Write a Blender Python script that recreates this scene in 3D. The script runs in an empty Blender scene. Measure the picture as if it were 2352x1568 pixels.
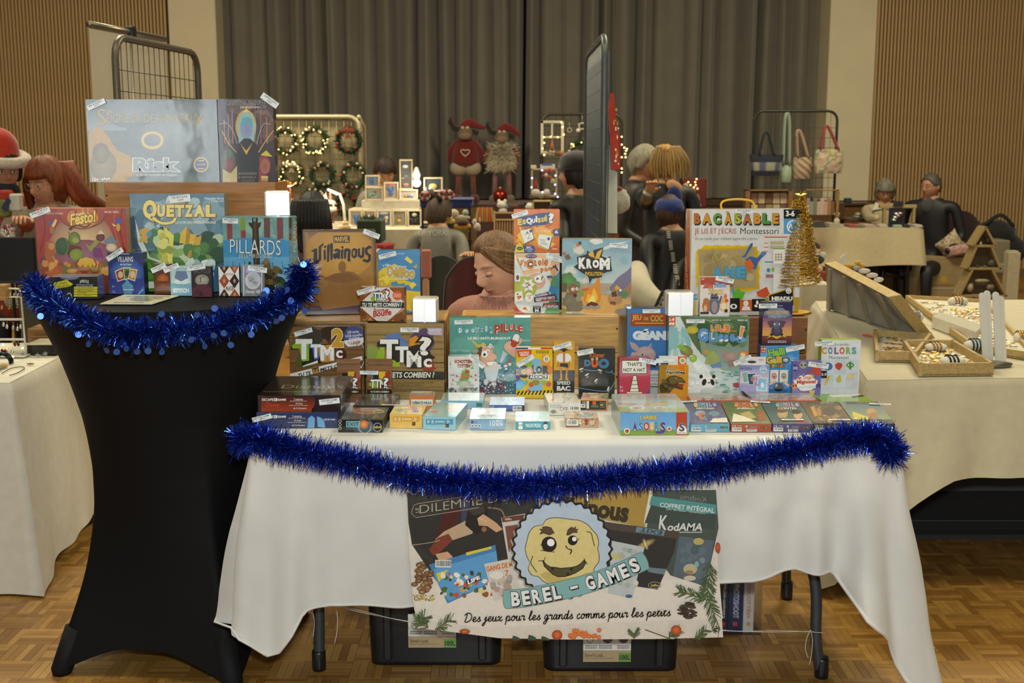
import bpy, bmesh, math, random
from math import sin, cos, tan, pi, radians, sqrt, atan2
from mathutils import Vector, Matrix, noise
V = Vector
SC = bpy.context.scene
COL = SC.collection
# ---------------------------------------------------------------- camera
CAM_H, PITCH, FPX = 1.53, radians(9.3), 2700.0
cd = bpy.data.cameras.new('camera'); cam = bpy.data.objects.new('camera', cd); COL.objects.link(cam)
cam.location = (0, 0, CAM_H); cam.rotation_euler = (pi/2 - PITCH, 0, 0)
cd.sensor_width = 36.0; cd.lens = FPX*36.0/2352.0; cd.clip_start = 0.05; cd.clip_end = 100
cd.dof.use_dof = True; cd.dof.focus_distance = 3.5; cd.dof.aperture_fstop = 6.5
SC.camera = cam
# ---------------------------------------------------------------- world, lamps, exposure
w = bpy.data.worlds.new('world'); SC.world = w; w.use_nodes = True
bg = w.node_tree.nodes['Background']; bg.inputs[0].default_value = (1.0, .92, .70, 1); bg.inputs[1].default_value = .12
def area(name, loc, target, sx, sy, power, col):
    l = bpy.data.lights.new(name, 'AREA'); l.shape = 'RECTANGLE'; l.size = sx; l.size_y = sy; l.energy = power; l.color = col
    o = bpy.data.objects.new(name, l); COL.objects.link(o); o.location = loc
    o.rotation_euler = (V(target) - V(loc)).to_track_quat('-Z', 'Y').to_euler(); return o
area('camera_flash', (0.02, 0.06, 1.74), (0.05, 3.6, .85), .16, .1, 60, (.95, 1.0, 1.0))
WARM = (1.0, .90, .63)
for nm, x, y, p in (('hall_lamp', -3.2, 8.2, 330), ('hall_lamp', 3.2, 8.2, 330), ('hall_lamp', -2.5, 2.6, 130), ('hall_lamp', 2.5, 2.6, 130)):
    area(nm, (x, y, 5.6), (x, y + .01, 0), 2.4, 1.2, p, WARM)
for x, w_ in ((-3.75, 1.1), (-2.75, .55), (2.6, 1.1)):   # tall daylight windows in the wall behind the photographer
    area('daylight_window', (x, -4.2, 1.8), (x, 0, 1.8), w_, 1.3, 30*w_, (.86, .93, 1.0))
SC.view_settings.view_transform = 'Standard'; SC.view_settings.look = 'None'
SC.view_settings.exposure = 0.0; SC.view_settings.gamma = 1.0; SC.view_settings.use_curve_mapping = False
# ---------------------------------------------------------------- pixel <-> world
CP, SP = cos(PITCH), sin(PITCH)
CAMP = V((0, 0, CAM_H))
def ray(px, py):
    u = (px - 1176)/FPX; v = (py - 784)/FPX
    return V((u, CP - v*SP, -SP - v*CP))
def at(px, py, d):
    r = ray(px, py); return CAMP + r*(d/r.y)
def onz(px, py, z):
    r = ray(px, py); return CAMP + r*((z - CAM_H)/r.z)
def onplane(px, py, p, n):
    r = ray(px, py); return CAMP + r*((p - CAMP).dot(n)/r.dot(n))
# ---------------------------------------------------------------- colours, materials
def lin(h):
    if not isinstance(h, str): return tuple(h)[:3]
    r = []
    for i in (0, 2, 4):
        c = int(h[i:i+2], 16)/255.0
        r.append(c/12.92 if c <= .04045 else ((c + .055)/1.055)**2.4)
    return tuple(r)
_lin = {}
def L3(h):
    if h not in _lin: _lin[h] = lin(h)
    return _lin[h]
_mats = {}
def surf(rough=.6, metal=0.0, coat=0.0, nz=.10, sc=30.0, bump=0.0, bsc=200.0, wood=None, spec=.5, fuzz=0.0, emit=0.0, alpha=1.0, trans=0.0, sss=0.0, name=None):
    key = (rough, metal, coat, nz, sc, bump, bsc, wood, spec, fuzz, emit, alpha, trans, sss)
    if key in _mats: return _mats[key]
    m = bpy.data.materials.new(name or 'surface'); m.use_nodes = True
    nt = m.node_tree; N = nt.nodes; b = N['Principled BSDF']
    a = N.new('ShaderNodeVertexColor'); a.layer_name = 'Col'
    tc = N.new('ShaderNodeTexCoord'); src = tc.outputs['Object']
    if wood:
        mp = N.new('ShaderNodeMapping'); mp.inputs['Scale'].default_value = wood; nt.links.new(src, mp.inputs[0]); src = mp.outputs[0]
    n = N.new('ShaderNodeTexNoise'); n.inputs['Scale'].default_value = sc; n.inputs['Detail'].default_value = 4
    nt.links.new(src, n.inputs['Vector'])
    r = N.new('ShaderNodeMapRange'); r.inputs[1].default_value = .3; r.inputs[2].default_value = .7
    r.inputs[3].default_value = 1 - nz; r.inputs[4].default_value = 1 + nz*.6
    nt.links.new(n.outputs[0], r.inputs[0])
    mx = N.new('ShaderNodeVectorMath'); mx.operation = 'SCALE'
    nt.links.new(a.outputs[0], mx.inputs[0]); nt.links.new(r.outputs[0], mx.inputs['Scale'])
    nt.links.new(mx.outputs[0], b.inputs['Base Color'])
    b.inputs['Roughness'].default_value = rough; b.inputs['Metallic'].default_value = metal
    b.inputs['Specular IOR Level'].default_value = spec
    b.inputs['Coat Weight'].default_value = coat; b.inputs['Coat Roughness'].default_value = .06
    b.inputs['Sheen Weight'].default_value = fuzz
    b.inputs['Transmission Weight'].default_value = trans; b.inputs['Alpha'].default_value = alpha
    if sss: b.inputs['Subsurface Weight'].default_value = sss; b.inputs['Subsurface Radius'].default_value = (.01, .004, .002)
    if emit:
        nt.links.new(a.outputs[0], b.inputs['Emission Color']); b.inputs['Emission Strength'].default_value = emit
    if bump:
        n2 = N.new('ShaderNodeTexNoise'); n2.inputs['Scale'].default_value = bsc; n2.inputs['Detail'].default_value = 3
        nt.links.new(src, n2.inputs['Vector'])
        bp = N.new('ShaderNodeBump'); bp.inputs['Strength'].default_value = min(1, bump); bp.inputs['Distance'].default_value = .002*max(1, bump)
        nt.links.new(n2.outputs[0], bp.inputs['Height']); nt.links.new(bp.outputs[0], b.inputs['Normal'])
        if coat: nt.links.new(bp.outputs[0], b.inputs['Coat Normal'])
    _mats[key] = m; return m
MATTE = surf(.75); CARD = surf(.32, nz=.06, sc=60); FILM = surf(.22, coat=.55, nz=.07, sc=50, bump=.12, bsc=14)
FILMW = surf(.25, coat=.8, nz=.08, sc=40, bump=.95, bsc=5)
CLOTH = surf(.9, nz=.06, sc=25, bump=.25, bsc=600, fuzz=.15); FELT = surf(1.0, nz=.18, sc=60, bump=.7, bsc=300, fuzz=.4)
SKIN = surf(.5, nz=.06, sc=35, sss=.06); HAIR = surf(.55, nz=.42, sc=9, wood=(14, 14, 1.2), spec=.35, bump=.8, bsc=22)
METAL = surf(.35, .9, nz=.05); DARKMETAL = surf(.42, .35, nz=.12, sc=50); PLAST = surf(.3, nz=.05)
WOOD = surf(.45, nz=.34, sc=7, wood=(1.5, 12, 18), coat=.15); WOODY = surf(.6, nz=.22, sc=9, wood=(10, 2, 14))
GLITTER = surf(.25, .95, nz=.25, sc=300, bump=.6, bsc=700)
GLOW = {}
# ---------------------------------------------------------------- mesh builder
class M:
    def __init__(s): s.v = []; s.f = []; s.c = []; s.sm = []; s.mi = []
    def add(s, vs, fs, col='808080', smooth=False, mi=0):
        o = len(s.v); s.v += [tuple(p) for p in vs]
        if isinstance(col, list): s.c += col
        else: s.c += [L3(col)]*len(vs)
        for f in fs: s.f.append(tuple(i + o for i in f))
        s.sm += [smooth]*len(fs); s.mi += [mi]*len(fs); return s
    def box(s, a, b, col='808080', bev=0.0, T=None, mi=0):
        x0, y0, z0 = a; x1, y1, z1 = b
        if bev <= 0:
            vs = [(x0,y0,z0),(x1,y0,z0),(x1,y1,z0),(x0,y1,z0),(x0,y0,z1),(x1,y0,z1),(x1,y1,z1),(x0,y1,z1)]
            fs = [(0,3,2,1),(4,5,6,7),(0,1,5,4),(1,2,6,5),(2,3,7,6),(3,0,4,7)]
        else:
            vs = []; e = bev
            for X, sx in ((x0,1),(x1,-1)):
                for Y, sy in ((y0,1),(y1,-1)):
                    for Z, sz in ((z0,1),(z1,-1)):
                        vs += [(X, Y+sy*e, Z+sz*e), (X+sx*e, Y, Z+sz*e), (X+sx*e, Y+sy*e, Z)]
            I = lambda i, j, k, a: ((i*2 + j)*2 + k)*3 + a
            fs = []
            for i in (0, 1):
                q = [I(i,0,0,0), I(i,0,1,0), I(i,1,1,0), I(i,1,0,0)]; fs.append(q if i == 0 else q[::-1])
                q = [I(0,i,0,1), I(1,i,0,1), I(1,i,1,1), I(0,i,1,1)]; fs.append(q if i == 0 else q[::-1])
                q = [I(0,0,i,2), I(0,1,i,2), I(1,1,i,2), I(1,0,i,2)]; fs.append(q if i == 0 else q[::-1])
            for i in (0, 1):
                for j in (0, 1):
                    q = [I(i,j,0,0), I(i,j,0,1), I(i,j,1,1), I(i,j,1,0)]; fs.append(q if i == j else q[::-1])
                    q = [I(i,0,j,0), I(i,0,j,2), I(i,1,j,2), I(i,1,j,0)]; fs.append(q if i != j else q[::-1])
                    q = [I(0,i,j,1), I(0,i,j,2), I(1,i,j,2), I(1,i,j,1)]; fs.append(q if i == j else q[::-1])
                    for k in (0, 1):
                        q = [I(i,j,k,0), I(i,j,k,1), I(i,j,k,2)]; fs.append(q if (i+j+k) % 2 else q[::-1])
        if T is not None: vs = [T @ V(p) for p in vs]
        return s.add(vs, fs, col, mi=mi)
    def tube(s, pts, r, n=8, col='808080', closed=False, cap=True, mi=0, flat=1.0):
        pts = [V(p) for p in pts]; k = len(pts); vs = []; fs = []; up = None
        for i, p in enumerate(pts):
            if closed: t = pts[(i+1) % k] - pts[i-1]
            else: t = pts[min(i+1, k-1)] - pts[max(i-1, 0)]
            t.normalize()
            if up is None: up = V((0, 0, 1)) if abs(t.z) < .9 else V((0, 1, 0))
            a = t.cross(up); a.normalize(); b = a.cross(t); up = b
            rr = r[i] if isinstance(r, (list, tuple)) else r
            for j in range(n):
                q = 2*pi*j/n; vs.append(p + a*(cos(q)*rr) + b*(sin(q)*rr*flat))
        for i in range(k if closed else k-1):
            i2 = (i+1) % k
            for j in range(n):
                j2 = (j+1) % n; fs.append((i*n+j, i2*n+j, i2*n+j2, i*n+j2))
        if cap and not closed:
            fs.append(tuple(range(n))); fs.append(tuple(range((k-1)*n, k*n))[::-1])
        return s.add(vs, fs, col, True, mi)
    def cyl(s, a, b, r, r2=None, n=14, col='808080', mi=0): return s.tube([a, b], [r, r if r2 is None else r2], n, col, mi=mi)
    def lathe(s, prof, n=24, col='808080', c=(0, 0, 0), mi=0, cols=None, sx=1, sy=1):
        vs = []; fs = []; k = len(prof); cc = []
        for i, (r, z) in enumerate(prof):
            for j in range(n):
                q = 2*pi*j/n; vs.append((c[0] + r*cos(q)*sx, c[1] + r*sin(q)*sy, c[2] + z))
                if cols: cc.append(L3(cols[i]))
        for i in range(k-1):
            for j in range(n): fs.append((i*n+j, i*n+(j+1) % n, (i+1)*n+(j+1) % n, (i+1)*n+j))
        fs.append(tuple(range(n))[::-1]); fs.append(tuple(range((k-1)*n, k*n)))
        return s.add(vs, fs, cc if cols else col, True, mi)
    def ell(s, c, r, col='808080', nu=16, nv=10, R=None, jit=0, seed=0, mi=0):
        if not isinstance(r, (tuple, list)): r = (r, r, r)
        vs = []; fs = []; c = V(c)
        for i in range(nv+1):
            th = pi*i/nv
            for j in range(nu):
                ph = 2*pi*j/nu; p = V((sin(th)*cos(ph), sin(th)*sin(ph), cos(th)))
                if jit: p *= 1 + jit*noise.noise(p*3 + V((seed*7.1, seed*3.3, 0)))
                p = V((p.x*r[0], p.y*r[1], p.z*r[2]))
                vs.append(c + (R @ p if R else p))
        for i in range(nv):
            for j in range(nu): fs.append((i*nu+j, (i+1)*nu+j, (i+1)*nu+(j+1) % nu, i*nu+(j+1) % nu))
        return s.add(vs, fs, col, True, mi)
    def prism(s, pts, vec, col='808080', mi=0):
        n = len(pts); pts = [V(p) for p in pts]; vec = V(vec); vs = pts + [p + vec for p in pts]
        fs = [tuple(range(n)), tuple(range(n, 2*n))[::-1]] + [(i, i+n, (i+1) % n + n, (i+1) % n) for i in range(n)]
        return s.add(vs, fs, col, mi=mi)
    def grid(s, fn, nu, nv, col='808080', closed=False, mi=0, smooth=True):
        vs = []; cc = []
        for i in range(nu + (0 if closed else 1)):
            for j in range(nv+1):
                p = fn(i/nu, j/nv)
                if isinstance(p, tuple) and len(p) == 2: p, c = p; cc.append(L3(c))
                vs.append(p)
        fs = []; h = nv+1
        for i in range(nu):
            i2 = (i+1) % nu if closed else i+1
            for j in range(nv): fs.append((i*h+j, i2*h+j, i2*h+j+1, i*h+j+1))
        return s.add(vs, fs, cc if cc else col, smooth, mi)
PM = {}
def obj(name, m, mat=None, parent=None, loc=None, rz=0.0, world=False, rot=None):
    """one mesh object; world=True: the builder holds world coordinates, made local to the parent (or to loc)"""
    me = bpy.data.meshes.new(name)
    B = Matrix.Identity(4)
    if parent is not None and parent.name in PM: B = PM[parent.name]
    Lm = Matrix.Translation(loc or (0, 0, 0)) @ (rot.to_4x4() if rot else Matrix.Rotation(rz, 4, 'Z'))
    if world:
        inv = (B @ Lm).inverted(); vs = [inv @ V(p) for p in m.v]
    else: vs = m.v
    me.from_pydata(vs, [], m.f)
    me.polygons.foreach_set('use_smooth', m.sm); me.polygons.foreach_set('material_index', m.mi)
    ca = me.color_attributes.new('Col', 'FLOAT_COLOR', 'POINT')
    flat = []
    for c in m.c: flat += [c[0], c[1], c[2], 1.0]
    ca.data.foreach_set('color', flat)
    for q in (mat if isinstance(mat, (list, tuple)) else [mat or MATTE]): me.materials.append(q)
    o = bpy.data.objects.new(name, me); COL.objects.link(o)
    if parent is not None: o.parent = parent
    o.matrix_local = Lm; PM[o.name] = B @ Lm
    return o
def thing(name, label, cat, loc=(0, 0, 0), rz=0.0, group=None, rot=None):
    o = bpy.data.objects.new(name, None); COL.objects.link(o); o.empty_display_size = .05
    Lm = Matrix.Translation(loc) @ (rot.to_4x4() if rot else Matrix.Rotation(rz, 4, 'Z')); o.matrix_local = Lm; PM[o.name] = Lm
    return tag(o, label, cat, group)
def tag(o, label, cat, group=None, kind=None):
    o['label'] = label; o['category'] = cat
    if group: o['group'] = group
    if kind: o['kind'] = kind
    return o
def struct(name, m, mat=None, **k):
    o = obj(name, m, mat, **k); o['kind'] = 'structure'; return o
def dup(root, loc, rz=0.0, label=None):
    r = root.copy(); COL.objects.link(r); r.matrix_local = Matrix.Translation(loc) @ Matrix.Rotation(rz, 4, 'Z'); PM[r.name] = r.matrix_local.copy()
    if label: r['label'] = label
    for ch in list(root.children):
        c = ch.copy(); COL.objects.link(c); c.parent = r
        for g in ch.children:
            e = g.copy(); COL.objects.link(e); e.parent = c
    return r
def interp(x, pts):
    if x <= pts[0][0]: return pts[0][1]
    for (a, b), (c, d) in zip(pts, pts[1:]):
        if x <= c:
            t = (x - a)/(c - a); return b + (d - b)*t
    return pts[-1][1]
def smooth(pts, n=6, closed=False):
    """Catmull-Rom through points"""
    P = [V(p) for p in pts]; out = []; k = len(P)
    for i in range(k if closed else k-1):
        p0 = P[i-1] if (closed or i > 0) else P[0]; p1 = P[i]; p2 = P[(i+1) % k]; p3 = P[(i+2) % k] if (closed or i+2 < k) else P[-1]
        for j in range(n):
            t = j/n
            out.append(.5*((2*p1) + (p2-p0)*t + (2*p0-5*p1+4*p2-p3)*t*t + (3*p1-p0-3*p2+p3)*t*t*t))
    if not closed: out.append(P[-1])
    return out
# ---------------------------------------------------------------- flat print (lettering and cover pictures)
_fc = bpy.data.curves.new('glyphs', 'FONT'); _fc.resolution_u = 3
_fo = bpy.data.objects.new('glyphs', _fc); COL.objects.link(_fo)
_gl = {}; _adv = {}
def _mesh(body, off):
    _fc.body = body; _fc.offset = off
    dg = bpy.context.evaluated_depsgraph_get(); dg.update()
    e = _fo.evaluated_get(dg); me = e.to_mesh()
    r = ([(v.co.x, v.co.y) for v in me.vertices], [tuple(p.vertices) for p in me.polygons]); e.to_mesh_clear(); return r
def glyph(ch, off):
    k = (ch, off)
    if k not in _gl: _gl[k] = _mesh(ch, off) if ch != ' ' else ([], [])
    if ch not in _adv:
        if ch == ' ': _adv[ch] = .26
        else: _adv[ch] = max(p[0] for p in _mesh(ch + 'I', 0)[0]) - max(p[0] for p in _mesh('I', 0)[0])
    return _gl[k], _adv[ch]
def layout(text, off, track=0.0):
    vs = []; fs = []; x = 0; layout.par = []
    for i, ch in enumerate(text):
        (gv, gf), ad = glyph(ch, off); o = len(vs); layout.par += [i % 2]*len(gv)
        vs += [(a + x, b) for a, b in gv]; fs += [tuple(i + o for i in f) for f in gf]; x += ad + track
    return vs, fs
STEP = .00005
class Pr:
    """prints shapes given in photograph pixels on a plane; pmap(px,py)->local 3D, n = outward normal"""
    def __init__(s, pmap, n): s.m = M(); s.map = pmap; s.n = V(n); s.k = 1; s.dk = 1; s.odd = None
    def put(s, pts, fs, col):
        o = s.n*(STEP*s.k + .0002)
        if s.odd: s.m.add([s.map(x, y) + o + s.n*(STEP*.5*q) for (x, y), q in zip(pts, s.odd)], fs, col)
        else: s.m.add([s.map(x, y) + o for x, y in pts], fs, col)
    def R(s, x0, y0, x1, y1, c, c2=None, h=False):
        p = [(x0, y0), (x1, y0), (x1, y1), (x0, y1)]; a = L3(c); b = L3(c2 or c)
        s.put(p, [(0, 3, 2, 1)], [a, b, b, a] if h else [a, a, b, b]); s.k += 1
    def P(s, c, *xy):
        p = list(zip(xy[::2], xy[1::2])); A = sum(p[i-1][0]*p[i][1] - p[i][0]*p[i-1][1] for i in range(len(p)))
        f = tuple(range(len(p))); s.put(p, [f[::-1] if A > 0 else f], c); s.k += 1
    def E(s, cx, cy, rx, ry, c, c2=None, rot=0, n=22, jag=0, seed=1):
        rnd = random.Random(seed); ca, sa = cos(radians(rot)), sin(radians(rot)); p = [(cx, cy)]
        for i in range(n):
            q = 1 + (rnd.uniform(-jag, jag) if jag else 0); a = 2*pi*i/n; x, y = rx*cos(a)*q, ry*sin(a)*q
            p.append((cx + x*ca - y*sa, cy + x*sa + y*ca))
        cc = [L3(c2 or c)] + [L3(c)]*n
        s.put(p, [(0, 1 + (i+1) % n, 1 + i) for i in range(n)], cc); s.k += s.dk
    def O(s, cx, cy, r, w, c, n=28, ry=None):
        ry = ry or r; p = []
        for i in range(n):
            a = 2*pi*i/n; p += [(cx + r*cos(a), cy + ry*sin(a)), (cx + (r-w)*cos(a), cy + (ry-w)*sin(a))]
        s.put(p, [(2*i, 2*i+1, (2*i+3) % (2*n), (2*i+2) % (2*n)) for i in range(n)], c); s.k += 1
    def Ln(s, c, w, *xy, sm=0):
        p = list(zip(xy[::2], xy[1::2]))
        if sm: p = [(q.x, q.y) for q in smooth([(a, b, 0) for a, b in p], sm)]
        vs = []; n = len(p)
        for i in range(n):
            a = p[max(i-1, 0)]; b = p[min(i+1, n-1)]; dx, dy = b[0]-a[0], b[1]-a[1]; l = sqrt(dx*dx + dy*dy) or 1
            ww = w[min(i, len(w)-1)] if isinstance(w, (list, tuple)) else w
            nx, ny = -dy/l*ww/2, dx/l*ww/2; vs += [(p[i][0]+nx, p[i][1]+ny), (p[i][0]-nx, p[i][1]-ny)]
        s.put(vs, [(2*i, 2*i+2, 2*i+3, 2*i+1) for i in range(n-1)], c); s.k += s.dk
    def S(s, seed, n, x0, y0, x1, y1, r0, r1, cols, asp=1.0, jag=.25):
        rnd = random.Random(seed); s.dk = .25
        for i in range(n):
            r = rnd.uniform(r0, r1); x = rnd.uniform(x0 + r, max(x0 + r, x1 - r)); y = rnd.uniform(y0 + r*asp, max(y0 + r*asp, y1 - r*asp))
            s.E(x, y, r, r*asp, rnd.choice(cols), rot=rnd.uniform(0, 180) if asp < .99 and jag else 0, n=10, jag=jag*.7, seed=rnd.random())
        s.dk = 1; s.k += 1
    def T(s, text, x0, y0, x1, y1, c, b=0.0, o=None, ow=.05, rot=0, sh=0, q=None, c2=None, track=0.0, arc=0.0):
        if q is None:
            cx, cy = (x0+x1)/2, (y0+y1)/2; ca, sa = cos(radians(rot)), sin(radians(rot))
            q = [(cx + (x-cx)*ca - (y-cy)*sa, cy + (x-cx)*sa + (y-cy)*ca) for x, y in ((x0,y0),(x1,y0),(x1,y1),(x0,y1))]
        base, _ = layout(text, b, track)
        if sh: base = [(x + sh*y, y) for x, y in base]
        if not base: return
        lx = min(p[0] for p in base); hx = max(p[0] for p in base); ly = min(p[1] for p in base); hy = max(p[1] for p in base)
        for off, col in ([(b + ow, o)] if o else []) + [(b, c)]:
            vs, fs = layout(text, off, track); pts = []; cc = []; s.odd = layout.par
            for x, y in vs:
                u = (x + sh*y - lx)/(hx-lx); v = 1 - (y-ly)/(hy-ly)
                if arc: v += arc*(4*(u-.5)**2 - 1)*-1
                X = (q[0][0]*(1-u) + q[1][0]*u)*(1-v) + (q[3][0]*(1-u) + q[2][0]*u)*v
                Y = (q[0][1]*(1-u) + q[1][1]*u)*(1-v) + (q[3][1]*(1-u) + q[2][1]*u)*v
                pts.append((X, Y))
                if c2 and col == c: t = min(1, max(0, v)); a = L3(c); e = L3(c2); cc.append(tuple(a[i]*(1-t) + e[i]*t for i in range(3)))
            s.put(pts, fs, cc if cc else col); s.odd = None; s.k += 1.5
    def word(s, lets, c, b, o, ow):
        # outlines of every letter first, then the letters
        for l in lets: s.T(l[0], *l[1:5], o, b + ow)
        for l in lets: s.T(l[0], *l[1:5], l[5] if len(l) > 5 else c, b)
    def bars(s, x0, y0, x1, y1, n, c, seed=0):
        rnd = random.Random(seed); h = (y1-y0)/n
        for i in range(n):
            x = x0
            while x < x1 - 1:
                wd = rnd.uniform(1.5, 5); k = s.k; s.R(x, y0 + i*h, min(x1, x+wd), y0 + i*h + h*.55, c); s.k = k; x += wd + 1
        s.k += 1
    def code(s, x0, y0, x1, y1, seed=3):
        s.R(x0, y0, x1, y1, 'e8e6e0'); rnd = random.Random(seed); x = x0 + 2
        while x < x1 - 2:
            wd = rnd.uniform(.6, 1.8); k = s.k; s.R(x, y0 + 1.5, min(x+wd, x1-1), y1 - 2.5, '33332f'); s.k = k; x += wd + rnd.uniform(.6, 1.5)
        s.k += 1
def decal(name, pr, mat, parent):
    return obj(name, pr.m, mat, parent)
# ================================================================ the hall
WD = 14.3
def wx(px, d, z=1.5): return at(px, 500, d).x
# floor: mosaic parquet, single strips near the camera
fl = M()
NX0, NX1, NY0, NY1 = -2.64, 3.6, 2.64, 6.72
fl.box((NX0, NY0, -.03), (NX1, NY1, -.004), '2c1a0b')
for a, b in (((-9, -5.5), (9, NY0)), ((-9, NY1), (9, WD + 1.5)), ((-9, NY0), (NX0, NY1)), ((NX1, NY0), (9, NY1))):
    fl.box((a[0], a[1], -.03), (b[0], b[1], 0), '8d6128')
floor = struct('floor', fl, surf(.28, nz=.2, sc=5, spec=.4))
TONES = ['9a7034', 'a3793a', '926a30', 'aa8040', '8a6029', 'a0763a', '966e35', '855c28']
def plank_mesh(c):
    m = M(); m.box((-.0598, -.01165, -.010), (.0598, .01165, 0), c, .0006); return m
PW = surf(.3, nz=.16, sc=16, wood=(3, 60, 1), spec=.45)
pm = []
for c in TONES:
    o = obj('plank', plank_mesh(c), PW); pm.append(o.data); bpy.data.objects.remove(o)
def seen(px, py):
    return (py > 1290 and px < 230) or (py > 1535) or (py > 1270 and px > 2075) or (py > 1420 and 640 < px < 1930)
rnd = random.Random(5); cand = []; rest = M()
def proj(p):
    q = V(p) - CAMP; z = q.y*CP - q.z*SP; return 1176 + FPX*q.x/z, 784 - FPX*(q.y*SP + q.z*CP)/z, z
for i in range(int((NX1-NX0)/.12)):
    for j in range(int((NY1-NY0)/.12)):
        cx, cy = NX0 + .06 + i*.12, NY0 + .06 + j*.12; vert = (i + j) % 2
        for k in range(5):
            o = -.048 + k*.024; x, y = (cx + o, cy) if vert else (cx, cy + o)
            px, py, z = proj((x, y, 0)); t = rnd.randrange(8)
            ok = 0 < px < 2352 and py < 1568 and seen(px, py)
            cand.append((0 if ok else 1, z, x, y, vert, t))
cand.sort()
for q in cand[:300]:
    o = bpy.data.objects.new('plank', pm[q[5]]); COL.objects.link(o); o.parent = floor
    o.location = (q[2], q[3], 0); o.rotation_euler = (0, 0, pi/2 if q[4] else 0)
for q in cand[300:]:
    hx, hy = (.01165, .0598) if q[4] else (.0598, .01165); x, y = q[2], q[3]
    rest.add([(x-hx, y-hy, 0), (x+hx, y-hy, 0), (x+hx, y+hy, 0), (x-hx, y+hy, 0)], [(0, 1, 2, 3)], TONES[q[5]])
o = obj('parquet_strips', rest, surf(.3, nz=.16, sc=22, spec=.45), floor); o['kind'] = 'stuff'
# stage, columns, back wall
STZ = .91
m = M(); m.box((-4.2, WD - .1, 0), (4.6, WD + 2.2, STZ), '6b4a28'); m.box((-4.2, WD - .13, STZ - .05), (4.6, WD - .1, STZ + .01), '3a2817'); struct('trim_1', m, WOOD)
m = M(); m.box((-9, WD + 2.2, 0), (9, WD + 2.4, 6.2), '0c0b0a'); struct('wall_back', m, MATTE)
for nm, a, b in (('wall_left', 408, 514), ('wall_right', 1887, 1992)):
    m = M(); x0, x1 = wx(a, WD), wx(b, WD); m.box((x0, WD - .02, 0), (x1, WD + .5, 6), 'cfc2a2', .01); struct('trim_2' if nm == 'wall_left' else 'trim_3', m, surf(.8, nz=.04, sc=3))
def slat_wall(name, x0, x1, side):
    m = M(); m.box((x0, WD + .03, 0), (x1, WD + .12, 6), '15100b'); wo = struct(name, m, MATTE)
    sm = M(); sm.box((-.0135, -.012, .0), (.0135, .022, 6), 'b08f5e', .002)
    o = obj('slat', sm, surf(.6, nz=.14, sc=6, wood=(30, 30, .7)), wo); me = o.data; bpy.data.objects.remove(o)
    k = int((x1 - x0)/.0415)
    for i in range(k):
        o = bpy.data.objects.new('slat', me); COL.objects.link(o); o.parent = wo; o.location = (x0 + .02 + i*.0415, WD, 0)
    m = M(); m.box((x0, WD - .02, 0), (x1, WD + .02, .09), '6d5330'); struct('baseboard_' + side, m, MATTE)
slat_wall('wall_left', wx(-60, WD), wx(408, WD), 'left'); slat_wall('wall_right', wx(1992, WD), wx(2420, WD), 'right')
# curtains: two heavy pleated panels that meet in the middle
def curtain(label, a, b, seed, stops):
    x0, x1 = wx(a, WD + .5), wx(b, WD + .5); r = random.Random(seed)
    t = [wx(s, WD + .5) for s in stops]
    def yo(x):
        # pleats: broad swelling tongues between the dark valleys
        for i in range(len(t)-1):
            if t[i] <= x <= t[i+1]:
                u = (x - t[i])/(t[i+1] - t[i]); return -.30*(sin(pi*u)**.75)*(.65 + .35*sin(i*2.3 + 1)) - .035*sin(2*pi*u + i)
        return 0
    def fn(u, v):
        x = x0 + (x1 - x0)*u; return (x + .02*sin(v*3 + x*9)*v, WD + .55 + yo(x)*(1 - .1*v) + .006*sin(x*23 + v*3), 6 - (6 - STZ - .015)*v)
    m = M(); m.grid(fn, 520, 10, '6e685c')
    o = obj('curtain', m, surf(.95, nz=.08, sc=3, fuzz=.2, bump=.2, bsc=300)); return tag(o, label, 'curtain')
curtain('grey brown pleated stage curtain on the left of the dark centre gap', 505, 1202, 3, [505, 548, 590, 628, 676, 716, 760, 800, 838, 872, 912, 968, 1010, 1048, 1090, 1132, 1168, 1202])
curtain('grey brown pleated stage curtain on the right of the dark centre gap', 1208, 1880, 8, [1208, 1240, 1290, 1334, 1372, 1396, 1455, 1492, 1560, 1600, 1632, 1688, 1726, 1772, 1800, 1836, 1880])
# ================================================================ people
def _g(x,y,sx,sy):return math.exp(-(x/sx)**2-(y/sy)**2)
def head_surface(th,ph,s=1.0,jaw=1.0):
 """unit direction -> point of a head facing -Y (centre between the ears)"""
 x,y,z=sin(th)*sin(ph),-sin(th)*cos(ph),cos(th)
 px,py,pz=x*.074,y*.093,z*.115
 t=max(0,-pz/.115);f=max(0,-y)
 px*=1-.42*t**2*jaw;py*=1-.30*t**2*(1 if y>0 else.12)
 if y>.0 and pz<-.03:py*=1-.35*min(1,(-.03-pz)/.08)
 if f>.05:
  X,Z=px,pz
  py+=.006*f*f
  d=.021*_g(X,Z+.020,.011,.020)*(1 if Z<-.002 else.9)+.011*_g(X,Z-.004,.008,.022)+.004*_g(abs(X)-.011,Z+.030,.007,.007)
  d-=.010*_g(abs(X)-.031,Z-.008,.016,.012);d+=.005*_g(abs(X)-.030,Z-.032,.022,.007)
  d+=.006*_g(X,Z+.056,.020,.006)+.006*_g(X,Z+.067,.016,.006)-.004*_g(X,Z+.0615,.022,.0022)
  d+=.007*_g(X,Z+.096,.018,.014)+.004*_g(abs(X)-.042,Z+.025,.020,.022)-.004*_g(X,Z+.080,.02,.006)
  py-=d*min(1,f*1.6)
 return V((px,py,pz))*s
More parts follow.
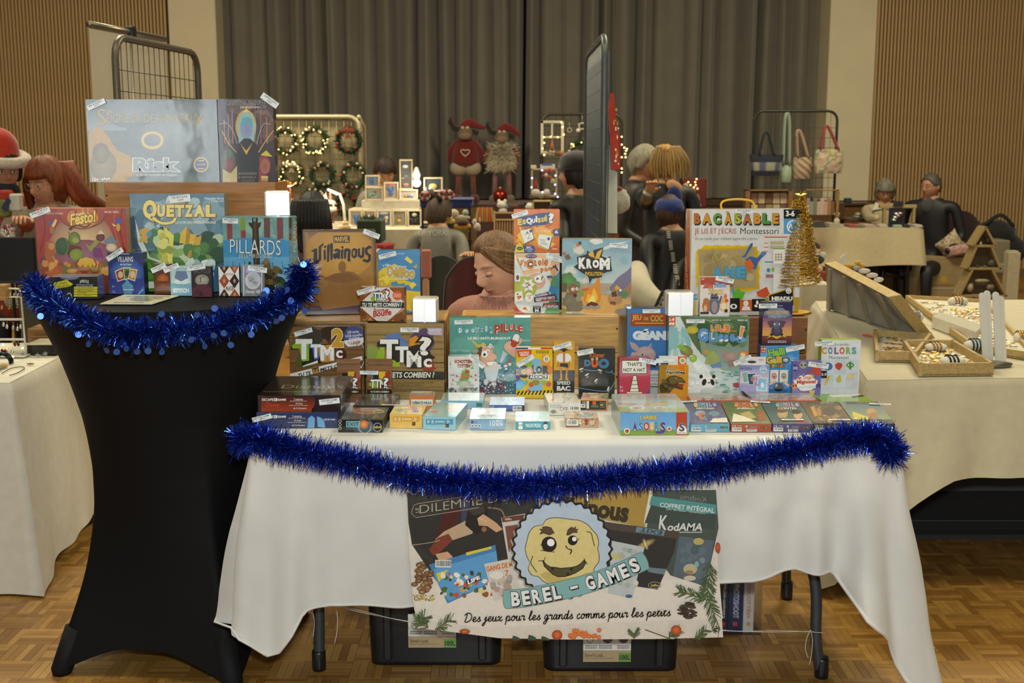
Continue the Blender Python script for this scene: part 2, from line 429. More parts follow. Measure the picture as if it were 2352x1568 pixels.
def build_head(m,R,c,s,skin,lip,brow,eyes='open',iris='4a3a2a',nu=84,nv=64,smile=0):
 vs=[];fs=[];cc=[];sk=L3(skin);lp=L3(lip);bw=L3(brow);bl=L3('c07058')
 for i in range(nv+1):
  for j in range(nu):
   p=head_surface(pi*i/nv,2*pi*j/nu,1.0);X,Z=p.x,p.z;col=sk
   if p.y<-.04:
    k=_g(X,Z+.0615-smile*X*X*8,.023,.0085);k=min(1,1.5*k) if k>.3 else 0
    col=tuple(a*(1-k)+b*k for a,b in zip(col,lp))
    k=min(1,1.4*_g(abs(X)-.031,Z-.031+.25*abs(abs(X)-.028),.017,.0038))*.75;col=tuple(a*(1-k)+b*k for a,b in zip(col,bw))
    k=.22*_g(abs(X)-.044,Z+.022,.018,.016);col=tuple(a*(1-k)+b*k for a,b in zip(col,bl))
    if eyes=='closed':
     k=min(1,1.6*_g(abs(X)-.031,Z-.002+.3*(abs(abs(X)-.031)),.015,.0022));col=tuple(a*(1-k)+b*k for a,b in zip(col,bw))
   vs.append(c+R@(p*s));cc.append(col)
 for i in range(nv):
  for j in range(nu):fs.append((i*nu+j,(i+1)*nu+j,(i+1)*nu+(j+1)%nu,i*nu+(j+1)%nu))
 m.add(vs,fs,cc,True)
 for sx in(-1,1):
  m.ell(c+R@(V((sx*.073,.012,-.008))*s),(.011*s,.018*s,.030*s),skin,10,8,R.to_3x3()@Matrix.Rotation(.25*sx,3,'Z'))
  if eyes=='open':
   e=c+R@(V((sx*.031,-.074,.008))*s);m.ell(e,(.0135*s,.0125*s,.0095*s),'d8d0c6',12,8,R)
   m.ell(e+R@(V((0,-.0085,0))*s),(.0065*s,.005*s,.0065*s),iris,10,6,R)
   m.ell(e+R@(V((0,-.002,.0062))*s),(.0165*s,.0125*s,.0055*s),skin,12,6,R)
  else:
   m.ell(c+R@(V((sx*.031,-.0705,.006))*s),(.0150*s,.0120*s,.0090*s),skin,14,10,R)
   m.tube([c+R@(V((sx*.031+.0145*cos(a),-.0705-.0115*sin(a),.0005-.0025*sin(a)))*s) for a in[pi*(.05+.09*i) for i in range(11)]],.0011*s,5,'3a281e')
def hair_shell(m,R,c,s,col,thick=.016,line=.045,side=-.05,back=-.13,fringe=None,seed=1,nu=60,nv=40,flat=1.0):
 """closed cap that dips under the skin over the face; line = hairline height, side/back = lower edges"""
 vs=[];fs=[];cc=[];rnd=random.Random(seed);b=L3(col)
 for i in range(nv+1):
  for j in range(nu):
   th,ph=pi*i/nv,2*pi*j/nu;p=head_surface(th,ph)
   a=abs(((ph+pi)%(2*pi))-pi)
   low=interp(a,[(0,fringe if fringe is not None else line),(.55,fringe if fringe is not None else line-.004),(1.0,.02 if fringe is None else fringe),(1.25,side),(1.7,side),(2.2,back),(pi,back)])
   k=max(0,min(1,(p.z-low)/.014))
   n=V((p.x/.074**2,p.y/.093**2,p.z/.115**2)).normalized()
   wv=noise.noise(V((ph*4.5,seed*3.0,th*1.2)))*.25+noise.noise(V((ph*17,seed,th*1.5)))*.13
   q=p+n*(thick*(1+wv)*k-.012*(1-k))
   vs.append(c+R@(q*s));g=1+.5*wv+.35*noise.noise(V((ph*26,seed*2.0,th*2)));cc.append(tuple(x*g for x in b))
 for i in range(nv):
  for j in range(nu):fs.append((i*nu+j,(i+1)*nu+j,(i+1)*nu+(j+1)%nu,i*nu+(j+1)%nu))
 m.add(vs,fs,cc,True)
def locks(m,pts_list,r,col,seed=1):
 """tapering strands"""
 rnd=random.Random(seed);b=L3(col)
 for pts in pts_list:
  P=smooth(pts,5);n=len(P);g=rnd.uniform(.75,1.25)
  m.tube(P,[r*(.55+.6*sin(pi*min(1,.25+.75*i/(n-1)))) for i in range(n)],7,tuple(x*g for x in b))
def skin_mesh(joints,edges,mats,sub=2):
 """continuous body grown over a skeleton; joints: name->(Vector, rx, ry); mats: name-> slot"""
 names=list(joints);idx={k:i for i,k in enumerate(names)}
 me=bpy.data.meshes.new('sk');me.from_pydata([joints[k][0] for k in names],[(idx[a],idx[b]) for a,b in edges],[])
 o=bpy.data.objects.new('sk',me);COL.objects.link(o)
 md=o.modifiers.new('s','SKIN');md.use_smooth_shade=True
 sv=me.skin_vertices[0].data
 for k in names:
  sv[idx[k]].radius=(joints[k][1],joints[k][2]);sv[idx[k]].use_root=(idx[k]==0)
 ss=o.modifiers.new('u','SUBSURF');ss.levels=sub;ss.render_levels=sub
 dg=bpy.context.evaluated_depsgraph_get();dg.update();e=o.evaluated_get(dg);g=e.to_mesh()
 vs=[v.co.copy() for v in g.vertices];fs=[tuple(p.vertices) for p in g.polygons];e.to_mesh_clear()
 bpy.data.objects.remove(o);bpy.data.meshes.remove(me)
 return vs,fs
def seg_color(p,segs):
 best=1e9;col=None
 for a,b,c,k in segs:
  ab=b-a;t=max(0,min(1,(p-a).dot(ab)/max(1e-9,ab.dot(ab))));d=(p-a-ab*t).length/k
  if d<best:best=d;col=c
 return col
def person(label,head,yaw,top,skin='c99a7c',pitch=0,roll=0,s=1.0,pose='sit',bottom='2a2b33',lip='b0625a',brow='4a3426',eyes='open',iris='4a3a2a',armL=None,armR=None,body_yaw=None,wide=1.0,sleeve=None,neck=None,lean=(0,0),hi=False,hands=True,smile=0,cloth=None,rise=.075):
 """head: world centre; armL/armR: (elbow, wrist) world points or None; body faces -Y turned by yaw"""
 by=yaw if body_yaw is None else body_yaw
 Rb=Matrix.Rotation(radians(by),3,'Z');R=Matrix.Rotation(radians(yaw),3,'Z')@Matrix.Rotation(radians(pitch),3,'X')@Matrix.Rotation(radians(roll),3,'Y')
 H=V(head);W=lambda x,y,z:H+Rb@(V((x,y,z+(rise if z<-.1 else 0)))*s)+V((lean[0]*min(0,z)/-.7,lean[1]*min(0,z)/-.7,0))
 sk,tp,sl=L3(skin),L3(top),L3(sleeve or top)
 J={};E=[];seg=[]
 def j(n,p,a,b=None):J[n]=(p,a*s,(b or a)*s)
 def e(a,b,c,k=1.0):E.append((a,b));seg.append((J[a][0],J[b][0],c,k))
 pelz=-.76
 j('pelvis',W(0,.05,pelz),.15*wide,.115);j('waist',W(0,.045,-.58),.135*wide,.10);j('chest',W(0,.035,-.40),.155*wide,.11)
 j('upper',W(0,.03,-.27),.12*wide,.085);j('neck',W(0,.025,-.165),.054,.056);j('skull',W(0,.015,-.05),.055)
 e('pelvis','waist',tp,1.3);e('waist','chest',tp,1.3);e('chest','upper',tp,1.2);e('upper','neck',L3(neck) if neck else sk,.45);e('neck','skull',sk,.8)
 for sd,arm in((1,armL),(-1,armR)):
  n='L' if sd==1 else 'R'
  j('sh'+n,W(sd*.175*wide,.035,-.255),.062,.06)
  if arm is None:el,wr=W(sd*.23*wide,.06,-.53),W(sd*.17*wide,-.17,-.66)
  else:el,wr=V(arm[0]),V(arm[1])
  j('el'+n,el,.047);j('wr'+n,wr,.030)
  e('upper','sh'+n,tp,.9);e('sh'+n,'el'+n,sl,.8);e('el'+n,'wr'+n,sl,.8)
  if hands:
   d=(wr-el).normalized();up=V((0,0,1));sdv=d.cross(up);sdv=sdv.normalized() if sdv.length>.1 else V((1,0,0));nv_=sdv.cross(d)
   pa=wr+d*.05*s;j('pa'+n,pa,.034,.018);e('wr'+n,'pa'+n,sk,.8)
   for q,(off,ln) in enumerate(((-.028,.062),(-.009,.075),(.010,.070),(.027,.055))):
    k0=pa+d*.038*s+sdv*off*s;k1=k0+(d*.75-nv_*.3)*ln*.55*s;k2=k1+(d*.5-nv_*.75)*ln*.5*s
    j('f%s%d'%(n,q),k0,.0095);j('g%s%d'%(n,q),k1,.0085);j('h%s%d'%(n,q),k2,.0065)
    e('pa'+n,'f%s%d'%(n,q),sk,.6);e('f%s%d'%(n,q),'g%s%d'%(n,q),sk,.6);e('g%s%d'%(n,q),'h%s%d'%(n,q),sk,.6)
   t0=wr+d*.03*s-sdv*sd*.034*s;t1=t0+(d*.6-sdv*sd*.6-nv_*.3)*.035*s;t2=t1+(d*.8-nv_*.4)*.03*s
   j('t'+n,t0,.012);j('u'+n,t1,.010);j('v'+n,t2,.008);e('wr'+n,'t'+n,sk,.6);e('t'+n,'u'+n,sk,.6);e('u'+n,'v'+n,sk,.6)
 bt=L3(bottom);sh=L3('2b2522')
 fz=.07
 for sd in(1,-1):
  n='L' if sd==1 else 'R'
  if pose=='sit':
   j('hip'+n,W(sd*.09,.02,pelz-.05),.095);kz=W(sd*.11,-.40,pelz-.04);j('kn'+n,kz,.065)
   an=V((kz.x,kz.y,fz))+Rb@V((0,.04,0));to=V((an.x,an.y,.035))+Rb@V((0,-.15*s,0))
  else:
   hp=W(sd*.09,.04,pelz-.07);j('hip'+n,hp,.10);kz=V((hp.x,hp.y,(hp.z+fz)*.5))+Rb@V((0,-.02,0));j('kn'+n,kz,.062)
   an=V((hp.x,hp.y,fz))+Rb@V((0,.03,0));to=V((an.x,an.y,.035))+Rb@V((0,-.15*s,0))
  j('an'+n,an,.045);j('to'+n,to,.034)
  e('pelvis','hip'+n,bt,1);e('hip'+n,'kn'+n,bt,1);e('kn'+n,'an'+n,bt,1);e('an'+n,'to'+n,sh,.8)
 vs,fs=skin_mesh(J,E,None)
 m=M();m.add(vs,fs,[seg_color(p,seg) for p in vs],True)
 build_head(m,R,H,s*1.0,skin,lip,brow,eyes,iris,*((150,120) if hi else(72,56)),smile=smile)
 base=(H.x,H.y,0)
 t=thing('person',label,'person',base)
 obj('body',m,cloth or surf(.6,nz=.08,sc=45,bump=.2,bsc=350),t,world=True)
 return t,R,H,W
 # ================================================================ main table, cloth, garlands
TZ=.742;TX0,TX1,TY0,TY1=-.70,1.045,3.125,3.97
t=thing('folding_table','grey folding table with curved steel legs under the white cloth with the banner','table',(.17,3.5,0))
m=M();m.box((TX0+.01,TY0+.015,TZ-.045),(TX1-.01,TY1-.01,TZ-.004),'b8b8b4',.006);obj('tabletop',m,PLAST,t,world=True)
def table_leg(px,py,d,lean,topx,sz=1.0):
 f=at(px,py,d);m=M()
 pts=smooth([(f.x,f.y,.0),(f.x+lean*.02,f.y,.12),(f.x+lean*.03,f.y+.01,.3),(f.x+lean*.10*sz,f.y+.03,.48),(topx,f.y+.10,TZ-.05)],6)
 m.tube(pts,.0165,12,'41464a');o=obj('leg',m,surf(.35,.3,nz=.06),t,world=True)
 m=M();m.lathe([(.0,0),(.020,0),(.021,.012),(.0205,.055),(.018,.062)],14,'191a1b',(f.x,f.y,0));obj('foot_cap',m,PLAST,o,world=True)
 return f
lf=table_leg(733,1530,3.30,.15,-.50);rf=table_leg(1886,1556,3.25,-1.0,.72)
table_leg(1806,1374,3.86,-.2,.72);table_leg(780,1372,3.86,.2,-.45)
m=M();m.tube([(rf.x-.08,rf.y+.02,.47),(rf.x-.12,3.8,.47)],.012,8,'41464a');m.tube([(lf.x+.03,lf.y+.02,.47),(lf.x+.05,3.8,.47)],.012,8,'41464a');obj('leg_brace',m,DARKMETAL,t,world=True)
# cloth -------------------------------------------------------------
HEM=[(-.70,.20),(-.665,.135),(-.635,.15),(-.575,.265),(-.5,.285),(-.3,.275),(0,.285),(.3,.31),(.5,.335),(.66,.355),(.78,.392),(.88,.385),(.94,.30),(.99,.22),(1.045,.045)]
def cloth_path(u):
 """walks left side -> front -> right side; returns x, y, nx, ny, hem z"""
 LS,FS=TY1-TY0,TX1-TX0;s=u*(LS*2+FS);rc=.03
 if s<LS:
  y=TY1-s;k=max(0,1-(y-TY0)/.10);hz=interp(y-TY0,[(0,.20),(.05,.27),(.13,.32),(.9,.33)])
  return TX0,y,-1,-.7*k,hz
 s-=LS
 if s<FS:
  x=TX0+s;kl=max(0,1-(x-TX0)/.09);kr=max(0,1-(TX1-x)/.09)
  return x,TY0,-.7*kl+.7*kr,-1,interp(x,HEM)
 s-=FS;y=TY0+s;k=max(0,1-s/.10);hz=interp(s,[(0,.03),(.04,.02),(.10,.08),(.2,.22),(.4,.30),(.9,.30)])
 return TX1,y,1,-.7*k,hz
def cloth_fn(u,v):
 x,y,nx,ny,hz=cloth_path(u);s=u*(2*(TY1-TY0)+TX1-TX0)
 zt=TZ+.006;z=zt-(zt-hz)*v**1.02
 dl=abs(x-TX0)+abs(y-TY0);dr=abs(x-TX1)+abs(y-TY0)
 cl,cr=math.exp(-(dl/.16)**2),math.exp(-(dr/.20)**2)
 flare=.012+.05*v*(cl*.75+.3) if x<.2 else.012+v*(.020+.085*cr)
 if nx<-.5 and y>TY0+.02:flare+=.07*v*math.exp(-((y-TY0-.15)/.2)**2)
 fold=(.045*math.exp(-(dr/.26)**2)*sin(s*48+1.0)+.020*cl*sin(s*55))*v**.8+.006*v*sin(s*17+1)+.004*v*sin(s*39+v*4)+.010*noise.noise(V((s*4,v*2.5,1)))*v**.5+.004*noise.noise(V((s*11,v*5,5)))*v**.5
 rnd_=.012*(1-(1-min(1,v/.035))**2)
 a=flare-.012+fold*min(1,v*2)+rnd_
 return(x+nx*a,y+ny*a,z)
m=M();m.grid(cloth_fn,420,60,'cccbc5')
m.grid(lambda u,v:(TX0+(TX1-TX0)*u,TY0+(TY1-TY0)*v,TZ+.006+.0012*noise.noise(V((u*9,v*5,2)))*min(1,u*20,(1-u)*20,v*20)),60,30,'cccbc5')
CLOTHW=surf(.85,nz=.03,sc=12,bump=.2,bsc=500,fuzz=.1)
cl=obj('tablecloth',m,CLOTHW,loc=(.17,3.12,.0),world=True);tag(cl,'white tablecloth hanging in folds over the table of board games','tablecloth')
hm=M();pts=[V(cloth_fn(i/260,.995)) for i in range(0,261)]
hm.tube(pts,.0035,6,'d4d3ce',flat=1.6);obj('hem',hm,CLOTHW,cl,world=True)
# cocktail table --------------------------------------------------------------
CX,CY,CZ=-1.02,3.50,1.10
FA=[radians(a) for a in(216,304,36,124)]
def spandex(u,v):
 a=2*pi*u;dl=min(abs((a-q+pi)%(2*pi)-pi) for q in FA)
 arch=.092*sin(min(1,dl/.62)*pi/2)**.8;z=CZ-(CZ-arch)*v
 t=interp(z,[(0,1),(.12,.95),(.3,.7),(.5,.35),(.75,.05),(.85,0)])
 r=interp(z,[(0,.25),(.45,.25),(.6,.256),(.75,.275),(.85,.30),(.93,.325),(1.03,.368),(1.075,.392),(1.1,.395)])
 foot=interp(z,[(0,.412),(.05,.40),(.15,.365),(.3,.32),(.5,.28),(.7,.27),(.9,.3)])
 sq=foot*.72/cos(pi/4-min(dl,pi/4));sq=min(sq,foot)
 rr=r*(1-t)+sq*t
 return(CX+rr*cos(a),CY+rr*sin(a),z)
t=thing('cocktail_table','tall cocktail table in a black stretch cover holding board games','table',(CX,CY,0))
SPX=surf(.7,nz=.05,sc=9,bump=.1,bsc=900,spec=.18)
m=M();m.grid(spandex,160,70,'0b0b0c',closed=True);obj('stretch_cover',m,SPX,t,world=True)
m=M();m.lathe([(0,CZ-.002),(.36,CZ-.002),(.388,CZ-.003),(.395,CZ-.012)],64,'141416',(CX,CY,0));obj('tabletop',m,SPX,t,world=True)
for q in FA:
 m=M();x,y=CX+.385*cos(q),CY+.385*sin(q)
 m.tube([(x,y,0),(x,y,.012),(x-.012*cos(q),y-.012*sin(q),.04),(x-.05*cos(q),y-.05*sin(q),.13)],[.026,.031,.032,.034],14,'151517');obj('foot',m,SPX,t,world=True)
 # left and right stall tables ---------------------------------------------------
def draped_table(name_l,corners,z,hems,col,label,seed,over=.05,tt=None,fold=.02,cdrop=.09):
 """corners: table-top corners, counter-clockwise seen from above; hems: hem height per edge start/end"""
 P=[V((a,b,0)) for a,b in corners];n=len(P);r=random.Random(seed)
 lens=[(P[(i+1)%n]-P[i]).length for i in range(n)];tot=sum(lens)
 def fn(u,v):
  s=(u%1.0)*tot;i=0
  while s>lens[i] and i<n-1:s-=lens[i];i+=1
  k=s/lens[i];p=P[i].lerp(P[(i+1)%n],k);d=(P[(i+1)%n]-P[i]).normalized();nr=V((d.y,-d.x,0))
  c0=max(0,1-s/.28);c1=max(0,1-(lens[i]-s)/.28)
  pd=(P[i]-P[i-1]).normalized();nd=(P[(i+2)%n]-P[(i+1)%n]).normalized()
  nr=nr+V((pd.y,-pd.x,0))*c0*.8+V((nd.y,-nd.x,0))*c1*.8
  h0,h1=hems[i];hz=h0+(h1-h0)*k-cdrop*(max(c0,c1))**1.5;hz=max(.008,hz)
  a=.01*min(1,v*30)+over*v*(1+.8*max(c0,c1))+fold*v*sin(s*13+i*2+seed)*(.5+.5*max(c0,c1))+fold*.35*v*sin(s*29+seed+v*2)+.004*noise.noise(V((s*4,v*3,seed)))
  zz=z-(z-hz)*v
  return(p.x+nr.x*a,p.y+nr.y*a,zz)
 m=M();m.grid(fn,260,30,col,closed=True);m.prism([(p.x*1.0,p.y,z-.001) for p in P],(0,0,.003),col)
 c=sum(P,V((0,0,0)))/n
 ta=thing('stall_table',tt,'table',(c.x,c.y,0));tm=M()
 tm.prism([(c.x+(p.x-c.x)*.97,c.y+(p.y-c.y)*.97,z-.04) for p in P],(0,0,.034),'9a9a96');obj('tabletop',tm,PLAST,ta,world=True)
 for p in P:
  q=c+(p-c)*.88;lm=M();lm.tube([(q.x,q.y,0),(q.x,q.y,z-.04)],.015,10,'3c4042');obj('leg',lm,DARKMETAL,ta,world=True)
 o=obj('tablecloth',m,CLOTH,loc=(c.x,c.y,0),world=True);return tag(o,label,'tablecloth')
a=onz(22,880,TZ);b=onz(165,806,TZ)
dd=(b-a).normalized();nn=V((-dd.y,dd.x,0))
draped_table('l',[(a.x,a.y),(b.x+dd.x*.2,b.y+dd.y*.2),(b.x+dd.x*.2+nn.x*.75,b.y+dd.y*.2+nn.y*.75),(a.x+nn.x*.75,a.y+nn.y*.75)],TZ,[(.02,.10),(.1,.1),(.1,.02),(.02,.02)],'cfc9b8','cream white cloth on the jewellery table left of the black cocktail table',2,tt='jewellery stall table under the cream cloth at the left edge',over=.04,fold=.022)
a=onz(1992,874,TZ);b=onz(1872,692,TZ)
draped_table('r',[(a.x,a.y),(a.x+1.6,a.y+.12),(b.x+1.9,b.y+.1),(b.x,b.y)],TZ,[(.42,.40),(.4,.4),(.4,.4),(.40,.20)],'b9ae92','beige cloth on the jewellery table to the right of the white one',5,tt='jewellery stall table under the beige cloth on the right',over=.10,fold=.03,cdrop=.36)
# tinsel --------------------------------------------------------------------------
def tinsel(m,path,n,ln,wd,cols,seed,nb=.25,droop=.0):
 r=random.Random(seed);L=len(path)-1
 for i in range(n):
  k=r.uniform(0,L-1e-4);a=int(k);p=path[a].lerp(path[a+1],k-a);t=(path[a+1]-path[a]).normalized()
  d=V((r.gauss(0,1),r.gauss(0,1),r.gauss(0,1)));d-=t*d.dot(t);d.normalize()
  d=(d+t*r.uniform(-.55,.55)).normalized();l=ln*r.uniform(.55,1.1);s=d.cross(V((r.gauss(0,1),r.gauss(0,1),r.gauss(0,1)))).normalized()*wd
  q=p+d*l*.55+V((0,0,-droop*l*.3));e=p+d*l+V((r.gauss(0,.12),r.gauss(0,.12),r.gauss(0,.12)-droop))*l
  c=L3(r.choice(cols));o=s.cross(d).normalized()*wd*r.uniform(-.8,.8)
  m.add([p-s*.6,p+s*.6,q+s+o,q-s+o,e+s*.7,e-s*.7],[(0,1,2,3),(3,2,4,5)],c)
BLUE=surf(.22,.92,nz=.1,sc=90)
def garland(label,ctrl,n,ln,wd,seed,d_of,cols,lump=0):
 pts=smooth([at(x,y,d) for x,y,d in ctrl],12)
 o=thing('tinsel_garland',label,'garland',pts[len(pts)//2])
 m=M();m.tube(pts,.003,6,'101c50');obj('core_wire',m,METAL,o,world=True)
 m=M();tinsel(m,pts,n,ln,wd,cols,seed);q=obj('tinsel',m,BLUE,o,world=True);q['kind']='stuff'
 return o,pts
g1,gp=garland('long bushy blue tinsel garland swagged across the front of the white cloth',[(545,1012,3.02),(590,1008,3.0),(660,1030,3.02),(760,1050,3.03),(860,1075,3.04),(960,1097,3.04),(1060,1107,3.04),(1180,1115,3.04),(1300,1110,3.04),(1420,1097,3.03),(1540,1087,3.03),(1640,1072,3.03),(1740,1052,3.02),(1840,1032,3.02),(1930,1012,3.01),(2000,1003,3.0),(2040,1022,3.0),(2048,1050,3.02)],26000,.048,.0009,4,None,['2340c0','2c52cc','1426a0','3a66e0','1c30b0','5a8af0'])
g2,gp2=garland('blue tinsel garland with round sequins draped around the black cocktail table',[(690,612,3.12),(697,640,3.12),(690,668,3.12),(655,688,3.10),(600,715,3.06),(545,733,3.03),(480,752,3.0),(400,762,2.99),(330,765,2.99),(270,765,3.0),(210,745,3.03),(160,720,3.08),(115,695,3.14),(85,670,3.2),(80,655,3.25)],9000,.044,.0012,9,None,['2440b0','2c54c4','162a80','3a66d0','1e3498','5080e0'])
r=random.Random(11);sq=M()
sq.add([(.0085*cos(2*pi*i/16),0,.0085*sin(2*pi*i/16)) for i in range(16)]+[(.0085*cos(2*pi*i/16),.0006,.0085*sin(2*pi*i/16)) for i in range(16)],[tuple(range(16)),tuple(range(16,32))[::-1]]+[(i,i+16,(i+1)%16+16,(i+1)%16) for i in range(16)],'4a72c4')
base=obj('sequin',sq,surf(.3,.75,nz=.05),g2);bm=base.data;bpy.data.objects.remove(base)
SEQ=[(104,694),(93,726),(77,677),(60,665),(70,705),(203,790),(245,805),(268,808),(315,808),(340,806),(372,808),(371,721),(452,723),(470,795),(491,770),(514,765),(530,792),(577,768),(635,738),(647,730),(700,714),(727,668),(697,607),(612,667),(605,675),(660,665),(668,690),(493,708),(150,745),(180,768),(290,800),(440,780)]
sm=M();inv=PM[g2 .name].inverted()
for x,y in SEQ:
 k=min(range(len(gp2)),key=lambda i:(proj(gp2[i])[0]-x)**2+(proj(gp2[i])[1]-y)**2);c=gp2[k];p=at(x,y,c.y-.03)
 o=bpy.data.objects.new('sequin',bm);COL.objects.link(o);o.parent=g2
 o.matrix_local=Matrix.Translation(inv@p)@Matrix.Rotation(r.uniform(-.5,.5),4,'Z')@Matrix.Rotation(r.uniform(-.5,.4),4,'X')
 sm.tube([p,p.lerp(c,.5)+V((0,.004,.002)),c],.0007,4,'2a4aa8')
obj('sequin_strand',sm,BLUE,g2,world=True)
# wooden crates ------------------------------------------------------------------
def crate(label,x0,x1,y0,y1,z0,z1,col,top=True):
 o=thing('wooden_crate',label,'crate',((x0+x1)/2,(y0+y1)/2,z0));r=random.Random(x0);tk=.012
 for i in range(2):
  m=M();h=(z1-z0-.003)/2;m.box((x0,y0,z0+i*(h+.003)),(x1,y0+tk,z0+i*(h+.003)+h),col,.0015);obj('front_plank',m,WOOD,o,world=True)
 for k,(a,b) in enumerate(((x0,x0+tk),(x1-tk,x1))):
  m=M();m.box((a,y0+tk,z0),(b,y1-tk,z1),col,.0015);obj('side_panel',m,WOODY,o,world=True)
 m=M();m.box((x0,y1-tk,z0),(x1,y1,z1),col,.0015);obj('back_panel',m,WOOD,o,world=True)
 m=M();m.box((x0+tk,y0+tk,z1-tk),(x1-tk,y1-tk,z1-.0005),col,.001);obj('top_board',m,WOOD,o,world=True)
 m=M()
 for cx in(x0+.006,x1-.006):
  for cz in(z0+.04,z1-.04):m.ell((cx,y0-.0005,cz),(.003,.0012,.003),'3a3026',8,6)
 obj('nail',m,METAL,o,world=True)
 return o
TT=TZ+.0075
CRZ=.99
crate('honey wooden crate on the cocktail table with two boxed games on top',at(249,600,3.66).x,at(638,600,3.66).x,3.66,3.86,CZ,1.428,'9a6524')
crate('brown wooden crate on the white table under the gold and black villain game',at(664,800,3.715).x,at(1024,800,3.715).x,3.715,3.96,TT,CRZ,'a67d40')
crate('amber wooden crate with dark knots behind the colourful card boxes',at(1060,800,3.80).x,at(1421,800,3.80).x,3.80,3.965,TT,CRZ,'bd9048')
crate('red brown wooden crate carrying the golden wire tree',at(1560,800,3.78).x,at(1853,800,3.78).x,3.78,3.965,TT,CRZ,'7d4a1e')
# ================================================================ boxed games
def GB(label,bl,br,ty,t,art,z0=None,d=None,yaw=None,side='2a2622',tags=(),right=None,left=None,top=None,back=None,grp=None,mat=None,cat='board game',name='game_box',bev=.0015,tab=None,h=None,tilt=0.0,ttags=()):
 tilt=radians(tilt)
 if d is None:A=onz(bl[0],bl[1],z0);B=onz(br[0],br[1],z0)
 else:
  A=at(bl[0],bl[1],d)
  nn=Matrix.Rotation(radians(yaw or 0),3,'Z')@V((0,-1,0));B=onplane(br[0],br[1],A,nn)
  if z0 is None:z0=A.z
  A.z=B.z=z0
 rz=radians(yaw) if yaw is not None else atan2(B.y-A.y,B.x-A.x)
 ex=V((cos(rz),sin(rz),0));ey=V((-sin(rz)*cos(tilt),cos(rz)*cos(tilt),sin(tilt)));ez=ex.cross(ey);n=-ey
 if yaw is not None and d is None:B=onplane(br[0],br[1],A,n)
 W=(B-A).dot(ex)
 if h is None:h=(onplane(bl[0],ty,A,n)-A).dot(ez)
 if back:t=(onplane(back[0],back[1],A+ez*h,ez)-A).dot(ey)
 mat=mat or FILM
 m=M();m.box((0,0,0),(W,t,h),side,bev)
 o=obj(name,m,surf(.35,nz=.06,sc=60,coat=.4),loc=A,rot=Matrix((ex,ey,ez)).transposed());tag(o,label,cat,grp)
 cl=lambda v,a,b:max(a,min(b,v))
 loc=lambda p:((p-A).dot(ex),(p-A).dot(ey),(p-A).dot(ez))
 def fmap(x,y):
  p=loc(onplane(x,y,A,n));return V((cl(p[0],0,W),0,cl(p[2],0,h)))
 def rmap(x,y):
  p=loc(onplane(x,y,A+ex*W,ex));return V((W,cl(p[1],0,t),cl(p[2],0,h)))
 def lmap(x,y):
  p=loc(onplane(x,y,A,ex));return V((0,cl(p[1],0,t),cl(p[2],0,h)))
 def tmap(x,y):
  p=loc(onplane(x,y,A+ez*h,ez));return V((cl(p[0],0,W),cl(p[1],0,t),h))
 for nm,fn,mp,nv in(('cover_print',art,fmap,(0,-1,0)),('side_print',right,rmap,(1,0,0)),('side_print',left,lmap,(-1,0,0)),('top_print',top,tmap,(0,0,1))):
  if fn:
   p=Pr(mp,nv);fn(p);decal(nm,p,mat,o)
 sc=((A-CAMP).y*CP-(A-CAMP).z*SP)/FPX
 if tab:
  x0,y0,x1,y1,c,fn=tab;a=fmap(x0,y0);b=fmap(x1,y0);z1=(onplane(x0,y0,A,n)-A).dot(ez)
  m=M();m.box((a.x,t*.5,h-.002),(b.x,t*.5+.0012,z1),c,.0004);tb=obj('hang_tab',m,CARD,o)
  if fn:
   def tm(x,y):
    p=loc(onplane(x,y,A+ey*t*.5,n));return V((cl(p[0],a.x,b.x),t*.5,cl(p[2],h-.002,z1)))
   p=Pr(tm,(0,-1,0));fn(p);decal('tab_print',p,CARD,tb)
 for tg in tags:price_tag(o,A,n,ex,ez,sc,*tg)
 for tg in ttags:price_tag(o,A+ez*h,ez,ex,ey,sc,*tg,on=h)
 GBI[label]=(A,ex,ey,W,h,t)
 return o
GBI={}
TAGM=surf(.22,nz=.03,sc=60,coat=.3)
def price_tag(o,A,n,ex,ez,sc,cx,cy,w,hh,ang=0,l1='',l2='',on=None):
 c=onplane(cx,cy,A,n)-A;w*=sc;hh*=sc;fr=on is None
 lc=V((c.dot(ex),-.004,c.dot(ez))) if fr else V((c.dot(ex),c.dot(ez),on+.0035))
 m=M()
 if fr:m.box((-w/2,-.0005,-hh/2),(w/2,.0005,hh/2),'e2e4e2');mp=lambda x,y:V((x/100*w-w/2,-.0005,hh/2-y/30*hh));nn=(0,-1,0)
 else:m.box((-w/2,-hh/2,-.0005),(w/2,hh/2,.0005),'e2e4e2');mp=lambda x,y:V((x/100*w-w/2,hh/2-y/30*hh,.0005));nn=(0,0,1)
 pr=Pr(mp,nn);pr.m=m
 pr.R(0,0,100,2.2,'b9d0c6');pr.R(0,27.5,100,30,'b9d0c6')
 k='2c3a58'
 if l1:pr.T(l1,12,5,90,13,k,.012)
 if l2:pr.T(l2,38,16,66,24.5,k,.012)
 obj('price_tag',m,TAGM,o,loc=lc,rot=Matrix.Rotation(radians(ang),3,'Y') if fr else Matrix.Rotation(radians(-ang),3,'Z'))
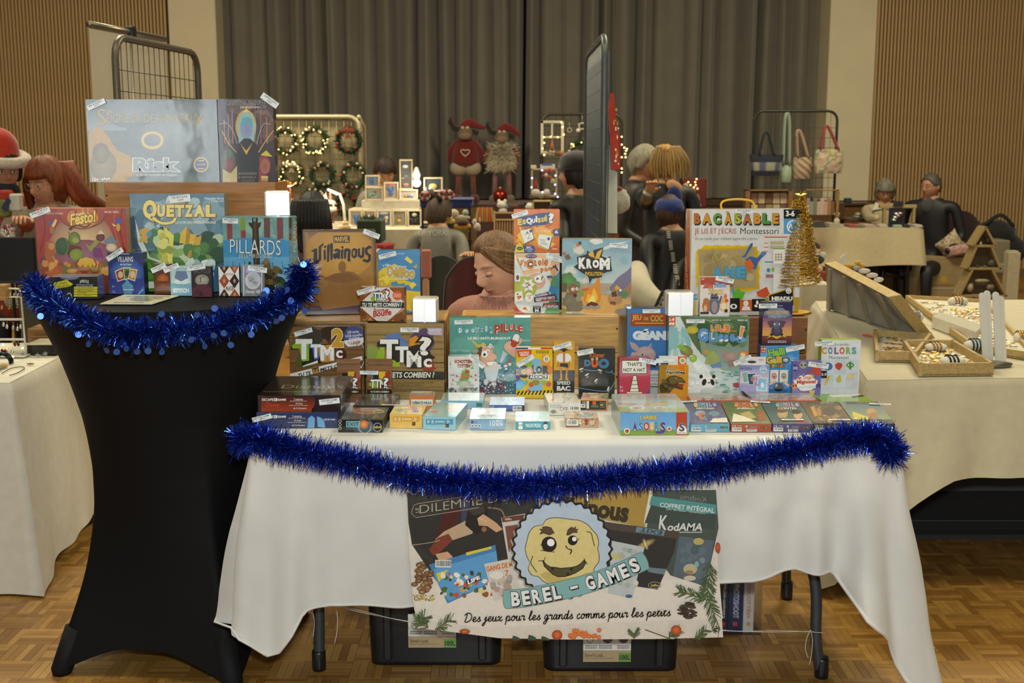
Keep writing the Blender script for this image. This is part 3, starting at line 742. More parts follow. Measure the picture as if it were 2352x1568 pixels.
 # ---- on the cocktail table -------------------------------------------------------
CT=CZ+.001
def art_risk(p):
 p.R(192,226,512,424,'5d6768','76817f');p.R(192,226,512,300,'56605f','8b9799')
 p.E(400,300,110,70,'6a7475','8d989a');p.E(300,260,60,34,'6a7475','7d8889')
 p.P('b08a3a',205,300,232,292,252,318,268,345,300,358,310,400,285,418,215,418,205,360);p.E(238,380,30,38,'7d6c46','9a8a60');p.E(232,352,20,24,'6d6042','8a7a52')
 p.O(350,322,27,9,'b39b5c',ry=22);p.O(350,322,24,3,'d9c78a',ry=19)
 p.E(455,390,44,28,'6f7b7c','3f4c50')
 p.T('LE',246,252,257,260,'c2a25a',.01);p.T('S',224,250,244,287,'b8923c',-.006);p.T('EIGNEUR DES ANNEAU',245,262,450,281,'b09a5e',-.004);p.T('X',447,260,467,287,'b8923c',-.006)
 p.T('Risk',306,363,412,394,'8a9495',.05,'e6e8e6',.035);p.T('Le jeu de conquête stratégique',312,398,406,406,'e2e4e0',.008)
 p.E(462,378,17.5,17.5,'c9a640');p.E(462,378,14,14,'33466f');p.R(451,375,473,381,'22325c');p.T('TOP TRUMPS',452,376,472,380,'d8d4bc',.02);p.R(455,368,469,370,'c9b878');p.R(455,386,469,388,'c9b878')
 p.T('10+',213,408,228,416,'e8e8e4',.03);p.R(231,407,231.8,418,'e8e8e4');[p.E(236+i*5,412-(i%2)*2,2.4,2.6,'d8d8d4') for i in range(4)]
def g_risk():GB('large silver grey war game box in shiny film on the upper crate',(207,420),(505,418.5),228,.055,art_risk,z0=1.4285,d=3.672,yaw=0,side='2b3336',tags=[(222,240,44,12,-24,'RISK','45,00 €')],mat=FILMW)
g_risk()
def art_lux(p):
 p.R(498,224,640,422,'4a3f45','3c322e');p.S(2,26,500,228,634,330,8,26,['5c4a4a','6a544c','463c48','3a3540','7a6258'])
 for x,y0,c in((524,262,'c86a45'),(533,250,'d88a55'),(598,252,'c86a45'),(612,268,'d88a55'),(515,275,'e0a070'),(586,244,'9a6a5a')):p.Ln(c,1.3,x,y0,x+2,330)
 p.E(565,290,24,38,'c89a30','d8a838');p.P('8fb2b0',545,286,552,262,565,256,580,262,587,288,584,330,575,320,557,320,549,330);p.E(566,297,14,22,'8a94b4','7f8ab5');p.P('5fa0ae',551,292,556,272,566,268,578,272,582,292,570,284,558,286)
 p.P('2a2a2a',560,318,574,318,590,332,600,350,600,420,545,420,545,352,550,330);p.P('d0a42c',552,328,566,356,580,328,572,338,566,346,559,338);p.P('e0c050',558,258,566,248,574,258)
 p.Ln('c9a455',2.2,510,300,525,330,543,350);p.Ln('c9a455',2.2,628,300,606,330,594,350);p.Ln('9ba89a',1.5,504,286,520,282,535,300,545,330,sm=3);p.Ln('9ba89a',1.5,622,286,606,284,596,306,590,332,sm=3)
 p.E(525,372,17,30,'4a5a48','5d6b4e');p.E(527,378,11,16,'7a4038','8a4a42');p.P('c0b07a',512,388,530,398,545,380,545,420,512,420);p.P('8a3a48',596,360,612,354,622,372,620,396,608,404,600,420,594,420);p.E(609,382,11,17,'a06a50','8f5040');p.P('c9b83a',598,356,612,345,626,360,610,358);p.R(600,404,616,420,'d8c07a','8a5a3a')
 p.T('CAPITAL LUX',518,231,596,241,'3c3236',.02,'cfc6bc',.03);p.T('2',597,231,610,247,'3c3236',.02,'cfc6bc',.03);p.T('GENERATIONS',552,244,595,248.5,'e0d8cc',.015);p.bars(548,396,590,402,2,'8a8078');p.T('& KRISTIAN A.',549,405,590,409,'a89c90');p.bars(555,412,586,418,2,'6a625c')
GB('dark portrait game box with a blue haired crowned face on the upper crate',(506.5,419),(633,419),227,.05,art_lux,z0=1.4285,d=3.672,yaw=1,side='30272a',tags=[(620,231,43,15,36,'CAPITAL LUX 2','30,00 €')])
def art_festo(p):
 p.R(70,470,305,690,'8e3a2c','7a4a30');p.E(190,560,95,75,'8a4a3e','e8c890');p.R(80,590,300,690,'6a3a48','7a4428');p.E(195,590,70,40,'8a4a50','9a6a88')
 p.P('9c3322',75,474,160,474,130,520,110,560,92,600,80,600);p.P('a03a24',292,474,215,474,250,520,270,560,285,620,300,620);p.Ln('7a241a',3,95,478,104,520,92,580,sm=4);p.Ln('c05a34',2.5,268,478,262,520,284,590,sm=4);p.Ln('7a241a',3,281,478,276,530,293,600,sm=4)
 p.P('a84430',130,474,245,474,235,505,210,521,190,524,165,520,140,505);p.Ln('7d3a26',3,132,490,150,514,190,525,230,512,247,488,sm=5)
 p.E(190,500,36,24,'d88838','f4e29a');p.S(31,14,160,477,222,490,3,8,['c86a40','b0482e'])
 # goblin banquet: seated figures, cups and dishes
 p.E(171,548,14,16,'5d6a2c','8a9440');p.P('6f7a34',156,530,166,540,160,546);p.E(174,552,8,6,'9aa04a');p.P('6d2a22',150,545,160,562,185,566,192,590,160,592,148,570);p.E(176,585,16,14,'7a8a30','8d9a3a');p.P('8e9440',195,556,206,566,222,548,228,556,208,580);p.E(231,545,10,9,'5a2a24','7d4a3a');p.P('d8c8a0',224,538,232,528,240,537)
 p.E(144,565,17,20,'33502c','40603a');p.Ln('5f8a3a',2,150,548,158,565,150,585,sm=4);p.P('a85a28',104,556,118,552,128,560,124,590,140,608,112,612,104,590);p.E(119,565,8,8,'c08a58');p.Ln('c9a45a',2.2,122,588,136,612,150,620,sm=3);p.P('6f7f8a',240,552,258,538,266,552,275,556,240,560);p.E(256,568,12,9,'c8b090','d8c8b0');p.P('7a3a6a',215,568,232,570,238,592,214,590)
 p.E(120,512,7,6,'5a4a8a');p.P('e0c070',118,520,128,502,132,506,124,524);p.E(120,528,6,9,'a06a2a');p.E(272,508,9,8,'5a4a9a');p.P('e8cc80',262,520,256,512,268,518);p.E(272,522,5,9,'c8923a')
 p.R(92,604,250,690,'8a4a26','5c2f22');p.S(5,46,95,595,260,640,4,11,['b05a28','c8803a','8a3a22','d09a4a','a8502c','6f6a2a'])
 p.E(198,607,25,17,'7a3a1a','c08a30');p.P('d8ac3a',178,606,184,594,198,590,214,594,221,606,217,614,213,606,208,616,203,606,197,615,191,606,185,613);p.E(220,620,12,5,'8a4a22','b0703a');p.S(7,9,208,612,234,620,2,4,['7d8a3a','a0a850']);p.E(166,622,12,6,'b87a3a','d0a050')
 p.T('Festo!',160,486,222,514,'f2d060',.035,'6a2a14',.05,rot=-9,sh=.25);p.Ln('5a2618',[4,2,1.5,3],162,525,176,517,196,521,208,514,sm=5);p.E(163,525,4.5,3.5,'5a2618',rot=-30)
 p.T('ARVE D. FÜHLER',108,487,146,492,'ecd0b8',.015);p.T('MICHEL VERDU',241,484,274,489,'ecd0b8',.015)
GB('orange red game box with a goblin banquet cover behind the black card set',(92,676),(299,674),478.5,.06,art_festo,z0=CT,d=3.50,yaw=3,side='b08a55',tags=[(93,488,47,13,-20,'FESTO','29,90 €')],left=lambda p:p.R(60,470,100,690,'b8935c','a07a48'))
def art_quetzal(p):
 p.R(295,440,530,680,'5b7f90','2e5a3a');p.R(295,440,530,500,'4a6d85','7a98a0');p.S(4,30,298,446,524,560,10,30,['7f9ca6','a8bcbe','4c6f86','c4d0cc','5f8496'])
 p.R(380,540,526,640,'35583a','3f6a34');p.S(5,60,340,520,526,640,6,22,['2f5a30','4a7a3a','68904a','274a33','8aa860','b8c8a0'])
 p.P('2e4a66',298,500,306,494,312,502,310,540,330,590,360,606,380,670,300,672,304,560);p.P('c8d0c8',310,500,322,540,345,590,378,602,372,608,338,600,318,560);p.P('4a7a30',305,570,330,590,370,604,395,640,380,672,305,672);p.P('5a8f3a',305,575,340,600,380,640,305,640);p.Ln('2d5a3a',4,306,610,350,625,390,668,sm=4);p.P('d8dcd0',318,648,352,646,378,660,340,662)
 p.S(6,8,318,520,350,560,4,10,['3a6a9a','5a8ab0','c8a040']);p.P('c8b43a',366,540,384,520,392,560,380,600,372,590,368,570);p.P('d8d060',376,520,400,540,396,600,410,640,388,610);p.S(7,12,360,520,400,610,5,12,['b8b84a','d8d078','8a9a3a'])
 p.P('d8b03a',412,558,416,534,430,518,438,536,452,540,446,564,440,560,428,560);p.P('a8842a',430,518,438,536,434,560,426,558);p.P('c8a040',444,548,464,540,460,562,450,564);p.P('b08a30',434,576,442,574,440,590,430,590)
 p.P('3c5f80',470,620,520,598,526,670,440,672);p.S(9,14,420,590,500,640,5,14,['c8d4cc','e0e6e0','9ab0a8'])
 Q=[('Q',329,459,361,509),('U',362,470,380,498),('E',383,470,401,498),('T',402,470,424,498),('Z',425,470,444,498),('A',446,470,471,498),('L',473,470,496,498)]
 for c,*b in Q:p.T(c,b[0]-1,b[1]-1,b[2]+2,b[3]+2,'7d5a20',.09);
 for c,*b in Q:p.T(c,*b,'ead67c',.06)
 p.Ln('7d5a20',8.5,352,500,372,512,396,510,404,500,sm=5);p.Ln('ead67c',6,352,500,372,512,396,510,404,500,sm=5);p.P('b8923a',390,468,396,460,402,466,410,458,416,466,424,461,428,468)
 p.T('LA CITÉ DES OISEAUX SACRÉS',404,507,497,513,'e8ead8',.02);p.T('Alexandre Garcia',470,452,515,458,'d8e4e8',.01);p.T('Kostja Lahn',486,459,515,464.5,'d8e4e8',.01)
GB('tall green and blue jungle city game box behind the little card decks',(309,668),(523,667),444.6,.06,art_quetzal,z0=CT,d=3.56,yaw=0,side='7a7a60',tags=[(414,456,48,17,-6,'QUETZAL','41,00 €')])
def art_pillards(p):
 p.R(508,494,672,676,'6f9b9a','7ba4a8');p.S(2,14,510,498,664,550,8,20,['7aa39c','86ada4','6a9490'])
 for a,b,c in((521,533,'8a4a48'),(552,563,'7a9a3a'),(606,620,'6a4a48'),(636,650,'7a4648')):p.P(c,a,500,b,500,b+1,547,a+1,551)
 p.P('8a4044',553,530,564,528,565,548,554,549);p.P('3f8dbc',512,552,560,546,610,545,664,553,668,672,516,672);p.P('5fa0c4',514,590,666,590,668,672,516,672);p.P('7aaec4',515,630,667,630,668,672,517,672)
 p.P('3a2f22',579,500,593,500,592,512,600,510,598,520,594,524,596,560,598,612,583,612,580,560,580,526,572,516,571,510,579,512);p.P('54452e',583,506,588,506,590,560,589,610,586,610);p.E(585,505,3,4,'6f9b9a')
 for x,h in((535,600),(550,604),(562,598),(648,600),(626,602)):p.Ln('2a2a26',1,x,h,x+3,625)
 p.P('6a5a3a',600,605,612,592,620,600,624,620,636,622,640,640,650,672,610,672,604,640);p.E(612,600,6,8,'7d6a48');p.E(630,620,5,6,'8a7650');p.E(640,652,17,18,'2a3a1e','4a6a2a');p.E(574,608,4,8,'4a3a2a');p.R(590,625,632,672,'33321f','1e2018');p.S(8,22,590,610,650,670,3,9,['4a4428','6a5a30','2a2a1c','574a2c'])
 p.T('PILLARDS',529,549,645,584,'e4e6e0',-.012,'5a6a70',.03,q=[(529,549),(645,552),(645,586),(529,580)]);p.T('DE LA MER DU NORD',550,583,626,592,'c8d0cc',0,'4a6a78',.02)
def side_pill(p):
 p.R(655,494,695,675,'6f9690','6a9aa8');p.R(664,500,670,552,'5a3a38');p.R(679,500,687,550,'6a4a44');p.R(655,556,695,675,'5f97b4','6aa0ac');p.T('PILLARDS',655,540,695,546,'c8d4d0',q=[(673,578),(674,508),(681,508),(680,578)]);p.P('6a6a3a',678,600,688,590,691,645,680,650,674,630)
GB('pale blue viking game box with a carved ship prow behind the silver deck',(517,672),(667,664),497,.075,art_pillards,z0=CT,d=3.535,yaw=-9,side='6f9690',tags=[(530,507,37,12,2,'PILLARDS','45,00 €')],right=side_pill)
def art_aper(p):
 p.R(112,630,232,695,'262826','2e302c');p.E(160,636,22,7,'6a6a8a','8a8aa8');p.E(133,680,14,14,'55557a','7d7da0');p.Ln('c8c8d0',1.8,154,676,160,673,165,680,164,688,sm=4)
 p.P('d8cc3a',121,650,154,642,158,646,168,652,160,658,118,665,124,658);p.T('LES DISPARUS',127,647,155,654,'22221a',.0,rot=-9);p.T('DE MERKHAM HIGH',124,655,161,661,'22221a',.0,rot=-9)
 p.T('APEROLE',183,644,204,651,'d8d8d0',.02,arc=-.3);p.R(175,653,214,653.8,'c8c8c0');p.T('LE JEU DE RÔLE DE L’APÉRO',175,655,214,659,'d8d8d0',.01)
 for i,s in enumerate(('1 KIT DE JEU COMPLET','DÉBUTANTS À EXPERTS','1H30 DE JEU','DE 3 À 5 JOUEURS')):
  y=658.5+i*5.9;p.R(170,y,224,y+4.8,'d0c63c');p.T(s,178,y+.8,178+len(s)*1.9,y+4,'33331c',.015)
GB('low black card set with yellow stripes in front of the goblin banquet box',(119,688),(226,686.5),636,.085,art_aper,z0=CT,side='565862',right=lambda p:(p.R(218,620,255,692,'5d5f68','45475a'),p.R(230,640,240,650,'8a4a4a')),mat=FILMW)
def art_vil(p):
 p.R(244,574,336,680,'2b3560','2e3f86');p.E(291,628,40,36,'30448a','6a8ac0');p.R(247,640,334,680,'32418a','4a4f96')
 for q,c in(((264,622,284,614,290,640,270,647),'a8382c'),((283,614,300,614,302,640,286,643),'5a8a3a'),((299,616,316,619,310,646,294,640),'c87a2a')):
  cx=sum(q[::2])/4;cy=sum(q[1::2])/4;p.P('e0dcc8',*q);p.P(c,*[cx+(a-cx)*.86 if i%2==0 else cy+(a-cy)*.86 for i,a in enumerate(q)]);p.E(cx,cy,6,8,'c8b890' if c!='5a8a3a' else '3a4a3a')
 p.P('5f9ab8',286,676,280,655,288,648,292,640,297,648,306,656,304,676);p.T('VILLAINS',269.5,589,306,601,'dcd8c8',.012);p.T('the Card Game',276,604.5,302,609,'d8dce8',.02);p.bars(277,582,297,585,1,'c8cce0');p.P('2d6fb8',314,676,333,655,334,676);p.T('Ravensburger',315,668,332,672,'e8e8f0',.02,rot=-47);p.T('8+',258,655,264,660,'b8bcd8');p.T('2-6',258,667,265,672,'b8bcd8');p.bars(283,664,308,668,1,'d8dcec')
GB('blue card game box with three fanned cards beside the black card set',(252,676),(333,675),579.5,.035,art_vil,z0=CT,d=3.503,yaw=-3,side='1d2238',tags=[(265,584,44,12,-32,'THE CARD GAME','15,00 €')])
DECKS='playing card decks in a row on the black table'
def deck(label,x0,x1,yt,yb,art,side,tags=(),t=.022,yaw=0,d=None):GB(label,(x0,yb),(x1,yb),yt,t,art,z0=CT,side=side,tags=tags,yaw=yaw,grp=DECKS,cat='card deck',name='card_deck',bev=.0008)
def a_lion(p):
 p.R(353,603,395,678,'5a2f16','6a3a1a');p.O(374,642,13,2,'a8541c');p.E(374,640,11,11,'9a4a14','c06a1e');p.P('6a3414',358,645,392,645,392,664,358,664);p.P('8a4a1c',360,660,374,650,390,660);p.R(356,606,392,607,'7a4a20');p.T('BICYCLE',362,614,389,621,'8a5a2a',.01);p.T('LION KING',363,663,391,668,'9a6a38')
deck('small brown card deck with an orange sun, leftmost of the row',355,394,606,675,a_lion,'4a2814',[(365,615,36,12,-24,'LION KING','11,00 €')])
def a_st(p):
 p.R(390,606,443,682,'a8c4c8','8fb8c4');p.R(394,612,439,650,'b8d0d2');p.P('dce4e2',398,646,412,640,430,640,437,648,416,658);p.R(391,652,442,680,'7fb0be');p.T('STITCH',398,662,434,672,'eef2f0',.05);p.T('BICYCLE',405,614,428,620,'7a98a4',.02);p.P('6a7a9a',405,622,428,622,432,638,416,646,401,638)
deck('small pale blue card deck second from the left in the row',393,441,611,679,a_st,'86a4aa',[(394,615,37,12,-22,'CARTES','8,00 €')])
def a_nm(p):
 p.R(439,607,490,684,'33262a','2c2022');p.E(464,643,16,13,'8a8474','b0aa98');p.P('5a2630',441,664,455,653,470,652,488,662,488,682,441,682);p.R(459.5,636,461.5,648,'6a2430');p.R(466,634,468,637,'6a2430');p.T('BICYCLE',446,618,483,627,'6a5a5e',.01);p.Ln('33181e',1.6,448,676,452,668,458,670,455,676,sm=4);p.P('33181e',457,679,462,666,468,679)
deck('small dark deck with a pale moon over a red hill',442,487,612,681.5,a_nm,'171416',[(452,614,41,11,-9,'BICYCLE','12,00 €')],.025)
def a_al(p):
 p.R(500,606,554,684,'e4dfd6');K='28211e';R_='9a4a2a'
 for cx,cy,c in((515,612,K),(539,612,R_),(515,645,R_),(539,645,K),(515,680,K),(539,680,R_)):
  p.P(c,cx,max(611,cy-17),cx+12,cy,cx,min(681,cy+17),cx-12,cy);p.E(cx,cy+(4 if cy<620 else-4 if cy>670 else 0),3.2,4.5,'b88a5a',jag=.3,seed=cx+cy)
 p.T('BICYCLE',518,627,536,632,'8a6a4a',.01);p.T('ALICE',518,657,537,665,'5a3a24',.03);p.R(518,666,537,667,'8a6a4a');p.O(527,645,.1,.05,'ffffff')
deck('small deck with brown black and white diamonds',504,551,612,680,a_al,'5a3020',(),.022)
def a_di(p):
 p.R(553,605,610,684,'8a8e96','7a7d84');p.R(559,612,561,678,'d8d8d8');p.R(600,612,602,678,'d8d8d8');p.R(565,612,596,626,'8a86b8','b8b4d8');p.E(581,644,18,20,'c8ccd0','a8aeb4');p.O(581,644,18,1.6,'d8c8e0',ry=20);p.S(4,12,568,632,594,658,2,5,['8f959b','c0c4c8','b0a894']);p.T('Disney 100',564,666,598,675,'e8e8e8',.01)
deck('silver holographic deck with a round window, rightmost of the row',557,606,609,680,a_di,'9a9ca0',[(592,618,44,12,8,'CARTES','20,00 €')],.022)
# flyer
m=M();q=[onz(x,y,CT) for x,y in((230,699),(349,699.5),(412,680),(285,678))];m.prism([(p.x,p.y,CT+.0005) for p in q],(0,0,.0022),'d9d4b4')
o=obj('leaflet',m,CARD,loc=(q[0].x,q[0].y,CT),world=True);tag(o,'cream folded leaflet lying on the black table top before the decks','leaflet')
p=Pr(lambda x,y:onz(x,y,CT+.0027)-V((q[0].x,q[0].y,CT)),(0,0,1));p.E(325,687,28,5,'a8b8a0','c8b878');p.E(360,684,16,3,'b8a070');p.R(290,680,390,681.5,'8aa0a8');p.bars(262,694,330,697,1,'8a8a7a');decal('leaflet_print',p,FILM,o)
# bright silver cubes
SILV=surf(.40,.85,nz=.02,sc=90)
def cube(label,x0,x1,yt,yb,d,z0,yaw,left=None):
 A=at(x0,yb,d);nn=Matrix.Rotation(radians(yaw),3,'Z')@V((0,-1,0));B=onplane(x1,yb,A,nn);W=(B-A).length;h=onplane(x0,yt,A,nn).z-A.z;z=z0 if z0 else A.z
 m=M();m.box((0,0,0),(W,W,h),'fbfbfb',.0025);m.box((W*.47,-.0006,.001),(W*.53,.0,h-.001),'f0f0f0');m.box((-.0006,W*.47,.001),(.0,W*.53,h-.001),'c8c8c8')
 o=obj('silver_box',m,SILV,loc=(A.x,A.y,z),rz=radians(yaw));tag(o,label,'box','bright silver cube boxes')
 m=M();m.box((W*.05,W*.1,h),(W*.95,W*.9,h+.003),'d8d4c8',.001);m.box((W*.3,-.002,h+.002),(W*.8,W*.3,h+.0035),'e0dcd0',.0005,T=Matrix.Rotation(-.08,4,'X'));obj('lid_flap',m,SILV,o)
cube('bright silver cube box standing on the pale blue viking game',610,667,444,499.5,3.55,GBI['pale blue viking game box with a carved ship prow behind the silver deck'][4]+CT,12)
# ---- upper level on the crates ---------------------------------------------------
CR=CRZ+.001
def art_villainous(p):
 p.R(690,522,880,720,'b8862c','7a4c18');p.R(690,522,880,560,'6a4a24','b8862c');p.E(780,580,80,60,'b8862c','d0a03c');p.R(690,522,706,720,'3a2430','b8862c',h=True);p.R(852,522,880,720,'a87828','3a2428',h=True);p.P('3a2238',698,706,868,690,868,716,698,722);p.R(690,522,880,533,'3a2a2a','6a4a24')
 p.P('8a5e20',765,632,790,622,812,624,832,640,846,664,838,690,825,700,742,712,733,700,750,668,754,645);p.E(786,612,9,13,'8a5e20');p.P('7a5018',742,640,768,628,800,626,826,640,800,650,770,648)
 p.R(766,541,803,557,'221a14');p.T('MARVEL',768,543,801,555,'d8a844',.035)
 gl=[('V',715,572,742,604),('i',743,566,749,599),('l',751,562,756,601),('l',758,560,763,598),('a',765,572,780,595),('i',783,565,788,594),('n',790,571,805,600),('o',807,569,820,593),('u',822,568,835,592),('s',836,563,853,601)]
 gl=[('l',751,558,757,602)] if 0 else gl
 def bl(*q):p.P('4a2450',*[a+(1 if i%2==0 else 1.2) for i,a in enumerate(q)]);p.P('1e1816',*q)
 bl(714,577,722,571,728,570,728,597,732,594,732,566,743,557,741,563,737,566,737,596,727,605,720,600,721,577);bl(743,566,747,563,749,566,746,569);bl(743,575,747,572,748,593,744,597);bl(751,564,755,560,757,562,755,598,751,601);bl(758,560,762,557,764,560,763,594,759,597)
 bl(766,574,774,570,781,573,780,592,776,594,775,590,768,594,765,590,765,583,775,579,775,575,769,577);bl(783,567,786,564,789,567,786,570);bl(783,574,788,571,787,592,783,594);bl(790,573,794,570,800,570,805,573,803,592,805,598,798,599,799,576,795,576,794,592,790,593);bl(808,573,813,569,820,572,819,588,813,592,807,588);bl(822,571,826,569,826,586,831,586,832,568,836,567,835,589,829,592,822,588);bl(838,570,848,563,854,567,849,570,847,569,843,573,844,580,851,584,850,598,843,602,832,598,837,594,843,597,846,594,846,587,838,582)
 p.E(813,581,2.6,7,'b07c2a')
GB('large gold and black villain game box with a shadowy cloaked figure',(700,713),(866,702),530,.07,art_villainous,z0=CR,d=3.82,yaw=10,side='2a1c24',tags=[(853,537,39,12,22,'VILLAINOUS','30,00 €')])
def art_def(p):
 p.R(864,570,975,716,'4a8cc0','3f80b8');p.P('dcc034',866,625,878,616,896,612,905,605,915,610,920,640,950,650,938,654,916,656,912,646,898,648,902,672,920,665,968,670,966,712,866,712);p.P('4a8cc0',898,652,908,645,916,652,930,650,930,690,905,695,902,664);p.P('dcc034',940,690,955,678,969,668,967,714,940,714)
 for q in((935,588,948,600,944,606,929,595),(939,655,949,647,957,653,946,664)):p.P('e6cf4a',*q)
 p.T('Défifoo',889,612,952,637,'d6a824',.05,'dfe6ea',.075,rot=4);p.T('Défifoo',889,612,952,637,'d6a824',.03,'5d88a8',.03,rot=4);p.P('d8a824',948,613,958,606,957,617);[p.Ln('e4ecf2',1.4,x,y,x+4,y+5) for x,y in((879,608),(884,606),(889,605))];p.R(870,640,938,642.5,'e8d86a');p.T('OLIVIER SMET',910,581,929,584,'cfe0ec',.01);p.S(4,30,868,628,900,668,2,5,['e6cf4a','c8ac2c'])
GB('blue and yellow party game box beside the gold villain game',(871,712),(966,712),574.5,.05,art_def,z0=CR,d=3.86,yaw=2,side='3a5a78',tags=[(890,586,40,11,-14,'DEFIFOO','20,00 €')])
def art_bb(p):
 p.R(824,652,935,748,'8e5a2a','7a4a20');p.S(5,60,826,655,933,745,3,7,['a87038','6a3f1a','9a6430','b88044'],jag=.4);p.P('ddd8d0',866,660,895,660,929,690,929,710,890,742,866,742,828,706,828,695);p.Ln('a03c28',3.2,829,690,862,662);p.Ln('a03c28',3.2,896,661,929,692);p.Ln('a03c28',3.2,829,708,864,740);p.Ln('a03c28',3.2,929,706,892,741)
 p.E(868,676,9,9,'4a70b0',jag=.2);p.E(860,686,8,8,'88b03a',jag=.2);p.E(886,672,10,9,'5a3a6a',jag=.2,seed=3);p.P('d88a28',878,668,890,664,886,680,880,682);p.E(893,688,6,6,'9a3a2a',jag=.2)
 p.T('TTM',858,671,886,690,'eeeae4',.04,'1e1a1a',.06);p.T('c',888,683,893,691,'eeeae4',.03,'9a3a2a',.03);p.T('?',884,667,894,686,'eeeae4',.04,'1e1a1a',.05)
 p.P('28302a',828,691,929,694,929,707,828,704);p.T('TU TE METS COMBIEN ?',832,695,923,704,'e4e4dc',.03,sh=.15);p.T('Bonne',859,707,883,716,'b03c2c',.03,rot=-4);p.T('Bouffe',856,711,899,726,'b03c2c',.04,'e8e0d8',.03,rot=-7,sh=.2);p.T('marmiton',868,728,895,734,'cf8a7a',0);p.E(913,678,11,11,'d2603a');p.bars(905,674,921,683,3,'f0c8b0');p.E(924,737,5,3,'22221e',jag=.3)
GB('small wicker printed quiz box with a white diamond on top of a bigger quiz box',(828,740),(929,742.5),659.5,.045,art_bb,z0=CR+.006,d=3.66,yaw=-4,side='6f4522',tags=[(841,667,42,12,-17,'BONNE BOUFFE','19,00 €')])
def art_jy(p):
 p.R(1177,578,1288,724,'d8e0da','d4dcd8');p.P('e8b888',1183,584,1284,584,1284,612,1204,632);p.P('e08a44',1186,594,1196,594,1203,630);p.E(1231,646,22,19,'d8a898','e8b0a0');p.E(1205,660,28,26,'a8b84a','c8c870');p.P('3f8fae',1285,620,1285,690,1262,690,1268,650);p.P('5f9f60',1250,722,1262,690,1285,690,1285,722);p.P('b8482a',1181,695,1192,712,1206,720,1181,720)
 p.P('e6e6e0',1190,591,1268,594,1262,612,1200,622);p.P('e6e6e0',1238,614,1280,608,1272,625,1240,632)
 p.word((('J',1194,597,1200,609),("'",1201,596,1203,601),('y',1203,600,1209,612),('C',1208,595,1225,618),('R',1226,597,1234,611),('O',1235,597,1244,610),('I',1245,594,1249,609),('S',1250,595,1259,611),('P',1241,615,1249,627),('a',1250,614,1258,623),('s',1259,612,1267,621)),'dc8638',.045,'4a3a30',.07)
 p.E(1238,640,11,9,'f0efe8');p.T('?',1242,634,1248,644,'4a7a2a',.04);p.S(3,5,1231,636,1241,644,1,2,['4a4a40']);p.R(1184,627,1195,646,'ecebe6');p.E(1189,637,3.5,6,'7a4a5a')
 p.P('eceae4',1198,655,1205,648,1204,640,1212,645,1222,640,1222,648,1230,652,1222,658,1224,668,1214,664,1204,670,1206,660);p.S(6,8,1205,646,1219,663,1,3,['b8b4a8','c86a3a','8a8a84']);p.P('eceae4',1183,670,1199,668,1202,690,1184,692);p.S(7,6,1186,672,1198,688,1.5,3.4,['c88a2a','8a7a4a','b8482a']);p.E(1215,682,9,11,'eceae4');p.S(8,6,1209,674,1221,690,1.2,3,['c89a9a','b8b0a8']);p.E(1206,709,13,7,'ecebe4');p.S(9,6,1200,704,1212,713,1.5,3,['c8482a','d8a03a'])
 p.E(1274,617,8,8,'4a3a22',jag=.3);p.E(1272,624,7,9,'d89a6a');p.P('4f8a5a',1266,634,1278,632,1282,650,1278,658,1264,657);p.P('d89a6a',1258,636,1268,640,1266,646,1256,640);p.P('5a4a8a',1256,633,1268,632,1266,638,1256,638);p.P('2f7ab0',1264,656,1278,658,1272,678,1266,674,1262,668,1262,676,1258,674);p.E(1261,677,4,2.5,'b0432c');p.E(1271,681,4,2.5,'b0432c')
 p.P('44345a',1229,676,1258,669,1260,674,1230,680);p.P('44345a',1226,682,1276,674,1280,688,1227,694);p.P('44345a',1248,696,1284,692,1284,707,1244,706);p.T('UNE QUESTION',1231,672,1256,678,'e8d8d0',.02,rot=-7);p.T('UNE RÉPONSE CORRECTE',1230,680,1274,687,'e8e4e0',.02,rot=-5);p.T('PARMI',1231,687,1242,692,'e8e4e0',.02,rot=-3);p.T('PLEIN D’INTOX',1244,685.5,1275,691,'d86a3a',.02,rot=-4);p.T('DÉMASQUER',1251,695,1277,701,'d86a3a',.02,rot=-2);p.T('LES MENTEURS',1247,700.5,1282,706.5,'e8e4e0',.02)
 p.R(1224,702,1242,718,'1c2226');p.T('STUDIO',1226,703,1240,707,'d8dcdc',.01);p.T('H',1229,708,1237,716,'e8ecec',.06);p.E(1220,588,13,5,'5a4668');p.T('PARTY GAME',1210,586,1230,589.5,'e8d8e0',.01)
JYB=GB('tall white party game box standing on the amber crate under the orange one',(1181.5,720.5),(1284.5,720),581.5,.055,art_jy,z0=CR,d=3.87,yaw=0,side='c8ccc0',tags=[(1276,592,44,14,17,"J'Y CROIS PAS",'22,00 €')])
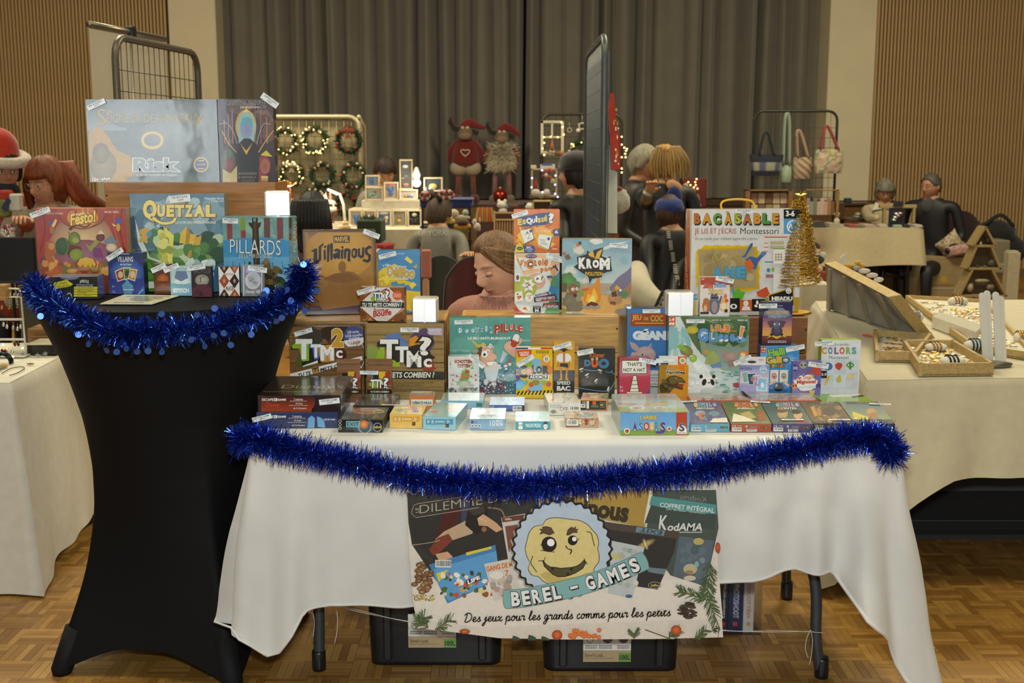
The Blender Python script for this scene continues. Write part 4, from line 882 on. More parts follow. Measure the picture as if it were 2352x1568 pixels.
def art_es(p):
 p.R(1175,476,1290,584,'d8741c','d06818');p.E(1240,530,50,42,'d86c1a','eeb030');p.S(5,40,1180,484,1284,576,4,12,['e08a24','cc5c18','e8a030','d8701c'],asp=.35);p.P('ecc23a',1187,540,1196,532,1192,520,1204,526,1232,540,1218,556,1200,560);p.P('ecc23a',1232,548,1240,538,1262,530,1272,540,1268,556,1276,560,1256,574,1236,566)
 p.P('2d4a86',1188,500,1206,496,1232,491,1262,487,1270,493,1268,510,1252,516,1210,520,1196,520)
 p.word((('E',1189,502,1199,517,'ecc83a'),('S',1200,504,1208,515,'ecc83a'),('Q',1209,500,1222,516,'f0efe8'),('U',1222,502,1229,512,'f0efe8'),('I',1230,496,1234,510,'f0efe8'),('S',1235,500,1242,511,'ecc83a'),('S',1243,499,1249,510,'ecc83a'),('É',1250,494,1257,508,'ecc83a'),('?',1259,489,1272,512,'f0efe8')),'',.06,'2d4a86',.08)
 for q in((1195,530,1220,524,1226,548,1205,559),(1238,537,1268,542,1260,573,1236,561)):p.P('33383c',*[a+1.5 for a in q]);p.P('e6e8e4',*q)
 p.Ln('3a3a3a',.8,1206,540,1212,534,1216,540,1212,548,1218,546,sm=4);p.E(1211,534,2.5,3,'8a8a86');p.T('MISS',1241,549,1252,555,'2a2a2a',-.01,rot=8);p.T('UNIVERS',1240,557,1258,562,'2a2a2a',-.01,rot=10);p.E(1219,530,3,3.5,'2d4a86');p.E(1260,548,3,3.5,'2d4a86');[p.R(1197+i*3,524.5-i*.6,1198.5+i*3,528-i*.6,'33383c') for i in range(8)]
 p.P('2d4a86',1270,527,1285,525,1285,541,1272,542);p.T('6',1274,528,1282,536,'e8eaf0',.03);p.R(1180,563,1224,580,'2d4a86');p.E(1224,572,5,8,'2d4a86');p.T('SAC',1209,565,1220,570,'e8eaf0',.04);p.T('DE TRANSPORT',1206,571,1225,574,'d0d6e8',.01);p.T('INCLUS',1211,575,1222,578,'d0d6e8',.01);p.P('dcc420',1181,580,1186,562,1194,555,1200,562,1205,579);p.E(1194,570,7,4,'3a3a20');p.T('jeux',1190,568,1198,572,'dcc420',.02);p.P('c8402c',1267,568,1280,566,1281,573,1267,575);p.T('Goliath',1268,569,1280,573,'f0e4d8',.02);p.T('AVIS À LES DESSINER',1228,522,1254,526,'f0e0b8',.005,rot=-4);p.T('TOUT TU VAS PIGER !',1230,527,1269,533,'f4ead0',.015,rot=-5)
GB('small orange drawing game box balanced on the tall white party game',(1180,580.5),(1285,580.5),481,.05,art_es,z0=CR+GBI['tall white party game box standing on the amber crate under the orange one'][4]+.0005,d=3.872,yaw=0,side='c8661a',tags=[(1194,492,38,11,-17,'ESQUISSÉ','25,00 €')])
def art_krom(p):
 p.R(1284,546,1456,732,'86aebb','c89a58');p.R(1284,546,1456,650,'7aa2b4','c0ccca');p.S(5,14,1290,550,1450,640,8,20,['a8c4c8','8cb0bc','b8ccca','98bac4']);p.E(1370,553,15,8,'e0dcd0',jag=.15);p.P('ddd8cc',1370,575,1410,558,1446,554,1420,562,1395,572);p.E(1310,622,13,9,'d8d8cc',jag=.2);p.E(1342,645,6,6,'d8d0c4',jag=.2)
 p.P('7a728c',1400,660,1420,636,1440,622,1450,612,1452,680,1405,680);p.P('a87a5a',1430,668,1452,646,1452,690,1425,690);p.E(1303,645,22,18,'4f7f4a','6a9a58',jag=.15);p.E(1322,655,12,10,'5a8a4f',jag=.2,seed=3);p.R(1286,650,1302,670,'6a5a3a');p.P('c86a3a',1332,664,1356,660,1372,666,1340,668);p.P('8a9a58',1320,664,1350,668,1350,690,1310,690);p.P('d8a860',1300,690,1340,680,1400,678,1452,690,1452,730,1286,730);p.P('8a8a4a',1286,706,1320,716,1350,722,1390,726,1286,732);p.E(1435,676,10,8,'5a8a4a',jag=.25);p.E(1400,672,8,5,'9ab8b4')
 p.E(1312,692,20,22,'6f6a58','8a846c',jag=.18);p.E(1322,702,16,20,'7d765f',jag=.2,seed=6);p.E(1317,664,11,13,'8a5a3a','9a6a48');p.E(1316,664,4,4,'ece8dc');p.E(1325,663,3,3.6,'ece8dc');p.E(1316.5,664.5,1.3,1.3,'222222');p.E(1325,663,1.1,1.1,'222222');p.E(1321,678,4,5,'6a2a22');p.P('9a8f7d',1322,682,1336,680,1332,692,1324,692)
 p.P('e08a2a',1340,688,1342,670,1352,664,1350,655,1360,662,1366,650,1372,640,1376,630,1378,648,1376,664,1381,676,1378,692,1360,700,1346,696);p.P('f0bc3a',1346,690,1350,674,1358,678,1364,660,1370,674,1374,684,1368,696,1352,697);p.P('f4e08a',1352,692,1358,682,1364,676,1368,690,1360,698);p.P('6a3420',1348,698,1358,692,1372,696,1376,702,1346,703);[p.E(1342+i*8,704+(i%2)*2,5.5,3.6,'8f8a80','a8a298') for i in range(5)]
 p.E(1408,684,12,12,'b8845a','c89468');p.E(1412,672,8,9,'b0784f');p.P('5a4430',1404,672,1414,668,1418,680,1406,682);p.P('d8a83a',1410,662,1416,654,1424,660,1420,666);p.P('7a5238',1400,692,1416,692,1414,700,1402,698);p.E(1420,688,9,9,'b0865c');p.E(1425,666,3,3,'ece8dc');p.P('3f6a44',1424,722,1438,700,1440,714,1446,706,1448,724);p.E(1442,704,9,6,'9a968c');p.E(1430,715,18,7,'8c8a80')
 p.E(1331,575,11,9,'d8d0bc',jag=.1);p.P('d8d0bc',1316,566,1325,575,1318,582);p.E(1327,562,5,4,'c87a3a');p.E(1332,558,4,4,'4a4038');p.E(1304,590,7,6,'7a5a48',jag=.25);p.E(1296,582,4,4,'a86a48')
 K='2a2a28';p.P(K,1325,590,1340,586,1348,583,1348,575,1356,580,1366,573,1386,568,1382,588,1394,592,1402,588,1403,604,1406,622,1396,624,1384,628,1382,636,1360,640,1354,652,1352,636,1344,630,1334,624,1326,618,1318,612,1327,606)
 for q in((1351,582,1362,576,1366,592,1354,588),(1366,594,1372,578,1384,571,1376,594)):p.P('d8b030',*q)
 for c,*b in(('K',1329,591,1346,617),('R',1347,594,1360,616),('O',1361,596,1376,615),('M',1377,592,1401,619)):p.T(c,*b,'ecebe6',.08)
 p.T('EVOLUTION',1344,624,1384,633,'d8b030',.04);p.R(1300,715,1340,719,'c8c4b0');p.T('SPACE COWBOYS',1314,716,1334,718.5,'6a6a60',.01)
GB('prehistoric campfire game box with blue sky on the amber crate',(1290,728),(1449,727),548,.05,art_krom,z0=CR-.001,d=3.85,yaw=-5,side='9a8f70',tags=[(1421,564,41,10,4,'KROM EVOLUTION','25,00 €')])
def art_bac(p):
 p.R(1576,476,1845,724,'d8d8d4','d4d2cc');p.R(1800,478,1845,502,'1e211e');p.T('3-6',1805,483,1825,497,'e8e8e4',.04);p.R(1800,502,1845,537,'5a9ccb');p.O(1822,520,15,3,'e8ecf0');p.T('A',1810,512,1822,526,'dfe8f0',.02)
 for c,x0,x1,k in(('B',1594,1608,'b86a28'),('A',1613,1634,'cf8f2c'),('C',1638,1656,'5f9a3a'),('À',1664,1680,'cf8f2c'),('S',1687,1702,'a8b838'),('A',1706,1726,'b07038'),('B',1731,1747,'cf8f2c'),('L',1751,1769,'4f9436'),('E',1774,1788,'cf8f2c')):
  y0=486 if c=='À' else 490;p.T(c,x0+1.5,y0+2,x1+2,517.5,'2a2018',.09);p.T(c,x0,y0,x1,514,k,.06,'2a2018',.02)
 p.T('JE LIS ET J’ÉCRIS',1595,521,1691,540,'a83a28',-.004);p.T('Montessori',1700,523,1788,537,'2a3440',-.004);p.T('Un jeu tactile pour vraiment apprendre à écrire !',1596,543.5,1742,553.5,'5a5e60',-.004)
 q=[]
 for i in range(40):
  a=2*pi*i/40;ca,sa=cos(a),sin(a);k=1/max(abs(ca)/.96,abs(sa)/.94);k=min(k,1.16);q+=[1671+76*ca*k*(1+.022*cos(i*pi)),616+56*sa*k*(1+.022*cos(i*pi))]
 p.P('d8b41c',*q);p.P('c8a014',1602,572,1738,566,1744,664,1660,668,1606,668);p.P('a8966a',1605,576,1732,570,1738,660,1608,662);p.E(1632,590,24,16,'a8966a','8a7648',jag=.3);p.S(4,26,1610,580,1734,658,6,16,['b0a074','a08e60','98865a','b8a880']);p.Ln('c8a83a',1.4,1634,600,1640,585,1650,598,1660,584,1670,598,1684,586,1698,598,sm=4)
 for c,x0,x1 in(('A',1636,1659),('N',1664,1685),('E',1690,1712)):p.T(c,x0,612,x1,638,'4f9cc0',.06,'3a7a9c',.03)
 p.P('3a62a0',1700,590,1710,585,1722,560,1728,557,1728,564,1716,582,1712,590);p.P('3a62a0',1711,596,1722,588,1738,592,1745,584,1756,576,1760,582,1748,592,1740,602,1736,618,1726,616);p.E(1752,582,6,5,'5a7ab0');p.P('cf6428',1708,602,1722,594,1732,612,1718,622)
 p.E(1683,668,3,9,'4a9ac0');p.P('5fae38',1681,674,1696,660,1700,668,1711,670,1704,688,1684,684);p.P('c8502c',1736,670,1760,658,1768,676,1756,684,1740,680);p.R(1755,543,1808,545.5,'c8502c');[p.R(1754,557+i*9.5,1764,559+i*9.5,'d8703a') for i in range(3)];[p.R(1768,554+i*10,1800,561+i*10,'b8a888') for i in range(2)];p.R(1756,600,1806,602.5,'2f8aa8');p.E(1764,620,4,5,'3f80c0');p.E(1774,619,4,5,'8ab03a');p.R(1775,570,1802,605,'e2e0da');p.R(1775,570,1802,572,'5a9a4a');[p.R(1779+i*6,582+j*6,1783+i*6,586+j*6,'a08a5a') for i in range(3) for j in range(3)];p.R(1758,630,1778,638,'3f6ab0','d8783a');p.R(1775,628,1800,700,'dedcd6')
 p.R(1676,684,1698,716,'22241f');p.R(1698,688,1726,714,'c8602a');p.R(1726,686,1760,714,'22241f');p.R(1756,683,1766,690,'6aa83a');p.E(1684,703,8,6,'e8e8e4');p.E(1684,703,3.5,3.5,'22241f');p.E(1712,696,6,7,'e8e4e0');p.P('e8e4e0',1702,712,1705,703,1720,703,1723,712);p.E(1735,702,4,3,'e8e8e4',rot=30);p.E(1738,694,3,5,'e8e8e4')
 p.P('d8a82a',1763,676,1821,658,1823,700,1764,700);p.P('1e201c',1765,678,1819,661,1821,700,1766,698);p.T('HEADU',1771,680,1819,690,'ecece6',.07);p.E(1810,667,7,7,'e8e8e0');p.Ln('1e201c',1,1806,668,1810,671,1814,668,sm=3);p.R(1823,660,1836,682,'e4e4e0');p.R(1823,682,1836,716,'c8a02c');p.R(1836,660,1845,724,'3f8aa8')
 p.R(1576,690,1598,724,'c8b060');p.R(1585,675,1601,688,'4f9cc0');p.T('2-5',1590,678,1600,684,'e8f0f4',.02)
def side_bac(p):
 p.R(1555,478,1585,725,'b0562a','a84e24');p.R(1555,484,1569,512,'1e211e');p.R(1567,482,1580,508,'5a9ccb');p.E(1573,496,4.5,9,'c8d8e8');p.T('3-6',1560,495,1566,503,'e8e8e4',.02);p.R(1577,480,1582,724,'a04a22')
 p.T('BAC À SABLE',0,0,1,1,'7a7a28',.03,q=[(1568,664),(1563,526),(1569,526),(1574,664)]);p.T('Montessori',0,0,1,1,'3a2a20',.01,q=[(1575,588),(1571,522),(1575,522),(1578,588)]);p.T('JE LIS ET J’ÉCRIS',0,0,1,1,'e0c8b4',.01,q=[(1578,664),(1574,594),(1578,594),(1582,664)])
bac=GB('big white learning box with a yellow sand tray and a yellow cord handle',(1584.5,721),(1833,716),482,.075,art_bac,z0=CR,d=3.80,yaw=7,side='c8c8c0',tags=[(1708,485,40,10,3,'BAC À SABLE','35,00 €')],left=side_bac)
A,ex,ey,W,h,t_=GBI['big white learning box with a yellow sand tray and a yellow cord handle']
hp=[onplane(x,y,A+ey*.035,-ey) for x,y in((1659,484),(1656,470),(1664,461),(1690,457.5),(1715,459),(1729,464),(1736,480))];m=M();m.tube(smooth(hp,6),.0035,10,'dba52c');obj('cord_handle',m,surf(.7,nz=.1,sc=300),bac,world=True)
# ---- on the cloth, back row ----------------------------------------------------------
def woodbg(p,x0,y0,x1,y1,c1,c2,n=6):
 p.R(x0,y0,x1,y1,c1,c2);r=random.Random(x0)
 for i in range(n*5):y=r.uniform(y0,y1);p.Ln(r.choice(['6a4a2a','8a683c','a07c4a','5a3c20']),r.uniform(.4,1.4),x0,y,(x0+x1)/2,y+r.uniform(-2,2),x1,y+r.uniform(-1,1));p.k-=.75
 p.k+=1
 for i in range(1,n):y=y0+(y1-y0)*i/n;p.Ln('43301c',1.3,x0,y,x1,y+r.uniform(-1,1))
def art_t2(p):
 woodbg(p,655,738,845,930,'7d5a34','6d4c2a');p.E(774,765,36,32,'33261f',jag=.18);p.E(770,800,22,24,'6a3a22',jag=.2);p.E(714,775,28,22,'3a3630',jag=.2,seed=3);p.E(700,825,20,18,'4f5a22',jag=.25,seed=5);p.E(784,812,12,14,'4a1e1a',jag=.15)
 p.P('1c1a16',668,795,682,780,720,775,720,792,740,790,770,789,770,828,735,834,705,834,694,842,690,800,670,802);p.P('8ab02c',670,794,682,782,718,777,718,787,710,790,710,828,694,830,688,800,672,800);p.P('4a6fb0',706,798,712,791,738,789,738,796,732,824,722,826,718,800);p.P('c88a2c',730,800,742,793,768,790,769,828,757,830,738,832)
 p.T('T',679,778,717,825,'ecebe4',.05);p.T('T',714,790,737,821,'ecebe4',.05);p.T('M',736,792,767,828,'ecebe4',.05);p.T('c',772,804,787,822,'ecebe4',.03);p.T('2',762,754,789,797,'c8982c',.07,'e8dcb8',.03);p.P('e4e2dc',695,840,730,827,730,833,696,842)
 p.P('e4e2dc',664,858,770,832,832,817,833,826,690,866,664,868);p.P('221a12',716,846,732,842,734,853,718,857);q=lambda a,b,c,d:[(a,b),(c,b-(c-a)*.235),(c,d-(c-a)*.235),(a,d)]
 p.T('TU TE',0,0,1,1,'1e1c1a',.03,q=q(684,858,714,866));p.T('RE',0,0,1,1,'c8902c',.04,q=q(718,848,732,857));p.T('METS COMBIEN ?',0,0,1,1,'1e1c1a',.03,q=q(736,845,828,853));p.bars(708,864,770,870,1,'c8b898')
 p.E(813,772,24.5,24,'3f4a80');p.P('dedcd8',790,782,838,774,836,786,826,793,800,796,793,790);p.T('540 cartes',798,758,824,765,'d8d8e8',.01,rot=-6);p.T('4.028 nouvelles',793,766,832,773,'d8d8e8',.01,rot=-7);p.T('questions',801,773,826,779,'d8d8e8',.01,rot=-7);p.T('+ 1 boîte',799,781,828,788,'8a3a2a',.01,rot=-7);p.T('voyage',803,786,826,793,'8a3a2a',.01,rot=-7);p.Ln('d8d4cc',1.4,831,789,838,805,838,825,830,843,sm=5);p.P('d8d4cc',827,838,833,845,826,844)
GB('brown wood printed quiz box with a big golden two',(668,922),(838,922),750,.06,art_t2,z0=TT,d=3.645,yaw=2,side='181411',tags=[(697,762,42,11,-16,'TTMC 2','35,00 €')])
def art_t1(p):
 woodbg(p,838,736,1028,930,'9a8150','877044');p.E(905,786,30,20,'5a7ab0',jag=.2);p.E(972,782,28,26,'5a4268',jag=.18,seed=3);p.P('cf8c28',940,778,955,770,975,788,962,800,952,814,942,800);p.E(858,812,20,16,'8a9a4a',jag=.3,seed=2);p.P('96b030',874,796,883,796,883,826,860,826);p.R(902,806,918,842,'96b030');p.E(985,842,15,15,'8a3a28',jag=.25,seed=8)
 K='2a2824';p.P(K,866,787,876,778,918,778,918,794,940,796,960,790,984,810,1000,820,970,846,935,846,925,828,912,832,905,826,892,826,886,797,866,796);p.T('T',873,779,915,824,'e6e4de',.045);p.T('T',908,795,938,832,'e6e4de',.045);p.T('M',934,805,968,843,'e6e4de',.045);p.T('c',973,823,992,843,'e6e4de',.03);p.T('?',962,773,991,816,'e6e4de',.035,K,.06)
 p.P('2e2f26',843,850,1022,853,1022,872,843,868);p.T('TU TE METS COMBIEN ?',850,854,998,867,'dedccf',.025,sh=.15);p.T('Évalue tes connaissances de 1 à 10',892,873,995,881,'5a4c34',.006);p.T('et réponds aux questions !',900,880.5,975,888,'5a4c34',.006);p.T('Alors tu te mets combien sur',902,889,985,895,'5a4c34',.004)
 p.P('a898a8',982,752,1017,753,1017,770,988,769,982,766);p.T('300.000 BOÎTES',984,754,1014,759,'e8e0e8',.02);p.bars(986,760,1013,769,3,'d8ccd8')
GB('pale wood printed quiz box with a white question mark',(845,922),(1021,922),742,.06,art_t1,z0=TT,d=3.64,yaw=-1,side='2a2a20',tags=[(941,757,42,11,0,'TU TE METS COMBIEN','29,00 €')])
cube('bright silver cube box standing on the pale wood quiz box',947,1003,691,744.5,3.65,GBI['pale wood printed quiz box with a white question mark'][4]+TT,-2)
def art_tm(p,dx=0):
 woodbg(p,838+dx,840,905+dx,912,'8a5c34','754a28',4);p.R(870+dx,853,886+dx,880,'d8b428');p.E(862+dx,866,9,9,'5a7ab0',jag=.2);p.E(858+dx,882,10,9,'8ab030',jag=.2);p.E(890+dx,870,9,16,'9a3a28',jag=.25);p.R(857+dx,856,870+dx,870,'2a2622');p.T('TTM',851+dx,871,885+dx,891,'ecebe4',.04,'1e1c1a',.06);p.T('c',886+dx,884,892+dx,892,'ecebe4',.03,'1e1c1a',.05);p.T('?',880+dx,867,893+dx,886,'ecebe4',.03,'1e1c1a',.05);p.R(840+dx,895,902+dx,904,'241f1a');p.T('TU TE METS COMBIEN ?',851+dx,897,894+dx,901.5,'dedccf',.02)
tmt=lambda p,dx:(woodbg(p,840+dx,822,903+dx,852,'7d5230','8a5c34',2),p.R(862+dx,835,881+dx,837,'4a5a2a'))
GB('small brown quiz refill box with a hang tab and a yellow patch',(843.5,905),(900,905),850,.028,art_tm,z0=TT,d=3.595,yaw=0,side='6a4528',tab=(843.5,825.5,900,850,'7d5230',lambda p:tmt(p,0)),tags=[(848,855,42,9,1,'TTMC EXTENSION','12,00 €')])
GB('small brown quiz refill box with a hang tab behind the escape game boxes',(774,905),(829,905),850,.028,lambda p:art_tm(p,-71),z0=TT,d=3.59,yaw=1,side='6a4528',tab=(771,826,826,850,'7d5230',lambda p:tmt(p,-72)))
def art_doc(p):
 p.R(1024,725,1226,925,'5f9f94','4a8f90');p.R(1024,820,1226,925,'57989a','37606e');p.S(3,24,1030,732,1220,820,10,26,['66a598','5a9a90','6ba99c','62a096']);p.S(4,160,1098,842,1184,905,.5,1.3,['c8dce0','a8c4cc','e0eaea'])
 p.word((('D',1050,748,1065,768),('O',1066,752,1079,767),('C',1080,751,1090,766),('T',1091,748,1101,763),('E',1102,750,1110,764),('U',1112,748,1122,764),('R',1123,746,1135,765)),'4f9aa0',.04,'e6e8e2',.10)
 PL=(('P',1136,745,1149,766),('I',1150.5,742,1155,764),('L',1157,743,1167,762),('U',1169,744,1180,760),('L',1182,744,1189,760),('E',1191,746,1200,763));p.word(PL,'ece8e2',.09,'b83c22',.08);p.word(PL,'b83c22',.04,'ece8e2',.07)
 p.T('LE JEU ANTI-BURNOUT',1075,773,1173,780.5,'e8ece8',.03)
 p.S(7,170,1098,872,1165,908,1.4,2.8,['a8322a','2a3560','e0dcd8','8a2a2a','3a4678','c8c4c4'],asp=.7);p.P('c8d4d8',1112,845,1148,838,1140,870,1132,876,1118,872);p.P('b4c4cc',1148,830,1155,804,1166,812,1152,832);p.E(1130,840,22,10,'d8d4d0',jag=.2);p.E(1116,876,5,7,'d8d8d4');p.E(1134,880,6,4,'d8d8d4');p.E(1150,868,4,2,'2a2a30')
 p.P('d8a488',1104,800,1120,793,1132,802,1136,822,1134,838,1118,841,1106,830,1100,815);p.P('5a3a2a',1096,812,1098,800,1108,793,1106,812,1100,822);p.E(1098,829,6,7,'d09a80');p.E(1127,818,14,9,'dca488','e8b498');p.E(1113,812,7.5,8,'f0eeea');p.E(1113,813,3,3.4,'22282e');p.E(1121,806,4,4.5,'f0eeea');p.E(1121,807,1.6,2,'22282e');p.P('f0eee6',1117,830,1134,829,1132,838,1122,839);p.Ln('6a4a40',.8,1116,829,1134,829);p.S(5,9,1104,786,1136,800,2.5,4.5,['d0ccc4','b8b4ac','e0dcd4'],jag=.4);p.P('c8b44a',1084,783,1088,781,1098,790,1116,788,1116,792,1096,797);p.O(1092,804,6.5,2.2,'a8923a')
 p.E(1172,795,14,13,'d8a890','e4b8a0');p.P('d8a890',1160,800,1184,800,1184,820,1176,816,1166,808);p.P('d8a890',1186,786,1196,774,1200,778,1196,788,1184,796)
 def pill(x,y,l,w_,a,c1,c2):
  ca,sa=cos(radians(a)),sin(radians(a))
  for s_,c in((-1,c1),(1,c2)):X,Y=x+s_*l*.32*ca,y+s_*l*.32*sa;p.Ln(c,w_,x,y,x+s_*l*.34*ca,y+s_*l*.34*sa);p.E(X,Y,w_/2,w_/2,c)
 p.Ln('4a2a22',17,1188,778,1178,787);pill(1183,781,27,14,-69,'b8402a','e8e8e6');pill(1171,832,12,6,90,'b8402a','e8e8e6');pill(1163,836,8,5,90,'b8402a','e0e0e0');pill(1157,839,7,5,10,'33509a','e0e0e0');pill(1163,848,10,5,80,'e0e0e0','33509a');pill(1157,858,9,4.5,110,'33509a','d8d8dc')
GB('green teal doctor game box with a grinning cartoon doctor holding a pill',(1034,915),(1218,915),729,.045,art_doc,z0=TT,d=3.72,yaw=0,side='3d6a5c',tags=[(1065,739,42,10,-2,'DOCTEUR PILULE','18,00 €')],top=lambda p:(p.R(1020,720,1228,731,'6a8a6a','5a9a88'),p.T('PILULE',1075,724.5,1125,728,'b86a3a',.03)))
def art_sch(p):
 p.R(1020,814,1104,910,'d6d8d2','ccd0cc');p.T('SCHOTTEN',1044,826,1084,834,'9a4022',.05,'6a3a20',.02);p.T('TOTTEN',1050,836,1080,844,'9a4022',.05,'6a3a20',.02);p.T('2',1081,836,1088,847,'6f9a32',.07);p.E(1069,862,10,12,'6a8a2c','8aa83a');p.P('7a9a32',1060,852,1068,846,1078,850,1079,860,1066,862);p.E(1073,853,5.5,4,'c03a2a');p.E(1064,866,6,6,'b8743a');p.E(1071,868,5,3,'d8703a');p.E(1066,880,17,12,'6a7a3a','8a9450',jag=.2);p.S(3,20,1052,882,1082,900,2,5,['8a8a80','6a6a60','a8a69a','b09a4a','5a6a44']);p.S(4,10,1030,888,1050,902,2,5,['7a8088','c8b0a8','5a5f64','b88a70']);p.S(5,8,1080,880,1098,900,2,4,['6a6a64','9aa0a0'])
 for x,y in((1049,863),(1040,873),(1092,861),(1093,872),(1038,882),(1082,864)):p.Ln('8a5a3a',.8,x,y,x+7,y+3);p.E(x,y,2,2.6,'c0583a')
 p.S(6,5,1032,826,1038,846,1.2,2,['8aa83a','6a8a3a']);p.S(8,4,1034,858,1044,868,1,1.8,['44443e'])
GB('small white card game box with a green goblin on a rock',(1030,905),(1101,905),818.5,.04,art_sch,z0=TT,d=3.655,yaw=2,side='a8a894',tags=[(1094,829,44,12,38,'SCHOTTEN','13,00 €')])
def art_col(p):
 p.R(1180,792,1272,912,'e0bc14','dcb80e');p.R(1184,797,1213,801.5,'2e4270');p.R(1213,797,1242,801.5,'ecebe8');p.R(1242,797,1268,801.5,'c8402a');p.P('cf4a24',1187,804,1221,803,1220,819,1190,820);p.T('NOUVELLE',1193,807,1215,812,'f4e4d8',.03,rot=-3);p.T('VERSION !',1194,812.5,1216,817.5,'f4e4d8',.03,rot=-3);p.bars(1231,805,1262,812,3,'5a4a1c')
 for x,y,r,c in((1232,840,17,'7fb4d8'),(1214,840,12,'8ab03a'),(1253,833,12,'d8962a'),(1258,850,12,'d8792a'),(1192,882,13,'4a9ad0'),(1230,888,16,'7fb4d8'),(1188,868,7,'5a4a80'),(1220,883,6,'c05a28'),(1260,882,6,'c85a70'),(1231,877,8,'8a8a30'),(1208,878,5,'6aa88a'),(1214,897,3.5,'d8506a'),(1189,845,4,'3a8ac0'),(1188,855,4,'d8507a'),(1250,877,7,'9ab03a'),(1249,818,4.5,'d8962a'),(1194,888,3,'4aa878')):p.E(x,y,r,r,c);p.k-=.75
 p.k+=1;p.E(1255,824,7.3,7.3,'e8e6e0');p.O(1255,824,5.6,1,'c8c4bc');p.R(1252.5,820,1254.5,828,'3a4f8a');p.R(1256,820,1258,828,'c8402a')
 lg=[('C',1190,839,1212,868),('L',1222,838,1231,859),('O',1231,840,1245,858),('R',1246,839,1262,859)]
 for c,*b in lg:p.T(c,*b,'ece8e0',.13)
 p.P('ece8e0',1213,858,1262,858,1260,873,1212,872)
 for c,*b in lg:p.T(c,*b,'2a2a28',.085)
 p.E(1214.5,852,9,9,'ece8e0');p.E(1214.5,852,8,8,'cf5a2a');p.O(1214.5,852,5.5,1.5,'ece8e0');p.O(1214.5,852,2.6,1.4,'ece8e0')
 p.P('33403c',1214,861,1259,860,1258,870.5,1214,870.5);p.T('ADDICT',1216,861.5,1257,869,'ecebe4',.05)
 p.R(1184,899,1270,906,'e4c41a');[p.P('22201a',1186+i*8.4,906,1190+i*8.4,906,1195+i*8.4,898-i*.3,1191+i*8.4,898-i*.3) for i in range(10)]
GB('yellow card box with coloured circles and a hazard stripe',(1185.5,905.5),(1268.5,905),798,.03,art_col,z0=TT,d=3.645,yaw=0,side='c8a81a',tags=[(1207,828,42,12,-31,'COLOR ADDICT','13,00 €')])
def art_spd(p):
 p.R(1267,780,1323,850,'d09c2c');p.R(1267,850,1323,912,'2c3034');p.P('2e3236',1282,803,1290,801,1294,798,1300,801,1309,804,1295,805);p.P('c88a5a',1291,806,1298,806,1297,818,1293,818);p.R(1291,805,1299,807.5,'1e1c1a');p.P('e4e2dc',1278,818,1284,812,1293,811,1293,831,1284,831,1281,826,1278,834);p.P('e4e2dc',1312,818,1306,812,1298,811,1298,831,1306,831,1309,826,1312,834);p.R(1293,811,1298,834,'c08058');p.P('2e3236',1287,834,1304,834,1306,845,1298,843,1285,841);p.P('c08058',1285,842,1291,843,1290,859,1287,859);p.P('c08058',1299,844,1305,845,1303,859,1300,859);p.P('cf9a2c',1287,858,1291,858,1291,873,1282,873,1287,868);p.P('cf9a2c',1299,858,1303,858,1303,868,1307,873,1299,873);p.Ln('2a2420',1,1283,832,1281,842);p.Ln('2a2420',1,1306,832,1308,842)
 p.T('SPEED',1279,875,1310,883,'e4e4de',.02);p.T('BAC',1279,886,1310,897,'e4e4de',.04);p.T('DRÔLE & RAPIDE',1279,899,1310,903,'a8842c',.02);p.R(1303,795,1315,802,'d8cfa8')
GB('narrow tall yellow and black card box with a hatted bandit figure',(1271.5,907),(1319,907),783.5,.04,art_spd,z0=TT,d=3.645,yaw=0,side='a8843a',tags=[(1291,794,43,11,-17,'SPEED BAC','15,00 €')])
def art_klu(p):
 p.R(1324,794,1418,912,'2e302b','262822');p.T('Klüster',1354,810,1389,821,'cf6a2a',.02,sh=.1);p.T('D',1342,826,1357,841,'4f7fa0',.07);p.T('U',1358,823,1374,844,'cf5c28',.09);p.R(1357.5,822,1363.5,827,'a8aeb0');p.R(1368,821,1374,826,'a8aeb0');p.O(1386.5,834.5,12.5,7,'3f77a0',ry=11.5);p.Ln('5a9ad0',1.5,1341,848,1355,850.5,1375,851,sm=4);p.Ln('5a9ad0',1.4,1390,853,1403,855,1405,850,1407,857,1413,859,sm=3);p.Ln('5a9ad0',1.5,1328,890,1350,894,1384,898,1398,896,1406,888,1412,876,sm=4)
 for x,y,a in((1335,847,-20),(1378,850,20),(1348,860,-30),(1369,873,-45),(1397,892,-65)):p.E(x,y,5.5,1.7,'e0dcd0',rot=a);p.E(x+1,y+5.5,4,1.2,'a8a498',rot=a)
GB('black magnet stone game box with blue cord lines',(1329.5,906),(1411.5,906),799.5,.05,art_klu,z0=TT,d=3.645,yaw=-1,side='3a3a32',tags=[(1344,808,37,12,-11,'KLUSTER DUO','15,00 €')])
def art_hat(p):
 p.R(1416,818,1498,910,'b83e52','b03a4c');p.R(1427.5,826.5,1486,858,'24221e');p.R(1429,828,1484.5,856.5,'ddd9c6');p.T('THAT’S',1440,832,1474,840.5,'24221e',.03);p.T('NOT A HAT',1431.5,845,1481.5,853.5,'24221e',.03);p.P('24221e',1439,902,1446,899,1454,862,1458,860,1462,862,1468,899,1475,902);p.P('dcd8c4',1447,899,1455,863,1461,863,1467,899);[p.R(1453-i*2,873+i*9,1463+i*2,874.2+i*9,'24221e') for i in range(3)];p.R(1440,900,1474,903,'dcd8c4');p.T('8+',1424,886,1430,891,'e0c0c4',.02);p.T('3-8',1424,894,1431,899,'e0c0c4',.02);p.P('3a5aa0',1484,901,1494,892,1494,902)
GB('crimson card game box with a white striped cone',(1422,903),(1493,903),822.5,.04,art_hat,z0=TT,d=3.55,yaw=4,side='8f3444',tags=[(1487,829,41,11,11,'THAT','10,00 €')])
